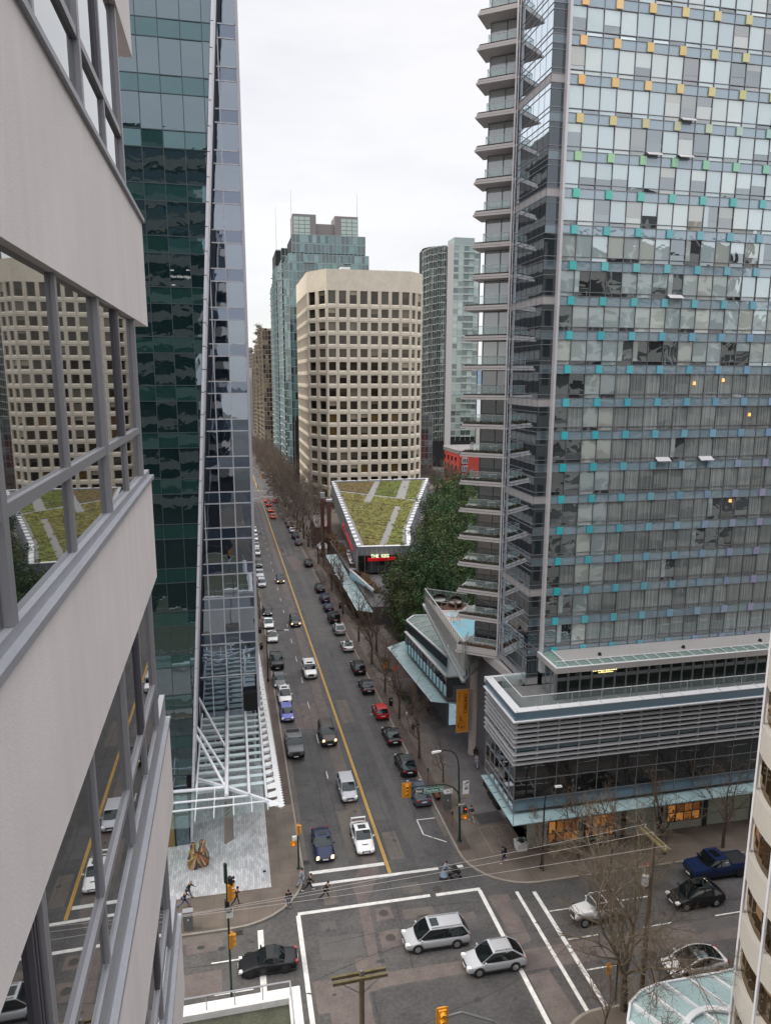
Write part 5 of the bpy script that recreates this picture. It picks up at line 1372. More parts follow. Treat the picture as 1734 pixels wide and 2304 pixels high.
for x0, x1, zt_ in ((36.5, 45.5, 127.3), (62, 71.1, 127.2)):
    for i in range(3):
        for j in range(5): 
            xa = x0 + (x1 - x0) * i / 3; b.face([(xa + .15, 400.4, zt_ - 2 * j - 1.7), (xa + (x1 - x0) / 3 - .15, 400.4, zt_ - 2 * j - 1.7), (xa + (x1 - x0) / 3 - .15, 400.4, zt_ - 2 * j), (xa + .15, 400.4, zt_ - 2 * j)], (.30, .38, .34))
b.build('penthouse_window', 'teal_pane', t1)
b = MB(); b.tube((35.6, 401, 118), (35.5, 401, 140.4), .16, .08, 5); b.tube((70.9, 401, 128), (70.9, 401, 140.4), .16, .08, 5); b.build('antenna', 'galv', t1)
t2 = thing('teal_glass_tower', 'farther teal green glass tower peeking out left of its taller twin', 'building', (40, 540, gz(40, 540)))
b = MB(); b.box(36.2, 60, 542, 580, -24, 133); b.build('core', 'sealed_dark', t2)
grid_tower(t2, 'window', (36, 541.8), (50, 541.8), -18, 122, 4.6, 6, TEAL, 'teal_pane', 'teal_frame', 4, 60)
grid_tower(t2, 'side_window', (36, 580), (36, 541.8), -18, 122, 4.6, 8, TEAL, 'teal_pane', 'teal_frame', 5, 60, balcony=(1, 4))
grid_tower(t2, 'side_window', (36.0, 612), (36.0, 581), -18, 114, 4.6, 6, TEAL, 'teal_pane', 'pale_frame', 6, 40, balcony=(2,))
b = MB(); b.box(36.6, 48, 542.2, 556, 122.2, 133.8); b.build('penthouse_block', 'pale_frame', t2)
b = MB(); b.tube((37, 543, 120), (37, 543, 163), .22, .1, 5); b.build('antenna', 'galv', t2)
t2b = thing('teal_glass_tower', 'narrow dark glass tower slice between the two teal towers', 'building', (34, 470, gz(34, 470)))
b = MB(); b.box(34.4, 50, 460, 500, -18, 112); b.build('core', 'sealed_dark', t2b)
grid_tower(t2b, 'window', (34.2, 459.8), (44, 459.8), -14, 121, 4.6, 4, TEAL[2:], 'teal_pane', 'pale_frame', 7, 60)
grid_tower(t2b, 'side_window', (34.2, 500), (34.2, 459.8), -14, 114, 4.6, 8, TEAL, 'teal_pane', 'pale_frame', 8, 60, balcony=(3,))
# brown balcony towers down the street
BR = [(.10, .09, .07), (.16, .14, .10), (.06, .055, .045), (.20, .17, .12), (.03, .03, .03)]
mat('tan_concrete', (.30, .25, .19), .9)
t3 = thing('brown_apartment_tower', 'slender brown apartment tower with rooftop trees far down the street', 'building', (30, 760, gz(30, 760)))
for (x, y0, y1, zt_, s_) in ((31.8, 755, 800, 92, 1), (31.5, 850, 900, 80, 2), (31.2, 930, 980, 72, 3), (31.8, 690, 730, 86, 4)):
    b = MB(); b.box(x + .3, x + 26, y0 + .3, y1, -36, zt_); b.build('wall', 'tan_concrete', t3)
    grid_tower(t3, 'window', (x, y1), (x, y0), -30, zt_, 4.4, 9, BR, 'teal_pane', 'tan_concrete', 10 + s_, 30, balcony=(1, 4, 7))
    grid_tower(t3, 'window', (x, y0), (x + 8, y0), -30, zt_, 4.4, 3, BR, 'teal_pane', 'tan_concrete', 20 + s_, 30)
b = MB(); rg = random.Random(6)
for x, y, z, r in ((31, 755, 93, 3), (33, 760, 92, 3), (29, 752, 86, 2.4), (30.5, 850, 82, 3), (33, 852, 81, 2.5), (30, 930, 74, 2.5)): tuft(b, x, y, z, r, 90, rg, [(.05, .055, .035), (.08, .07, .05), (.04, .045, .03)], .8, 1)
b.build('roof_tree', 'shrub', t3)
b = MB()
for i in range(5): b.box(28.6 - i * .3, 32, 752 - 2, 757, 90 - i * 5, 91 - i * 5)
b.build('roof_terrace', 'tan_concrete', t3)
mat('white_concrete', (.50, .49, .47), .9)
t4 = thing('white_apartment_block', 'small white apartment block at the far end of the street', 'building', (20, 620, gz(20, 620)))
b = MB(); b.box(13, 24.6, 960, 990, -36, 44); b.box(24.7, 30, 965, 990, -36, 55); b.build('wall', 'white_concrete', t4)
wl = []
for j in range(13):
    for i in range(5):
        q = MB(); q.face([(14 + i * 2.1, 959.9, 40 - j * 5.4), (15.5 + i * 2.1, 959.9, 40 - j * 5.4), (15.5 + i * 2.1, 959.9, 43 - j * 5.4), (14 + i * 2.1, 959.9, 43 - j * 5.4)], (.06, .06, .06)); wl.append(q)
panes('window', wl, 'teal_pane', t4)
t5 = thing('grey_slab_tower', 'plain grey slab tower behind the white block at the street end', 'building', (20, 1100, -38))
b = MB(); b.box(20, 38, 1150, 1180, -40, 88); b.build('wall', 'flat_roof', t5)
wl = []
for j in range(20):
    q = MB(); q.face([(20.5, 1149.8, 80 - j * 5.6), (37.5, 1149.8, 80 - j * 5.6), (37.5, 1149.8, 82 - j * 5.6), (20.5, 1149.8, 82 - j * 5.6)], (.12, .11, .11)); wl.append(q)
panes('window', wl, 'teal_pane', t5)
# curved pale glass tower on the right of the beige one
PG = [(.36, .43, .40), (.22, .29, .27), (.30, .36, .32), (.12, .16, .15), (.03, .04, .04)]
t6 = thing('curved_glass_tower', 'pale green curved glass apartment tower behind the hotel balconies', 'building', (150, 500, gz(150, 500)))
cc = (151.5, 512); pts = []
for i in range(8):
    a = math.radians(180 + i * 12.5); pts.append((cc[0] + 14 * math.cos(a), cc[1] + 14 * math.sin(a)))
b = MB(); b.prism(pts + [(152, 498.2), (176, 498.2), (176, 530), (140, 530)], -20, 133); b.build('core', 'sealed_dark', t6)
for i in range(7):
    grid_tower(t6, 'window', pts[i], pts[i + 1], -2, 131 + i * .4, 4.75, 2, PG, 'teal_pane', 'pale_frame', 30 + i, 16, slab=.4, balcony=(0,) if i % 2 else None, mull=.12)
grid_tower(t6, 'window', (156, 497.8), (175, 497.8), -2, 134, 4.75, 5, PG, 'teal_pane', 'pale_frame', 40, 60, slab=.5, balcony=(2, 3), mull=.4)
b = MB(); b.box(151.6, 156, 496.8, 499, -8, 134.6); b.build('white_fin', 'white_concrete', t6)
b = MB(); b.box(157, 172, 500, 515, 134, 139.5); b.build('roof_box', 'teal_frame', t6)
mat('red_brick', (.42, .055, .04), .85, var=(.3, .12))
t7 = thing('red_brick_building', 'small bright red brick building with grey bay windows beside the curved glass tower', 'building', (115, 350, gz(115, 350)))
b = MB(); b.prism([(113.6, 372), (114.7, 350), (140, 351), (140, 380), (116, 380)], -16, 4.6); b.build('wall', 'red_brick', t7)
b = MB(); b.prism([(113.2, 372), (114.5, 349.4), (140, 350), (140, 381), (115.6, 381)], 4.6, 6.6); b.build('roof', 'grey_panel', t7)
for i in range(4):
    for j in range(3):
        u = (i + .25) / 4; x, y = 113.6 + 1.1 * u - .15, 372 - 22 * u; q = MB(); q.beam((x, y, 2.8 - j * 4.2), (x, y, .6 - j * 4.2), 1.2, .8); q.build('window', 'podium_glass', t7)
b = MB()
for j in range(3): b.box(116.2, 119.2, 348.8, 350.2, -8.5 + j * 4.2, -5.5 + j * 4.2)
b.build('bay_window', 'pale_frame', t7)
b = MB()
for j in range(3):
    for i in range(3): b.box(116.5 + i * .95, 117.1 + i * .95, 348.7, 348.8, -8 + j * 4.2, -6 + j * 4.2)
b.build('bay_pane', 'podium_glass', t7)
t8 = thing('distant_dark_block', 'narrow dark office block in the gap right of the beige tower', 'building', (100, 420, gz(100, 420)))
b = MB(); b.box(96, 126, 440, 470, -20, 20); b.build('wall', 'sealed_dark', t8)
grid_tower(t8, 'window', (96, 439.8), (126, 439.8), -16, 20, 4, 12, [(.05, .06, .07), (.12, .14, .15), (.03, .03, .035)], 'teal_pane', 'grey_panel', 50, 60)
b = MB(); rg = random.Random(77)
# houses across the water
ci = MB(); rg = random.Random(12)
for i in range(260):
    x = rg.uniform(250, 3200); y = rg.uniform(2600, 5200); h = rg.uniform(6, 40); s_ = rg.uniform(8, 26); v = rg.uniform(.25, .6)
    ci.box(x, x + s_, y, y + s_, -39, -30 + h, (v, v, v * .98))
tag(ci.build('far_shore_houses', 'square'), 'pale scatter of houses on the shore across the water', 'houses', kind='stuff')

# ================================================================ CURVED BEIGE BUILDING, RIGHT EDGE, AND ITS BLUE CANOPY
mat('smooth_beige', (.45, .43, .40), .6, var=(.5, .05))
glass('bronze_glass', (.035, .022, .012), (.75, .65, .52), .14, wave=(.5, .06))
mat('brown_blind', (.20, .13, .075), .8)
cb = thing('curved_beige_building', 'beige building with rounded corner and brown ribbon windows at the right edge', 'building', (32, 26, gz(32, 26)))
cc = (33.4, 26.6); Rr = 7.1; A0, A1, NA = 100, 268, 28
def ring_(r): return [(cc[0] + r * math.cos(math.radians(A0 + (A1 - A0) * i / NA)), cc[1] + r * math.sin(math.radians(A0 + (A1 - A0) * i / NA))) for i in range(NA + 1)]
b = MB(); b.prism(ring_(Rr - .5) + [(34, -30), (70, -30), (70, 33)], -3, 62); b.build('core', 'sealed_dark', cb)
for k in range(15):
    b = MB(); z = 2.6 + 3.85 * k; b.box(34.2, 70.2, 33.0, 33.35, z, z + 1.7); b.box(69.9, 70.25, -30, 33, z, z + 1.7); b.box(33.8, 34, -30, 19.4, z, z + 1.7); b.build('rear_wall_band', 'smooth_beige', cb)
b = MB()
for x in range(36, 70, 4): b.box(x, x + .5, 33.0, 33.3, 1, 61)
b.build('rear_pier', 'smooth_beige', cb)
OP = ring_(Rr); IN = ring_(Rr - .28)
zt = 18.54 - 3.85 * 4
for k in range(-4, 12):
    ztop = 18.0 + 3.85 * k; 
    if ztop < 1: continue
    b = MB()
    for i in range(NA): 
        p, q, pi_, qi = OP[i], OP[i + 1], IN[i], IN[i + 1]
        b.hexa([(*p, ztop - 1.65), (*pi_, ztop - 1.65), (*qi, ztop - 1.65), (*q, ztop - 1.65), (*p, ztop), (*pi_, ztop), (*qi, ztop), (*q, ztop)])
    b.build('wall_band', 'smooth_beige', cb)
    for i in range(0, NA, 4):
        q = MB()
        for j in range(i, min(NA, i + 4)): q.face([(*IN[j], ztop), (*IN[j + 1], ztop), (*IN[j + 1], ztop + 2.2), (*IN[j], ztop + 2.2)])
        q.build('window', 'bronze_glass', cb)
    bl_ = MB(); rg = random.Random(k + 50)
    R2_ = ring_(Rr - .27)
    for i in range(0, NA, 2):
        h = rg.uniform(.2, 1.5)
        if rg.random() < .6:
            bl_ = MB(); bl_.face([(*R2_[i], ztop + 2.2 - h), (*R2_[i + 1], ztop + 2.2 - h), (*R2_[i + 1], ztop + 2.2), (*R2_[i], ztop + 2.2)]); bl_.build('blind', 'brown_blind', cb)
b = MB()
for i in range(0, NA + 1, 4): b.tube((*OP[i], 1), (*OP[i], 62), .11, n=6)
b.build('mullion', 'mull_light', cb)
bc = thing('blue_glass_canopy', 'pale blue glass canopy with white ribs below the rounded beige building', 'canopy', (27, 33, gz(27, 33)))
out = [(22.2, 31.0), (22.5, 33.1), (23.4, 34.3), (24.6, 34.95), (26, 35.2), (33.5, 35.15), (33.5, 24), (22.2, 24)]
b = MB(); b.prism(out[::-1], 4.9, 4.96); b.build('glass_roof', 'canopy_blue', bc)
b = MB()
for p, q in (((26.36, 35.1), (29.6, 27.8)), ((28.16, 35.0), (31.4, 27.8)), ((29.8, 34.9), (33, 27.8)), ((31.4, 34.9), (33.4, 30.4)), ((24.9, 34.8), (28.2, 27.8)), ((23.5, 34.1), (26.6, 27.8)), ((22.6, 33.0), (25, 28))):
    b.beam((*p, 5.06), (*q, 5.06), .15, .2)
for i in range(5): b.beam((*out[i], 4.98), (*out[i + 1], 4.98), .14, .18)
b.build('rib', 'steel_white', bc)
b = MB(); ap = arc(27.6, 30.0, 2.75, 20, 175, 14)
for p, q in zip(ap, ap[1:]): b.beam((*p, 5.16), (*q, 5.16), .34, .16)
b.build('curved_rib', 'steel_white', bc)
b = MB()
for x, y in ((24.5, 31), (30, 31)): b.tube((x, y, gz(x, y)), (x, y, 4.9), .14, n=8)
b.build('post', 'steel_white', bc)
# added unseen blocks behind the camera for the glass to mirror
mat('back_tan', (.34, .30, .25), .8, var=(.1, .12)); mat('back_dark', (.05, .055, .06), .4)
for nm, lab, x0, x1, y0, y1, zt_, m in (('added_rear_block', 'tan office block standing behind the photographer across the street', 56, 80, -46, -8, 64, 'back_tan'), ('added_rear_hall', 'lower office hall behind the photographer beyond the tan block', 86, 130, -46, -8, 58, 'back_tan'), ('added_rear_tower', 'dark office tower farther behind the photographer', -40, -2, -95, -45, 82, 'back_tan')):
    r0 = thing(nm, lab, 'building', ((x0 + x1) / 2, y1, gz(x0, y1)))
    b = MB(); b.box(x0, x1, y0, y1, -4, zt_); b.build('wall', m, r0)
    b = MB(); z = 4
    while z < zt_ - 3: b.box(x0 + 1, x1 - 1, y1, y1 + .1, z, z + 2.1); b.box(x0 - .1, x0, y0 + 1, y1 - 1, z, z + 2.1); z += 3.8
    b.build('window_band', 'back_dark', r0)
# ================================================================ TREES
mat('bark', (.085, .066, .05), .9, var=(3, .25)); mat('twig', (.115, .082, .058), .9)
mat('bark_moss', (.060, .052, .038), .9, var=(3, .35)); mat('twig_olive', (.145, .115, .082), .9)
mat('twig_far', (.125, .098, .080), 1); mat('bamboo_leaf', (.045, .075, .035), .7, attr=True, spec=.2); mat('cane', (.10, .12, .05), .8)
def limb(b, p, d, ln, r, lvl, rg, prm, tips):
    """a bending, tapering limb that sheds side branches"""
    n = prm['seg'][min(lvl, len(prm['seg']) - 1)]; q = Vector(p); d = Vector(d).normalized(); pts = [q.copy()]; st = ln / n
    for i in range(n):
        d = (d + Vector((rg.gauss(0, 1), rg.gauss(0, 1), rg.gauss(0, .7) + prm['up'])) * prm['wob']).normalized(); q = q + d * st; pts.append(q.copy())
    rs = [r * (1 - .62 * i / n) for i in range(n + 1)]
    sides = 7 if lvl == 0 else (5 if lvl == 1 else 3)
    b.path(pts, rs, sides)
    if lvl >= prm['depth']: return
    k = prm['kids'][lvl]
    for j in range(k):
        t = prm['t0'][min(lvl, len(prm['t0']) - 1)]; t = t + (1 - t) * ((j + rg.random() * .8) / k); i = min(n - 1, int(t * n)); f = t * n - i
        base = pts[i].lerp(pts[i + 1], f); dd = (pts[i + 1] - pts[i]).normalized()
        a = dd.orthogonal().normalized(); a = Matrix.Rotation(rg.uniform(0, 6.283) + j * 2.4, 3, dd) @ a
        ang = math.radians(prm['ang'] + rg.uniform(-12, 14)); nd = dd * math.cos(ang) + a * math.sin(ang)
        limb(b, base, nd, ln * prm['lr'] * rg.uniform(.75, 1.15) * (1 - .35 * t), max(prm['rmin'], rs[i] * .6), lvl + 1, rg, prm, tips)
def bare_tree(name, label, h, seed, prm, trunk_m, twig_m, group):
    rg = random.Random(seed)
    root = thing(name, label, 'tree', (0, 0, 0), group, keep=False)
    tb = MB(); th = h * prm['trunk']; pts = [Vector((0, 0, -.1))]; q = Vector((0, 0, 0))
    for i in range(5): q = q + Vector((rg.uniform(-.04, .04) * h * .1, rg.uniform(-.04, .04) * h * .1, th / 5)); pts.append(q.copy())
    r = prm['r']; rs = [r * (1.25 - .1 * i) for i in range(6)]; tb.path(pts, rs, 9); tb.build('trunk', trunk_m, root)
    b = MB()
    for j in range(prm['main']):
        a = j * 6.283 / prm['main'] + rg.uniform(-.4, .4); tl = prm['tilt'] * rg.uniform(.6, 1.3)
        d = Vector((math.cos(a) * math.sin(tl), math.sin(a) * math.sin(tl), math.cos(tl)))
        limb(b, pts[-1] - Vector((0, 0, rg.uniform(0, th * .25))), d, (h - th) * rg.uniform(.8, 1.05), rs[-1] * .72, 0, rg, prm, None)
    b.build('crown', twig_m, root)
    return root
NEAR = dict(seg=[7, 5, 4, 3], up=.25, wob=.16, depth=3, kids=[8, 6, 4], t0=[.25, .2, .15], ang=42, lr=.5, rmin=.013, trunk=.32, r=.15, main=4, tilt=.5)
MIDP = dict(NEAR, kids=[7, 6, 4], rmin=.02)
FAR = dict(seg=[5, 4, 3, 2], up=.22, wob=.18, depth=3, kids=[7, 6, 5], t0=[.2, .15, .1], ang=42, lr=.52, rmin=.028, trunk=.22, r=.24, main=5, tilt=.62)
BIG = dict(seg=[9, 6, 5, 3, 2], up=.22, wob=.15, depth=4, kids=[9, 7, 6, 3], t0=[.14, .15, .12, .1], ang=36, lr=.56, rmin=.008, trunk=.24, r=.20, main=6, tilt=.62)
def put(o, x, y, rot, s, label=None, lift=H):
    o.location = (x, y, gz(x, y) + lift); o.rotation_euler = (0, 0, rot); o.scale = (s, s, s)
    if label: o['label'] = label
    return o
big = bare_tree('bare_tree', 'large mossy leafless tree standing at the crossing corner in the lower right', 11.6, 5, BIG, 'bark_moss', 'twig_olive', None)
put(big, 25.1, 37.5, .6, 1.12)
protos = [bare_tree('street_tree', 'x', 9.5, 31 + i, NEAR, 'bark', 'twig', 'leafless street trees') for i in range(3)]
st = [(20.49, 75.0, .95, 'leafless street tree in front of the orange banner, left of the round column'), (20.66, 86.2, .95, 'leafless street tree next to the red parked hatchback'), (20.7, 95.3, .95, 'leafless street tree beside the second black car beyond the red hatchback'),
      (21.7, 69.2, .55, 'small forked leafless tree behind the curved street lamp'), (21.0, 107.0, 1.05, 'leafless street tree near the far tip of the lounge awning'), (21.0, 118.9, 1.1, 'leafless street tree beside the white parked coupe'),
      (20.9, 136.4, 1.1, 'leafless street tree beside the blue parked car with a white roof'), (22.4, 147.3, 1.1, 'leafless street tree at the near half of the arcade awning'), (21.3, 156.1, 1.1, 'leafless street tree at the middle of the arcade awning'),
      (22.8, 181.5, 1.2, 'leafless street tree at the arcade roof end, nearer the building'), (21.6, 184.2, 1.2, 'leafless street tree at the arcade roof end, nearer the kerb'), (22.9, 112.5, 1.15, 'leafless street tree against the bamboo by the brick path'),
      (29.9, 53.4, .95, 'leafless tree before the left orange shop window'), (31.6, 50.9, 1.0, 'leafless tree at the kerb left of the right utility pole'), (44.3, 52.4, .95, 'leafless tree before the pale shopfront beside the blue pickup'), (38.2, 52.6, .95, 'leafless tree right of the utility pole, under the first shop name'),
      (4.2, 136, .8, 'small leafless tree on the left pavement beside the white parked sedans'), (4.2, 166, .9, 'leafless tree on the left pavement near the silver parked cars'), (26.0, 52.6, .6, 'slim young leafless tree at the corner of the shopfront pavement')]
for i, (x, y, s, lab) in enumerate(st):
    o = protos[i] if i < 3 else copy_tree(protos[i % 3]); put(o, x, y, i * 2.1, s, lab)
# twiggy undergrowth round the foot of the big tree
sb = [(22.6, 35.6, .55), (27.3, 37.0, .62), (23.9, 33.5, .6), (28.6, 36.6, .5)]
for i, (x, y, s) in enumerate(sb):
    put(copy_tree(protos[(i + 1) % 3]), x, y, i * 1.7, s, 'small leafless tree at the foot of the large mossy tree, ' + ['left of its trunk', 'right of its trunk', 'in front of its trunk', 'nearest the blue canopy'][i])
farp = [bare_tree('avenue_tree', 'x', 15, 61 + i, FAR, 'bark', 'twig_far', 'brown leafless trees lining the far street') for i in range(3)]
k = 0
for i in range(44):
    y = 208 + i * 12.5
    if 327 < y < 356: continue
    for x in ((21.6, 27.5) if y < 650 else (21.6,)):
        if x > 25 and 285 < y < 330: x = 26.0
        if x > 25 and y < 226: continue
        o = farp[k] if k < 3 else copy_tree(farp[k % 3]); k += 1
        where = 'before the brick house' if y < 240 else 'beside the beige tower' if y < 330 else 'just past the far crossing' if y < 420 else 'beyond the far crossing'
        put(o, x, y + (k % 5) * .9, k * 1.3, 1.0 + .12 * ((k * 7) % 5 - 2) / 2, 'brown leafless avenue tree %s on the right side' % where)
for i in range(10):
    o = copy_tree(farp[i % 3]); put(o, 92 + (i % 5) * 5.5, 330 + (i // 5) * 18 + i, i * 1.9, 1.0, 'reddish leafless tree in the gap between the beige tower and the red brick building'); o['group'] = 'reddish leafless trees by the red brick building'
# ---- bamboo grove
def bamboo(seed):
    rg = random.Random(seed); root = thing('bamboo_clump', 'x', 'bamboo', (0, 0, 0), 'dense green bamboo grove', keep=False)
    c = MB(); L = MB(); vt = .75 + .14 * (seed % 5)
    for i in range(20):
        a = rg.uniform(0, 6.283); R_ = rg.uniform(.2, 2.0); p = Vector((R_ * math.cos(a) * .6, R_ * math.sin(a) * .6, 0)); hgt = rg.uniform(5.5, 10)
        out_ = Vector((math.cos(a), math.sin(a), 0)); pts = [p]
        for j in range(1, 7): t = j / 6; pts.append(p + out_ * (t ** 2.2) * R_ * 1.1 + Vector((0, 0, hgt * (t - .10 * t ** 3))))
        c.path(pts, [.04 * (1 - .12 * j) for j in range(7)], 4)
        tone = rg.uniform(.5, 1.7)
        for _ in range(190):
            t = rg.uniform(.3, 1.0) ** .7; j = min(5, int(t * 6)); q = pts[j].lerp(pts[j + 1], t * 6 - j); sp_ = (1.15 - t) * 1.15 + .16
            q = q + Vector((rg.gauss(0, .42), rg.gauss(0, .42), rg.gauss(0, .3))) * sp_
            d = (Vector((rg.gauss(0, 1), rg.gauss(0, 1), -.5 + rg.gauss(0, .6))) + out_ * .6).normalized(); s = rg.uniform(.16, .34); w_ = d.cross(Vector((rg.gauss(0, 1), rg.gauss(0, 1), rg.gauss(0, 1)))).normalized() * s * .22
            v = rg.uniform(.6, 1.5) * tone
            L.face([q - w_ * .4, q + d * s * .5 - w_, q + d * s, q + d * s * .5 + w_], (.052 * v * vt, .085 * v, .034 * v))
    c.build('cane', 'cane', root); L.build('leaves', 'bamboo_leaf', root)
    return root
bps = [bamboo(200 + i) for i in range(5)]
mat('grove_soil', (.035, .032, .022), .95, var=(.5, .3))
sheet('grove_soil', [(29, 104), (42, 101), (66, 125), (125, 330), (82, 330), (74, 252), (44, 168), (42, 150), (27, 126)], H + .01, 'grove_soil')
rg = random.Random(31); k = 0
def inside(p, poly):
    r = False; n = len(poly)
    for i in range(n):
        (x1, y1), (x2, y2) = poly[i], poly[(i + 1) % n]
        if (y1 > p[1]) != (y2 > p[1]) and p[0] < (x2 - x1) * (p[1] - y1) / (y2 - y1) + x1: r = not r
    return r
poly = [(28, 104), (42, 103), (62, 130), (100, 246), (72, 246), (58, 196), (45, 160), (40, 148), (33.5, 140), (29.2, 131), (27.4, 118)]
y = 100
while y < 240:
    x = 24
    while x < 102:
        px, py = x + rg.uniform(-1, 1), y + rg.uniform(-1, 1)
        if inside((px, py), poly):
            o = bps[k] if k < 5 else copy_tree(bps[k % 5]); k += 1
            put(o, px, py, rg.uniform(0, 6.28), rg.uniform(1.05, 1.75) * (1 + max(0, py - 110) * .0035), 'dark green bamboo clump of the grove ' + ('nearest the lounge skylight' if py < 112 else 'beside the steakhouse front' if py < 155 else 'at its far end by the planted roof'), 0)
        x += 4.3
    y += 4.9
print('bamboo clumps', k)
# ================================================================ VEHICLES
mat('tyre', (.02, .02, .02), .85); mat('alloy', (.45, .45, .46), .35, .8); mat('alloy_dark', (.05, .05, .05), .4, .5)
glass('car_glass', (.008, .010, .011), (.62, .70, .72), .045)
mat('headlamp', (.75, .76, .76), .15, spec=.8); mat('headlamp_on', (.9, .8, .6), .3, emit=((1, .62, .25), .9))
mat('taillamp', (.32, .015, .015), .25, spec=.7); mat('taillamp_on', (.7, .03, .02), .3, emit=((1, .05, .03), .7))
mat('plate', (.75, .76, .78), .5); mat('plastic', (.03, .03, .032), .6); mat('bed_liner', (.025, .025, .026), .8)
PAINT = {}
def paint(name, c, metal=.15, rough=.32):
    mat('paint_' + name, c, rough, metal, spec=.35, coat=.06); return 'paint_' + name
for n_, c_ in dict(white=(.72, .72, .71), silver=(.44, .45, .47), grey=(.12, .125, .13), black=(.016, .016, .018), blue=(.014, .028, .085), violet=(.13, .15, .46), red=(.50, .015, .02), brown=(.055, .045, .042), slate=(.075, .09, .12), taxi=(.62, .12, .06), darkblue=(.014, .022, .065), pearl=(.6, .6, .58)).items(): paint(n_, c_)
# x forward (front bumper at +L/2), y left, z up.  hood/cowl/roof/deck given as fractions of length from the front
TYPES = dict(
 sedan=dict(L=4.65, W=1.82, Hh=1.46, hood=.74, cowl=(.29, .94), roof=(.45, .70), rear=(.86, 1.0), tail=.95, clear_=.2, wr=.33, wb=(.19, .80)),
 coupe=dict(L=4.45, W=1.82, Hh=1.38, hood=.70, cowl=(.31, .90), roof=(.48, .66), rear=(.87, .98), tail=.94, clear_=.17, wr=.34, wb=(.19, .80)),
 hatch=dict(L=4.1, W=1.74, Hh=1.50, hood=.80, cowl=(.24, .96), roof=(.42, .84), rear=(.96, 1.0), tail=.98, clear_=.2, wr=.32, wb=(.18, .82)),
 ev=dict(L=4.7, W=1.86, Hh=1.45, hood=.72, cowl=(.22, .92), roof=(.46, .66), rear=(.90, 1.02), tail=.98, clear_=.17, wr=.35, wb=(.18, .80)),
 wagon=dict(L=4.62, W=1.80, Hh=1.60, hood=.84, cowl=(.22, 1.0), roof=(.38, .88), rear=(.97, 1.04), tail=1.0, clear_=.2, wr=.33, wb=(.18, .80)),
 suv=dict(L=4.65, W=1.86, Hh=1.68, hood=.92, cowl=(.26, 1.02), roof=(.42, .84), rear=(.965, 1.06), tail=1.04, clear_=.24, wr=.37, wb=(.19, .80)),
 bigsuv=dict(L=4.95, W=1.96, Hh=1.85, hood=1.06, cowl=(.27, 1.18), roof=(.40, .93), rear=(.98, 1.2), tail=1.15, clear_=.28, wr=.40, wb=(.18, .79)),
 minivan=dict(L=5.16, W=2.0, Hh=1.74, hood=.86, cowl=(.19, .98), roof=(.37, .88), rear=(.975, 1.04), tail=1.02, clear_=.2, wr=.36, wb=(.18, .78)),
 pickup=dict(L=5.8, W=2.03, Hh=1.95, hood=1.15, cowl=(.25, 1.25), roof=(.36, .58), rear=(.64, 1.27), tail=1.27, clear_=.34, wr=.43, wb=(.16, .80)),
 roadster=dict(L=4.35, W=1.80, Hh=1.28, hood=.68, cowl=(.33, .88), roof=(.47, .60), rear=(.76, .90), tail=.86, clear_=.16, wr=.33, wb=(.19, .78)),
 cuv=dict(L=4.66, W=1.86, Hh=1.66, hood=.88, cowl=(.235, .99), roof=(.43, .76), rear=(.945, 1.06), tail=1.02, clear_=.22, wr=.36, wb=(.19, .79)),
 jeep=dict(L=4.3, W=1.85, Hh=1.80, hood=1.08, cowl=(.36, 1.14), roof=(.40, .92), rear=(.95, 1.16), tail=1.16, clear_=.38, wr=.42, wb=(.15, .80)),
)
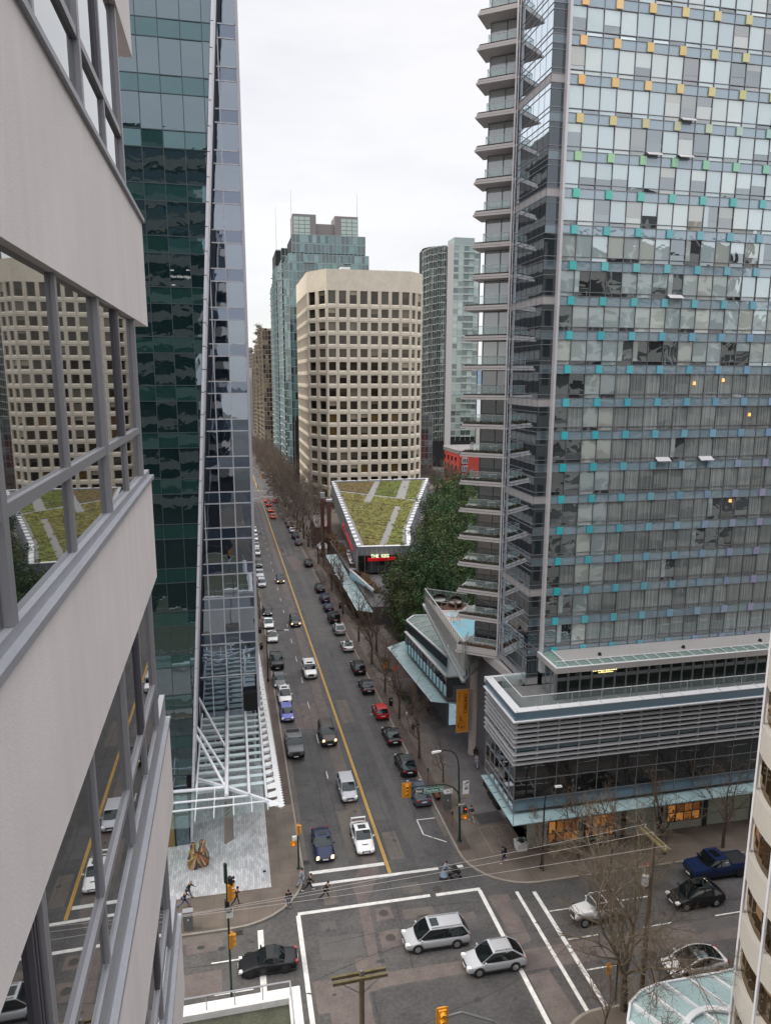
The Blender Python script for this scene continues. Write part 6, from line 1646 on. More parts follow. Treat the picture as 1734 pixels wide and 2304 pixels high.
def car(typ, col, label, cat='car', group=None, lights=False, brake=False, rack=False, sunroof=False, glassroof=False, spoiler=False, soft=False, dark_wheels=False, two_tone=None, scoop=False, taxi=False):
    T_ = TYPES[typ]; L, W, Hh = T_['L'], T_['W'], T_['Hh']; c0 = T_['clear_']; hw = W / 2
    P_ = 'paint_' + col
    root = thing({'car': 'car', 'pickup truck': 'pickup_truck', 'van': 'minivan', 'taxi': 'taxi'}.get(cat, 'car'), label, cat, (0, 0, 0), group, keep=False)
    X = lambda f: L / 2 - f * L
    fc, zc = T_['cowl']; r0, r1 = T_['roof']; fr, zr = T_['rear']; hood = T_['hood']; tail = T_['tail']
    belt = zc + .03
    # ---- lower body: lofted rings
    if typ == 'pickup':
        st_ = [(0, .62, hood - .28, .86), (.012, .5, hood - .1, .93), (.05, .4, hood, .975), (.15, c0, hood + .05, 1), (fc, c0, zc, 1), (fr, c0, zr, 1), (fr + .012, c0, zr, 1), (.97, c0 + .02, tail, 1), (.992, .4, tail, .98), (1, .5, tail - .04, .95)]
    elif typ == 'jeep':
        st_ = [(0, .6, .8, .6), (.01, .5, hood - .1, .64), (.06, .5, hood, .68), (fc, .45, zc, .8), (fc + .01, .45, zc, .86), (.97, .45, zr, .88), (1, .55, zr - .03, .86)]
    else:
        st_ = [(0, .38, hood - .34, .56), (.008, .28, hood - .26, .74), (.03, .22, hood - .16, .87), (.075, c0, hood - .07, .95), (.14, c0, hood + .0, .99), (.20, c0, hood + (zc - hood) * .6, .995), (fc, c0, zc, 1), ((fc + fr) / 2, c0, belt, 1), (fr - .04, c0, max(zr - .02, belt - .06), .99), (min(.975, fr + .03), c0 + .02, tail if fr < .93 else zr, .965), (.985, .28, tail - .04, .93), (1, .40, tail - .22, .84)]
    b = MB(); rings = []
    for f, zb, zt_, wf in st_:
        w_ = hw * wf; x = X(f); zm = zb + (zt_ - zb) * .55; cr_ = .10
        ring = [(x, w_ * .90, zb), (x, w_ * .985, zb + (zt_ - zb) * .22), (x, w_, zm), (x, w_ * .975, zb + (zt_ - zb) * .82), (x, w_ * .90, zt_ - .02), (x, w_ * .55, zt_ + .015)]
        ring = ring + [(x, -y, z) for x, y, z in ring[::-1]]; rings.append(ring)
    n = len(rings[0]); base = len(b.v)
    for r in rings: b.v += r
    for i in range(len(rings) - 1):
        for j in range(n):
            b.f.append((base + i * n + j, base + (i + 1) * n + j, base + (i + 1) * n + (j + 1) % n, base + i * n + (j + 1) % n)); b.c.append(None); b.mi.append(0)
    b.f.append(tuple(base + j for j in range(n))); b.f.append(tuple(base + (len(rings) - 1) * n + n - 1 - j for j in range(n))); b.c += [None, None]; b.mi += [0, 0]
    body = b.build('body', P_, root, smooth=True)
    if typ in ('pickup', 'jeep'): bv = body.modifiers.new('edge', 'EDGE_SPLIT'); bv.split_angle = math.radians(38)
    else: bv = body.modifiers.new('round', 'SUBSURF'); bv.levels = bv.render_levels = 1
    # sills + bumpers in dark plastic
    b = MB(); b.box(X(.96), X(.05), -hw * .93, hw * .93, c0 - .04, c0 + .10); b.build('sill', 'plastic', root)
    # ---- cabin
    zr_ = Hh - .05; tw = .76 if typ not in ('bigsuv', 'pickup', 'jeep') else .84
    xa, xb, xc_, xd = X(fc), X(r0), X(r1), X(fr)
    wb_ = hw * .93; wt = hw * tw
    zq = max(zr, belt - .08)
    A0, B0, C0, D0 = (xa, wb_ * .9, zc - .01), (xb, wt, zr_), (xc_, wt, zr_), (xd, wb_ * (.92 if fr > .9 else .86), zq)
    M_ = lambda p: (p[0], -p[1], p[2])
    Bl = (xb + (xa - xb) * .05, wb_, belt - .02)
    if typ != 'jeep':
        def bulged(lo_, hi_, sgn, nm):
            gb = MB(); nu, nv = 6, 3; G_ = {}
            for i in range(nu + 1):
                for j in range(nv + 1):
                    u, v = i / nu * 2 - 1, j / nv; x = lo_[0] + (hi_[0] - lo_[0]) * v; yw = lo_[1] + (hi_[1] - lo_[1]) * v; z = lo_[2] + (hi_[2] - lo_[2]) * v
                    G_[i, j] = (x + sgn * (.10 * (1 - u * u) * (1 - v * .6) + .03 * math.sin(math.pi * v)), yw * u, z + .035 * math.sin(math.pi * v) + .02 * (1 - u * u) * v)
            b0 = len(gb.v); idx = {}
            for k2 in G_: idx[k2] = len(gb.v); gb.v.append(G_[k2])
            for i in range(nu):
                for j in range(nv):
                    f = (idx[i, j], idx[i + 1, j], idx[i + 1, j + 1], idx[i, j + 1]); gb.f.append(f if sgn > 0 else f[::-1]); gb.c.append(None); gb.mi.append(0)
            gb.build(nm, 'car_glass', root, smooth=True)
        bulged(A0, B0, 1, 'windscreen'); bulged(D0, C0, -1, 'rear_window')
        for s_ in (1, -1):
            sg = lambda p: (p[0], p[1] * s_, p[2])
            mid0 = ((xb + xc_) / 2, wb_, belt - .02); gb = MB(); p_ = [sg(A0), sg(Bl), sg((xc_, wb_, belt - .02)), sg(D0), sg(C0), sg(B0)]
            gb.face(p_ if s_ < 0 else p_[::-1]); gb.build('side_window', 'car_glass', root)
        rf = MB(); cw = .015
        mr = [(xb + .02, wt, zr_), (xb - .12, wt * .98, zr_ + .035), ((xb + xc_) / 2, wt * .97, Hh), (xc_ + .1, wt * .98, zr_ + .03), (xc_ - .02, wt, zr_)]
        for p, q in zip(mr, mr[1:]):
            rf.face([p, (p[0], 0, p[2] + .02), (q[0], 0, q[2] + .02), q]); rf.face([(p[0], 0, p[2] + .02), M_(p), M_(q), (q[0], 0, q[2] + .02)])
            rf.face([(p[0], p[1] + .02, zr_ - .05), p, q, (q[0], q[1] + .02, zr_ - .05)]); rf.face([M_((p[0], p[1] + .02, zr_ - .05)), M_((q[0], q[1] + .02, zr_ - .05)), M_(q), M_(p)])
        rfm = 'car_glass' if glassroof else ('plastic' if soft else P_)
        rf.build('soft_top' if soft else 'roof', rfm, root, smooth=True)
        pw = .045
        for s_ in (1, -1):
            pl = MB(); dp = MB()
            sg = lambda p: (p[0], p[1] * s_ * 1.005, p[2] + .004)
            pl.tube(sg(A0), sg(B0), pw * .75, pw * .6, 4); pl.tube(sg(D0), sg(C0), pw * (1.6 if soft or fr > .93 else 1.1), pw * (1.3 if fr > .93 else .9), 5); pl.tube(sg(B0), sg(C0), pw * .6, pw * .6, 4)
            if not typ in ('coupe', 'roadster'):
                u = .42; xp = xb + (xc_ - xb) * u; dp.beam((xp, wb_ * s_ * 1.0, belt), (xp, wt * s_ * 1.01, zr_), .07, .05)
            if fr - r1 > .09 or typ in ('wagon', 'suv', 'bigsuv', 'minivan', 'cuv'):
                dp.build('door_pillar', 'plastic', root) if dp.f else None; dp = MB(); xp = xb + (xc_ - xb) * .9; dp.beam((xp, wb_ * s_, belt), (xp, wt * s_ * 1.01, zr_), .10, .05)
            pl.build('pillar', 'plastic' if soft else P_, root)
            if dp.f: dp.build('door_pillar', 'plastic', root)
        if glassroof:
            pl = MB(); 
            for s_ in (1, -1): pl.path([(xa, wb_ * .88 * s_, zc + .01), (xb, wt * s_, zr_ + .015), ((xb + xc_) / 2, wt * s_, Hh - .005), (xc_, wt * s_, zr_ + .015), (xd, wb_ * .9 * s_, zq + .02)], .05, 5)
            pl.build('roof_rail', P_, root)
    else:
        gb = MB(); gb.beam((xa - .05, 0, zc + .3), (xa - .22, 0, zc + .58), 1.35, .02); gb.face([(xa - .02, .68, zc), (xa - .02, -.68, zc), (xa - .22, -.62, Hh - .08), (xa - .22, .62, Hh - .08)]); gb.build('windscreen', 'car_glass', root)
        gb = MB()
        for s_ in (1, -1):
            gb.tube((xa, .70 * s_, zc), (xa - .22, .66 * s_, Hh - .04), .045, n=5); gb.path([(xa - .22, .66 * s_, Hh - .04), (X(.62), .66 * s_, Hh - .02), (X(.93), .64 * s_, Hh - .06), (X(.96), .66 * s_, zr)], .045, 5)
        gb.tube((xa - .22, .66, Hh - .04), (xa - .22, -.66, Hh - .04), .05, n=5); gb.tube((X(.62), .66, Hh - .02), (X(.62), -.66, Hh - .02), .05, n=5); gb.build('roll_bar', P_, root)
        gb = MB(); gb.box(X(.95), X(.42), -.68, .68, .7, zr + .02); gb.build('interior', 'bed_liner', root)
        gb = MB()
        for sx_ in (.52, .72):
            for s_ in (.33, -.33): gb.box(X(sx_) - .1, X(sx_) + .1, s_ - .24, s_ + .24, zr, zr + .42)
        gb.build('seat', 'plastic', root)
    if typ == 'pickup':
        gb = MB(); gb.box(X(.965), X(fr + .02), -hw * .80, hw * .80, zr - .0, zr + .03)
        gb.build('bed', 'bed_liner', root)
        gb = MB(); gb.box(X(.985), X(fr + .02), hw * .80, hw * .93, zr + .005, zr + .05); gb.box(X(.985), X(fr + .02), -hw * .93, -hw * .80, zr + .005, zr + .05); gb.box(X(.99), X(.965), -hw * .8, hw * .8, zr + .005, zr + .05); gb.build('bed_rail', P_, root)
    if sunroof:
        gb = MB(); xm = xb - .18; gb.box(xm - .62, xm, -wt * .55, wt * .55, Hh + .005, Hh + .028); gb.build('sunroof', 'car_glass', root)
    if rack:
        gb = MB()
        for s_ in (1, -1): gb.beam((xb - .15, wt * .86 * s_, Hh + .04), (xc_ + .1, wt * .86 * s_, Hh + .04), .05, .06)
        gb.build('roof_rack', 'plastic' if rack == 1 else 'alloy', root)
    if spoiler:
        gb = MB(); gb.box(X(.99), X(.945), -hw * .80, hw * .80, tail + .28, tail + .33)
        for s_ in (1, -1): gb.box(X(.985), X(.95), hw * .76 * s_ - .03, hw * .76 * s_ + .03, tail - .05, tail + .28)
        gb.build('spoiler', P_, root)
    if scoop:
        gb = MB(); gb.hexa([(X(.22), -.28, zc - .05), (X(.22), .28, zc - .05), (X(.15), .3, hood + .06), (X(.15), -.3, hood + .06), (X(.22), -.26, zc + .0), (X(.22), .26, zc + .0), (X(.15), .28, hood + .12), (X(.15), -.28, hood + .12)]); gb.build('bonnet_scoop', P_, root)
        gb = MB(); gb.box(X(.149), X(.146), -.24, .24, hood + .05, hood + .11); gb.build('scoop_mouth', 'plastic', root)
    # ---- front and rear
    zl = hood - (.20 if typ != 'pickup' else .22); hx = X(.022)
    wl = hw * (.74 if typ != 'jeep' else .46)
    for s_ in (1, -1):
        gb = MB(); gb.hexa([(X(.004) , wl * s_ - .17, zl - .09), (X(.004), wl * s_ + .10, zl - .07), (X(.05), wl * s_ + .15, zl - .05), (X(.05), wl * s_ - .10, zl - .05),
                            (X(.010), wl * s_ - .17, zl + .06), (X(.012), wl * s_ + .10, zl + .07), (X(.07), wl * s_ + .16, zl + .10), (X(.06), wl * s_ - .10, zl + .11)]); gb.build('headlight', 'headlamp_on' if lights else 'headlamp', root)
        zt2 = tail - .16
        gb = MB(); gb.hexa([(X(1.004), hw * .70 * s_ - .18, zt2 - .08), (X(1.004), hw * .70 * s_ + .10, zt2 - .08), (X(.965), hw * .78 * s_ + .15, zt2 - .06), (X(.965), hw * .78 * s_ - .1, zt2 - .06),
                            (X(.998), hw * .70 * s_ - .18, zt2 + .08), (X(.998), hw * .70 * s_ + .10, zt2 + .08), (X(.955), hw * .78 * s_ + .15, zt2 + .10), (X(.955), hw * .78 * s_ - .1, zt2 + .10)]); gb.build('taillight', 'taillamp_on' if brake else 'taillamp', root)
        gb = MB(); my = hw + .05; gb.hexa([(X(fc) - .32, (hw - .02) * s_, belt), (X(fc) - .18, (hw - .02) * s_, belt), (X(fc) - .18, (hw + .17) * s_, belt + .02), (X(fc) - .28, (hw + .17) * s_, belt + .02),
                                           (X(fc) - .32, (hw - .02) * s_, belt + .12), (X(fc) - .18, (hw - .02) * s_, belt + .12), (X(fc) - .18, (hw + .17) * s_, belt + .14), (X(fc) - .28, (hw + .17) * s_, belt + .14)]); gb.build('mirror', P_, root)
    gb = MB(); gb.box(X(.006), X(-.003), -hw * .42, hw * .42, .40, zl + .04); gb.build('grille', 'plastic', root)
    gb = MB(); gb.box(X(.0), X(-.006), -.26, .26, .40, .52); gb.build('licence_plate', 'plate', root)
    gb = MB(); gb.box(X(1.005), X(.999), -.26, .26, tail - .36, tail - .24); gb.build('licence_plate', 'plate', root)
    # wheels
    for f in T_['wb']:
        for s_ in (1, -1):
            wr = T_['wr']; x = X(f); y = (hw - .10) * s_
            gb = MB(); gb.tube((x, y - .10 * s_, wr), (x, y + .105 * s_, wr), wr, wr, 20); wh = gb.build('wheel', 'tyre', root)
            gb = MB(); gb.tube((x, y + .10 * s_, wr), (x, y + .112 * s_, wr), wr * .66, wr * .62, 10); gb.build('rim', 'alloy_dark' if dark_wheels else 'alloy', wh)
            gb = MB(); nn = 12; yy = (hw + .008) * s_ if typ != 'jeep' else (hw * .98) * s_
            for i in range(nn):
                a0, a1 = math.pi * i / nn, math.pi * (i + 1) / nn; ro, ri = wr + .085, wr + .015
                gb.face([(x + ro * math.cos(a0), yy, wr + ro * math.sin(a0)), (x + ro * math.cos(a1), yy, wr + ro * math.sin(a1)), (x + ri * math.cos(a1), yy, wr + ri * math.sin(a1)), (x + ri * math.cos(a0), yy, wr + ri * math.sin(a0))])
            gb.build('wheel_arch', 'plastic', root)
    return root
def place(o, x, y, heading, s=1.0):
    """heading in degrees: 90 = driving away down the street, 270 = towards the camera, 180 = leftwards"""
    o.location = (x, y, gz(x, y) + .02); a = math.radians(heading)
    sl = SY * math.sin(a) + SX * math.cos(a); rl = SY * math.cos(a) - SX * math.sin(a)
    o.rotation_mode = 'XYZ'; 
    f = Vector((math.cos(a), math.sin(a), sl)).normalized(); l = Vector((-math.sin(a), math.cos(a), rl)).normalized(); u = f.cross(l).normalized(); l = u.cross(f)
    M4 = Matrix((f, l, u)).transposed().to_4x4(); o.rotation_euler = M4.to_euler(); o.scale = (s, s, s); return o
def fc_(y): return 1.0 + max(0, (y - 75)) * .00095
GM = 'cars driving towards the crossing'; GL = 'cars parked along the left kerb'; GR = 'cars parked along the right kerb'
# (type, colour, x, y of the near end, opts, label)
def toward(typ, col, x, y, label, cat='car', g=GM, **k): s = fc_(y); place(car(typ, col, label, cat, g, **k), x, y + TYPES[typ]['L'] / 2 * s, 270, s)
def away(typ, col, x, y, label, cat='car', g=GR, **k): s = fc_(y); place(car(typ, col, label, cat, g, **k), x, y + TYPES[typ]['L'] / 2 * s, 90, s)
toward('sedan', 'white', 10.85, 57.9, 'white sports sedan with rear wing and bonnet scoop, first at the stop line', spoiler=True, sunroof=True, scoop=True)
toward('sedan', 'darkblue', 7.0, 57.6, 'dark blue sedan with amber headlights, waiting beside the white winged sedan', lights=True, sunroof=True)
toward('wagon', 'silver', 10.85, 67.0, 'silver wagon driving behind the white winged sedan')
toward('bigsuv', 'brown', 10.45, 79.9, 'dark brown large sport utility vehicle with lit headlights in the middle of the street', lights=True, rack=1)
toward('bigsuv', 'white', 10.65, 102.4, 'white off-road vehicle driving along the yellow line', rack=2, sunroof=True)
toward('suv', 'brown', 10.75, 129.2, 'dark crossover with lit headlights beside the yellow line behind the white off-road vehicle', lights=True)
toward('hatch', 'black', 10.3, 164, 'small black car with amber headlights, farthest of the cars coming down the street', lights=True)
toward('pickup', 'grey', 6.15, 77.6, 'dark grey pickup truck parked nearest on the left kerb beside the canopy', 'pickup truck', GL, dark_wheels=True)
toward('hatch', 'violet', 5.95, 87.9, 'bright violet blue hatchback parked behind the dark grey pickup', g=GL)
toward('cuv', 'white', 6.1, 93.6, 'white crossover with a panoramic roof parked behind the violet hatchback', g=GL, sunroof=True, rack=1)
toward('sedan', 'grey', 5.75, 99.7, 'dark grey sedan parked behind the white crossover on the left', g=GL)
toward('pickup', 'black', 5.85, 107.2, 'black pickup with an open dark bed parked on the left by the tall street lamp', 'pickup truck', GL)
toward('ev', 'pearl', 5.9, 120.8, 'white hatchback parked under the left street lamp arm', g=GL)
toward('ev', 'white', 5.65, 129.0, 'white sedan with a dark glass roof parked second beyond the street lamp', g=GL, glassroof=True)
toward('sedan', 'black', 5.85, 137.5, 'black sedan parked behind the two white sedans on the left', g=GL)
toward('wagon', 'silver', 5.75, 160.9, 'silver car parked by the small leafless tree on the left kerb', g=GL)
toward('sedan', 'silver', 5.7, 170.7, 'silver sedan parked just beyond the silver car on the left kerb', g=GL)
toward('suv', 'grey', 5.75, 182.2, 'dark car parked at the edge of the glass tower on the left kerb', g=GL)
toward('hatch', 'white', 5.97, 197.7, 'white car farther up the left kerb, half hidden by the glass tower', g=GL)
toward('sedan', 'silver', 6.05, 207.7, 'silver car up the left kerb behind the half hidden white car', g=GL)
toward('wagon', 'white', 6.2, 220.2, 'pale car high up the left kerb, last but one before the tower edge', g=GL)
toward('sedan', 'white', 6.3, 235.9, 'white car highest up the left kerb by the tower edge', g=GL)
away('cuv', 'slate', 18.25, 64.6, 'slate blue crossover parked nearest on the right behind the street name sign', rack=1)
away('cuv', 'black', 18.3, 70.8, 'black crossover with a grey glass roof parked in front of the slate blue one', sunroof=True)
away('sedan', 'black', 18.35, 78.4, 'black sedan parked between the red hatchback and the black crossover', sunroof=True)
away('hatch', 'red', 18.45, 86.0, 'bright red hatchback parked on the right kerb')
away('sedan', 'black', 18.25, 94.8, 'black saloon with a pale rear window parked just beyond the red hatchback')
away('suv', 'black', 18.35, 102.5, 'black crossover with roof ribs parked second beyond the red hatchback', rack=1)
away('coupe', 'white', 18.35, 113.4, 'white coupe parked alone on the right kerb', sunroof=True)
away('cuv', 'silver', 18.35, 122.7, 'silver crossover parked beyond the white coupe', rack=2, sunroof=True)
away('bigsuv', 'black', 18.4, 129.7, 'black sport utility vehicle parked beyond the silver crossover', rack=1)
away('hatch', 'darkblue', 18.4, 138.0, 'dark blue small car with a white roof frame among the dark parked cars', sunroof=True)
away('wagon', 'darkblue', 18.5, 144.8, 'dark blue estate car parked just past the car with the white roof frame')
away('suv', 'black', 18.55, 153.6, 'black crossover parked where the arcade awning begins', rack=1)
away('suv', 'black', 18.8, 180.3, 'black car parked alone beside the bicycle lane on the right')
for i, (typ, col, y) in enumerate((('suv', 'grey', 210.6), ('suv', 'black', 221.5), ('sedan', 'white', 233.4), ('sedan', 'brown', 243.3), ('sedan', 'silver', 252.2), ('suv', 'grey', 261.7))):
    away(typ, col, 19.0, y, ['grey crossover nearest in the far parked row by the white tent', 'black crossover second in the far parked row', 'white sedan third in the far parked row', 'brown sedan fourth in the far parked row', 'silver sedan fifth in the far parked row', 'grey crossover last in the far parked row'][i], rack=(2 if i == 0 else False))
GRD = 'red lit cars waiting at the far crossing'
for i, (x, y, typ, col) in enumerate(((14.5, 265.2, 'suv', 'taxi'), (14.5, 282.7, 'sedan', 'taxi'), (14.6, 298.9, 'suv', 'red'), (14.6, 314.0, 'sedan', 'taxi'), (18.1, 310.4, 'suv', 'red'))):
    away(typ, col, x, y, ['reddish car with brake lights on, nearest in the queue to the far crossing', 'reddish car with brake lights on, second in the queue to the far crossing', 'red car third in the queue to the far crossing', 'reddish car first at the far crossing line', 'red car in the kerb lane at the far crossing'][i], g=GRD, brake=True)
for i, y in enumerate((384, 402, 427, 456, 479, 515, 556, 595)):
    s = fc_(y); place(car('sedan' if i % 2 else 'suv', ['grey', 'black', 'grey', 'silver', 'black', 'silver', 'grey', 'white'][i], '%s car parked beyond the far crossing, %s along the kerb' % (['grey', 'black', 'grey', 'silver', 'black', 'silver', 'grey', 'white'][i], ['first', 'second', 'third', 'fourth', 'fifth', 'sixth', 'seventh', 'eighth'][i]), 'car', 'cars parked beyond the far crossing'), 20.0 - .4, y, 90, s)
for i, y in enumerate((610, 625, 640)): place(car('sedan', ['silver', 'white', 'grey'][i], '%s car driving far down the street' % ['silver', 'white', 'grey'][i], 'car', 'cars far down the street', lights=True), 10 + i, y + i * 12, 270, 1.4)
# crossing traffic, all heading left
GX = 'cars driving left on the cross street'
place(car('minivan', 'silver', 'silver grey minivan with a sunroof crossing in the middle of the junction', 'van', GX, sunroof=True, rack=2), 14.15, 46.35, 179)
place(car('cuv', 'silver', 'silver crossover with roof bars following the minivan over the crosswalk', 'car', GX, rack=2), 17.75, 43.2, 180)
place(car('roadster', 'black', 'black convertible sports car with a closed soft top at the left of the junction', 'car', GX, soft=True, dark_wheels=True), 1.25, 46.45, 180)
place(car('pickup', 'blue', 'bright blue pickup truck heading left in the kerb lane', 'pickup truck', GX, sunroof=True, dark_wheels=True), 41.3, 49.3, 180)
place(car('cuv', 'black', 'black crossover with chrome window line left of and below the blue pickup', 'car', GX, glassroof=True), 37.0, 46.3, 180)
place(car('jeep', 'white', 'white open topped off-road car behind the bare branches', 'car', GX), 27.8, 46.3, 182)
place(car('ev', 'white', 'white rounded hatchback with an all glass roof next to the blue canopy', 'car', GX, glassroof=True, dark_wheels=True), 32.3, 39.8, 180)
place(car('suv', 'black', 'black car tailing the blue pickup at the right edge', 'car', GX), 47.3, 49.4, 180)
# ================================================================ PEOPLE
mat('skin', (.42, .24, .16), .6); mat('skin_dark', (.16, .085, .055), .6); mat('hair_dark', (.015, .012, .01), .7); mat('hair_grey', (.30, .28, .26), .7)
CL = {}
def cloth(n, c): mat('cloth_' + n, c, .85, var=(6, .12)); return 'cloth_' + n
for n_, c_ in dict(black=(.018, .018, .02), navy=(.02, .03, .07), jean=(.07, .11, .20), denim=(.25, .32, .41), grey=(.22, .22, .24), lilac=(.34, .36, .46), white=(.65, .64, .62), darkgreen=(.02, .05, .045), brown=(.12, .07, .05), tan=(.35, .28, .2)).items(): cloth(n_, c_)
mat('shoe_white', (.7, .7, .68), .6); mat('shoe_dark', (.03, .03, .03), .6)
def skin_obj(name, verts, edges, rad, m, parent, root=0, sub=1):
    me = bpy.data.meshes.new(name); me.from_pydata([tuple(v) for v in verts], edges, []); me.materials.append(MATS[m])
    o = bpy.data.objects.new(name, me); COL.objects.link(o); o.parent = parent
    md = o.modifiers.new('skin', 'SKIN'); md.use_smooth_shade = True
    sv = me.skin_vertices[0].data if me.skin_vertices else None
    if sv is None: return o
    for i, r in enumerate(rad):
        sv[i].radius = (r, r) if not isinstance(r, tuple) else r; sv[i].use_root = (i == root)
    s = o.modifiers.new('sub', 'SUBSURF'); s.levels = s.render_levels = sub
    return o
def ensure_skin(me):
    bm = None
def person(label, x, y, face, top='black', legs='jean', stride=.35, arms=(.25, -.2), elbow=(.3, .3), h=1.74, hair='hair_dark', skin='skin', shoe='shoe_dark', lean=.05, coat=0, zoff=None, bag=None, dress=None, group=None, sitting=False, bare=False, s=1.0, head_down=.05):
    """face: degrees the figure walks/looks towards (world), stride: leg swing in rad, arms: swing of left/right arm, elbow: bend"""
    z0 = gz(x, y) + (H if zoff is None else zoff) if zoff is None or zoff < 5 else zoff
    root = thing('person', label, 'person', (x, y, z0), group, keep=False)
    root.rotation_euler = (0, 0, math.radians(face)); root.scale = (s, s, s)
    k = h / 1.75
    hip = .92 * k; kl = .44 * k; sl_ = .44 * k
    def leg(sy, a):
        hp = Vector((0, sy * .09 * k, hip - .02)); kb = .12 + max(0, -a) * .9
        kn = hp + Vector((math.sin(a), 0, -math.cos(a))) * kl
        an = kn + Vector((math.sin(a - kb), 0, -math.cos(a - kb))) * sl_
        return hp, kn, an
    legsP = [leg(1, stride), leg(-1, -stride)]
    low = min(l[2].z for l in legsP); dz = .07 * k - low
    up = Vector((0, 0, dz))
    legsP = [[p + up for p in l] for l in legsP]
    pel = Vector((0, 0, hip)) + up; ch = pel + Vector((lean, 0, .30 * k)); nk = pel + Vector((lean * 1.6, 0, .50 * k)); hd = nk + Vector((head_down + .02, 0, .13 * k)); ht_ = hd + Vector((.0, 0, .10 * k))
    def arm(sy, a, e):
        sh = nk + Vector((0, sy * .18 * k, -.07 * k)); el = sh + Vector((math.sin(a), sy * .18, -math.cos(a))).normalized() * .29 * k
        wr = el + Vector((math.sin(a + e), sy * .02, -math.cos(a + e))).normalized() * .25 * k
        return sh, el, wr
    armsP = [arm(1, arms[0], elbow[0]), arm(-1, arms[1], elbow[1])]
    # body: one skinned surface from pelvis to finger tips
    V = [pel, ch, nk, hd, ht_]; E_ = [(0, 1), (1, 2), (2, 3), (3, 4)]; Rr_ = [.135 * k, .14 * k, .062 * k, .098 * k, .088 * k]
    for (hp, kn, an) in legsP:
        b0 = len(V); toe = an + Vector((.17 * k, 0, -.045 * k)); V += [hp, kn, an, toe]; E_ += [(0, b0), (b0, b0 + 1), (b0 + 1, b0 + 2), (b0 + 2, b0 + 3)]; Rr_ += [.085 * k, .056 * k, .04 * k, .03 * k]
    for sy, (sh, el, wr) in zip((1, -1), armsP):
        b0 = len(V); d = (wr - el).normalized(); palm = wr + d * .075 * k; side = Vector((0, 1, 0)).cross(d).normalized()
        V += [sh, el, wr, palm]; E_ += [(2, b0), (b0, b0 + 1), (b0 + 1, b0 + 2), (b0 + 2, b0 + 3)]; Rr_ += [.055 * k, .04 * k, .026 * k, .034 * k]
        for j, (o_, ln) in enumerate(((-.026, .062), (-.009, .075), (.009, .07), (.026, .055))):
            f0 = len(V); V += [palm + side * o_ * k + d * .03 * k, palm + side * o_ * 1.2 * k + d * (.03 + ln * .55) * k, palm + side * o_ * 1.2 * k + d * (.03 + ln) * k + Vector((0, -sy * .02 * k, 0))]
            E_ += [(b0 + 3, f0), (f0, f0 + 1), (f0 + 1, f0 + 2)]; Rr_ += [.0095 * k, .0085 * k, .0075 * k]
        f0 = len(V); V += [wr + d * .03 * k + side * .035 * k, wr + d * .065 * k + side * .06 * k]; E_ += [(b0 + 2, f0), (f0, f0 + 1)]; Rr_ += [.011 * k, .009 * k]
    mk(root, 'body', V, E_, Rr_, skin, 1)
    # nose, eyes, ears
    fb = MB(); fx = hd.x + .095 * k
    fb.tube((fx - .01, 0, hd.z + .035 * k), (fx + .022 * k, 0, hd.z - .005), .008, .014, 5)
    for sy in (1, -1): fb.tube((hd.x, sy * .085 * k, hd.z - .02), (hd.x - .01, sy * .10 * k, hd.z + .03), .018, .016, 5)
    fb.build('nose_and_ears', skin, root)
    fb = MB()
    for sy in (1, -1): fb.tube((fx - .015, sy * .033 * k, hd.z + .03 * k), (fx - .002, sy * .033 * k, hd.z + .03 * k), .009, .007, 6)
    fb.tube((fx - .01, -.025, hd.z - .045 * k), (fx - .01, .025, hd.z - .045 * k), .006, n=4)
    fb.build('eyes_and_mouth', 'hair_dark', root)
    # hair
    fb = MB(); pr = []
    for i in range(6):
        a = math.radians(-8 + i * 98 / 5); pr.append((.108 * k * math.cos(a), .115 * k * math.sin(a) + .03 * k))
    fb.lathe(pr, 12, (hd.x - .018 * k, 0, hd.z + .02 * k)); fb.build('hair', hair, root, smooth=True)
    if not bare:
        V = [pel + Vector((0, 0, .02)), ch, nk + Vector((0, 0, -.03))]; E_ = [(0, 1), (1, 2)]; Rr_ = [.155 * k, .165 * k, .085 * k]
        if coat: V.append(pel - Vector((0, 0, coat))); E_.append((0, 3)); Rr_.append(.17 * k)
        for (sh, el, wr) in armsP:
            b0 = len(V); V += [sh, el, wr - (wr - el).normalized() * .02]; E_ += [(2, b0), (b0, b0 + 1), (b0 + 1, b0 + 2)]; Rr_ += [.072 * k, .056 * k, .042 * k]
        mk(root, 'coat' if coat else 'jacket', V, E_, Rr_, 'cloth_' + top, 1)
    V = [pel + Vector((0, 0, .01))]; E_ = []; Rr_ = [.142 * k]
    for (hp, kn, an) in legsP:
        b0 = len(V); V += ([hp, kn, an + Vector((0, 0, .03))] if not bare else [hp, hp.lerp(kn, .4)]); E_ += [(0, b0), (b0, b0 + 1)] + ([(b0 + 1, b0 + 2)] if not bare else []); Rr_ += [.10 * k, .072 * k, .056 * k] if not bare else [.098 * k, .09 * k]
    mk(root, 'trousers' if not bare else 'swim_shorts', V, E_, Rr_, 'cloth_' + legs, 1)
    if not bare:
        for (hp, kn, an) in legsP:
            fb = MB(); a = an; fb.hexa([(a.x - .07, a.y - .045, a.z - .075 * k), (a.x + .19 * k, a.y - .05, a.z - .075 * k), (a.x + .19 * k, a.y + .05, a.z - .075 * k), (a.x - .07, a.y + .045, a.z - .075 * k),
                                    (a.x - .06, a.y - .04, a.z + .02), (a.x + .12 * k, a.y - .045, a.z - .015), (a.x + .12 * k, a.y + .045, a.z - .015), (a.x - .06, a.y + .04, a.z + .02)]); fb.build('shoe', shoe, root)
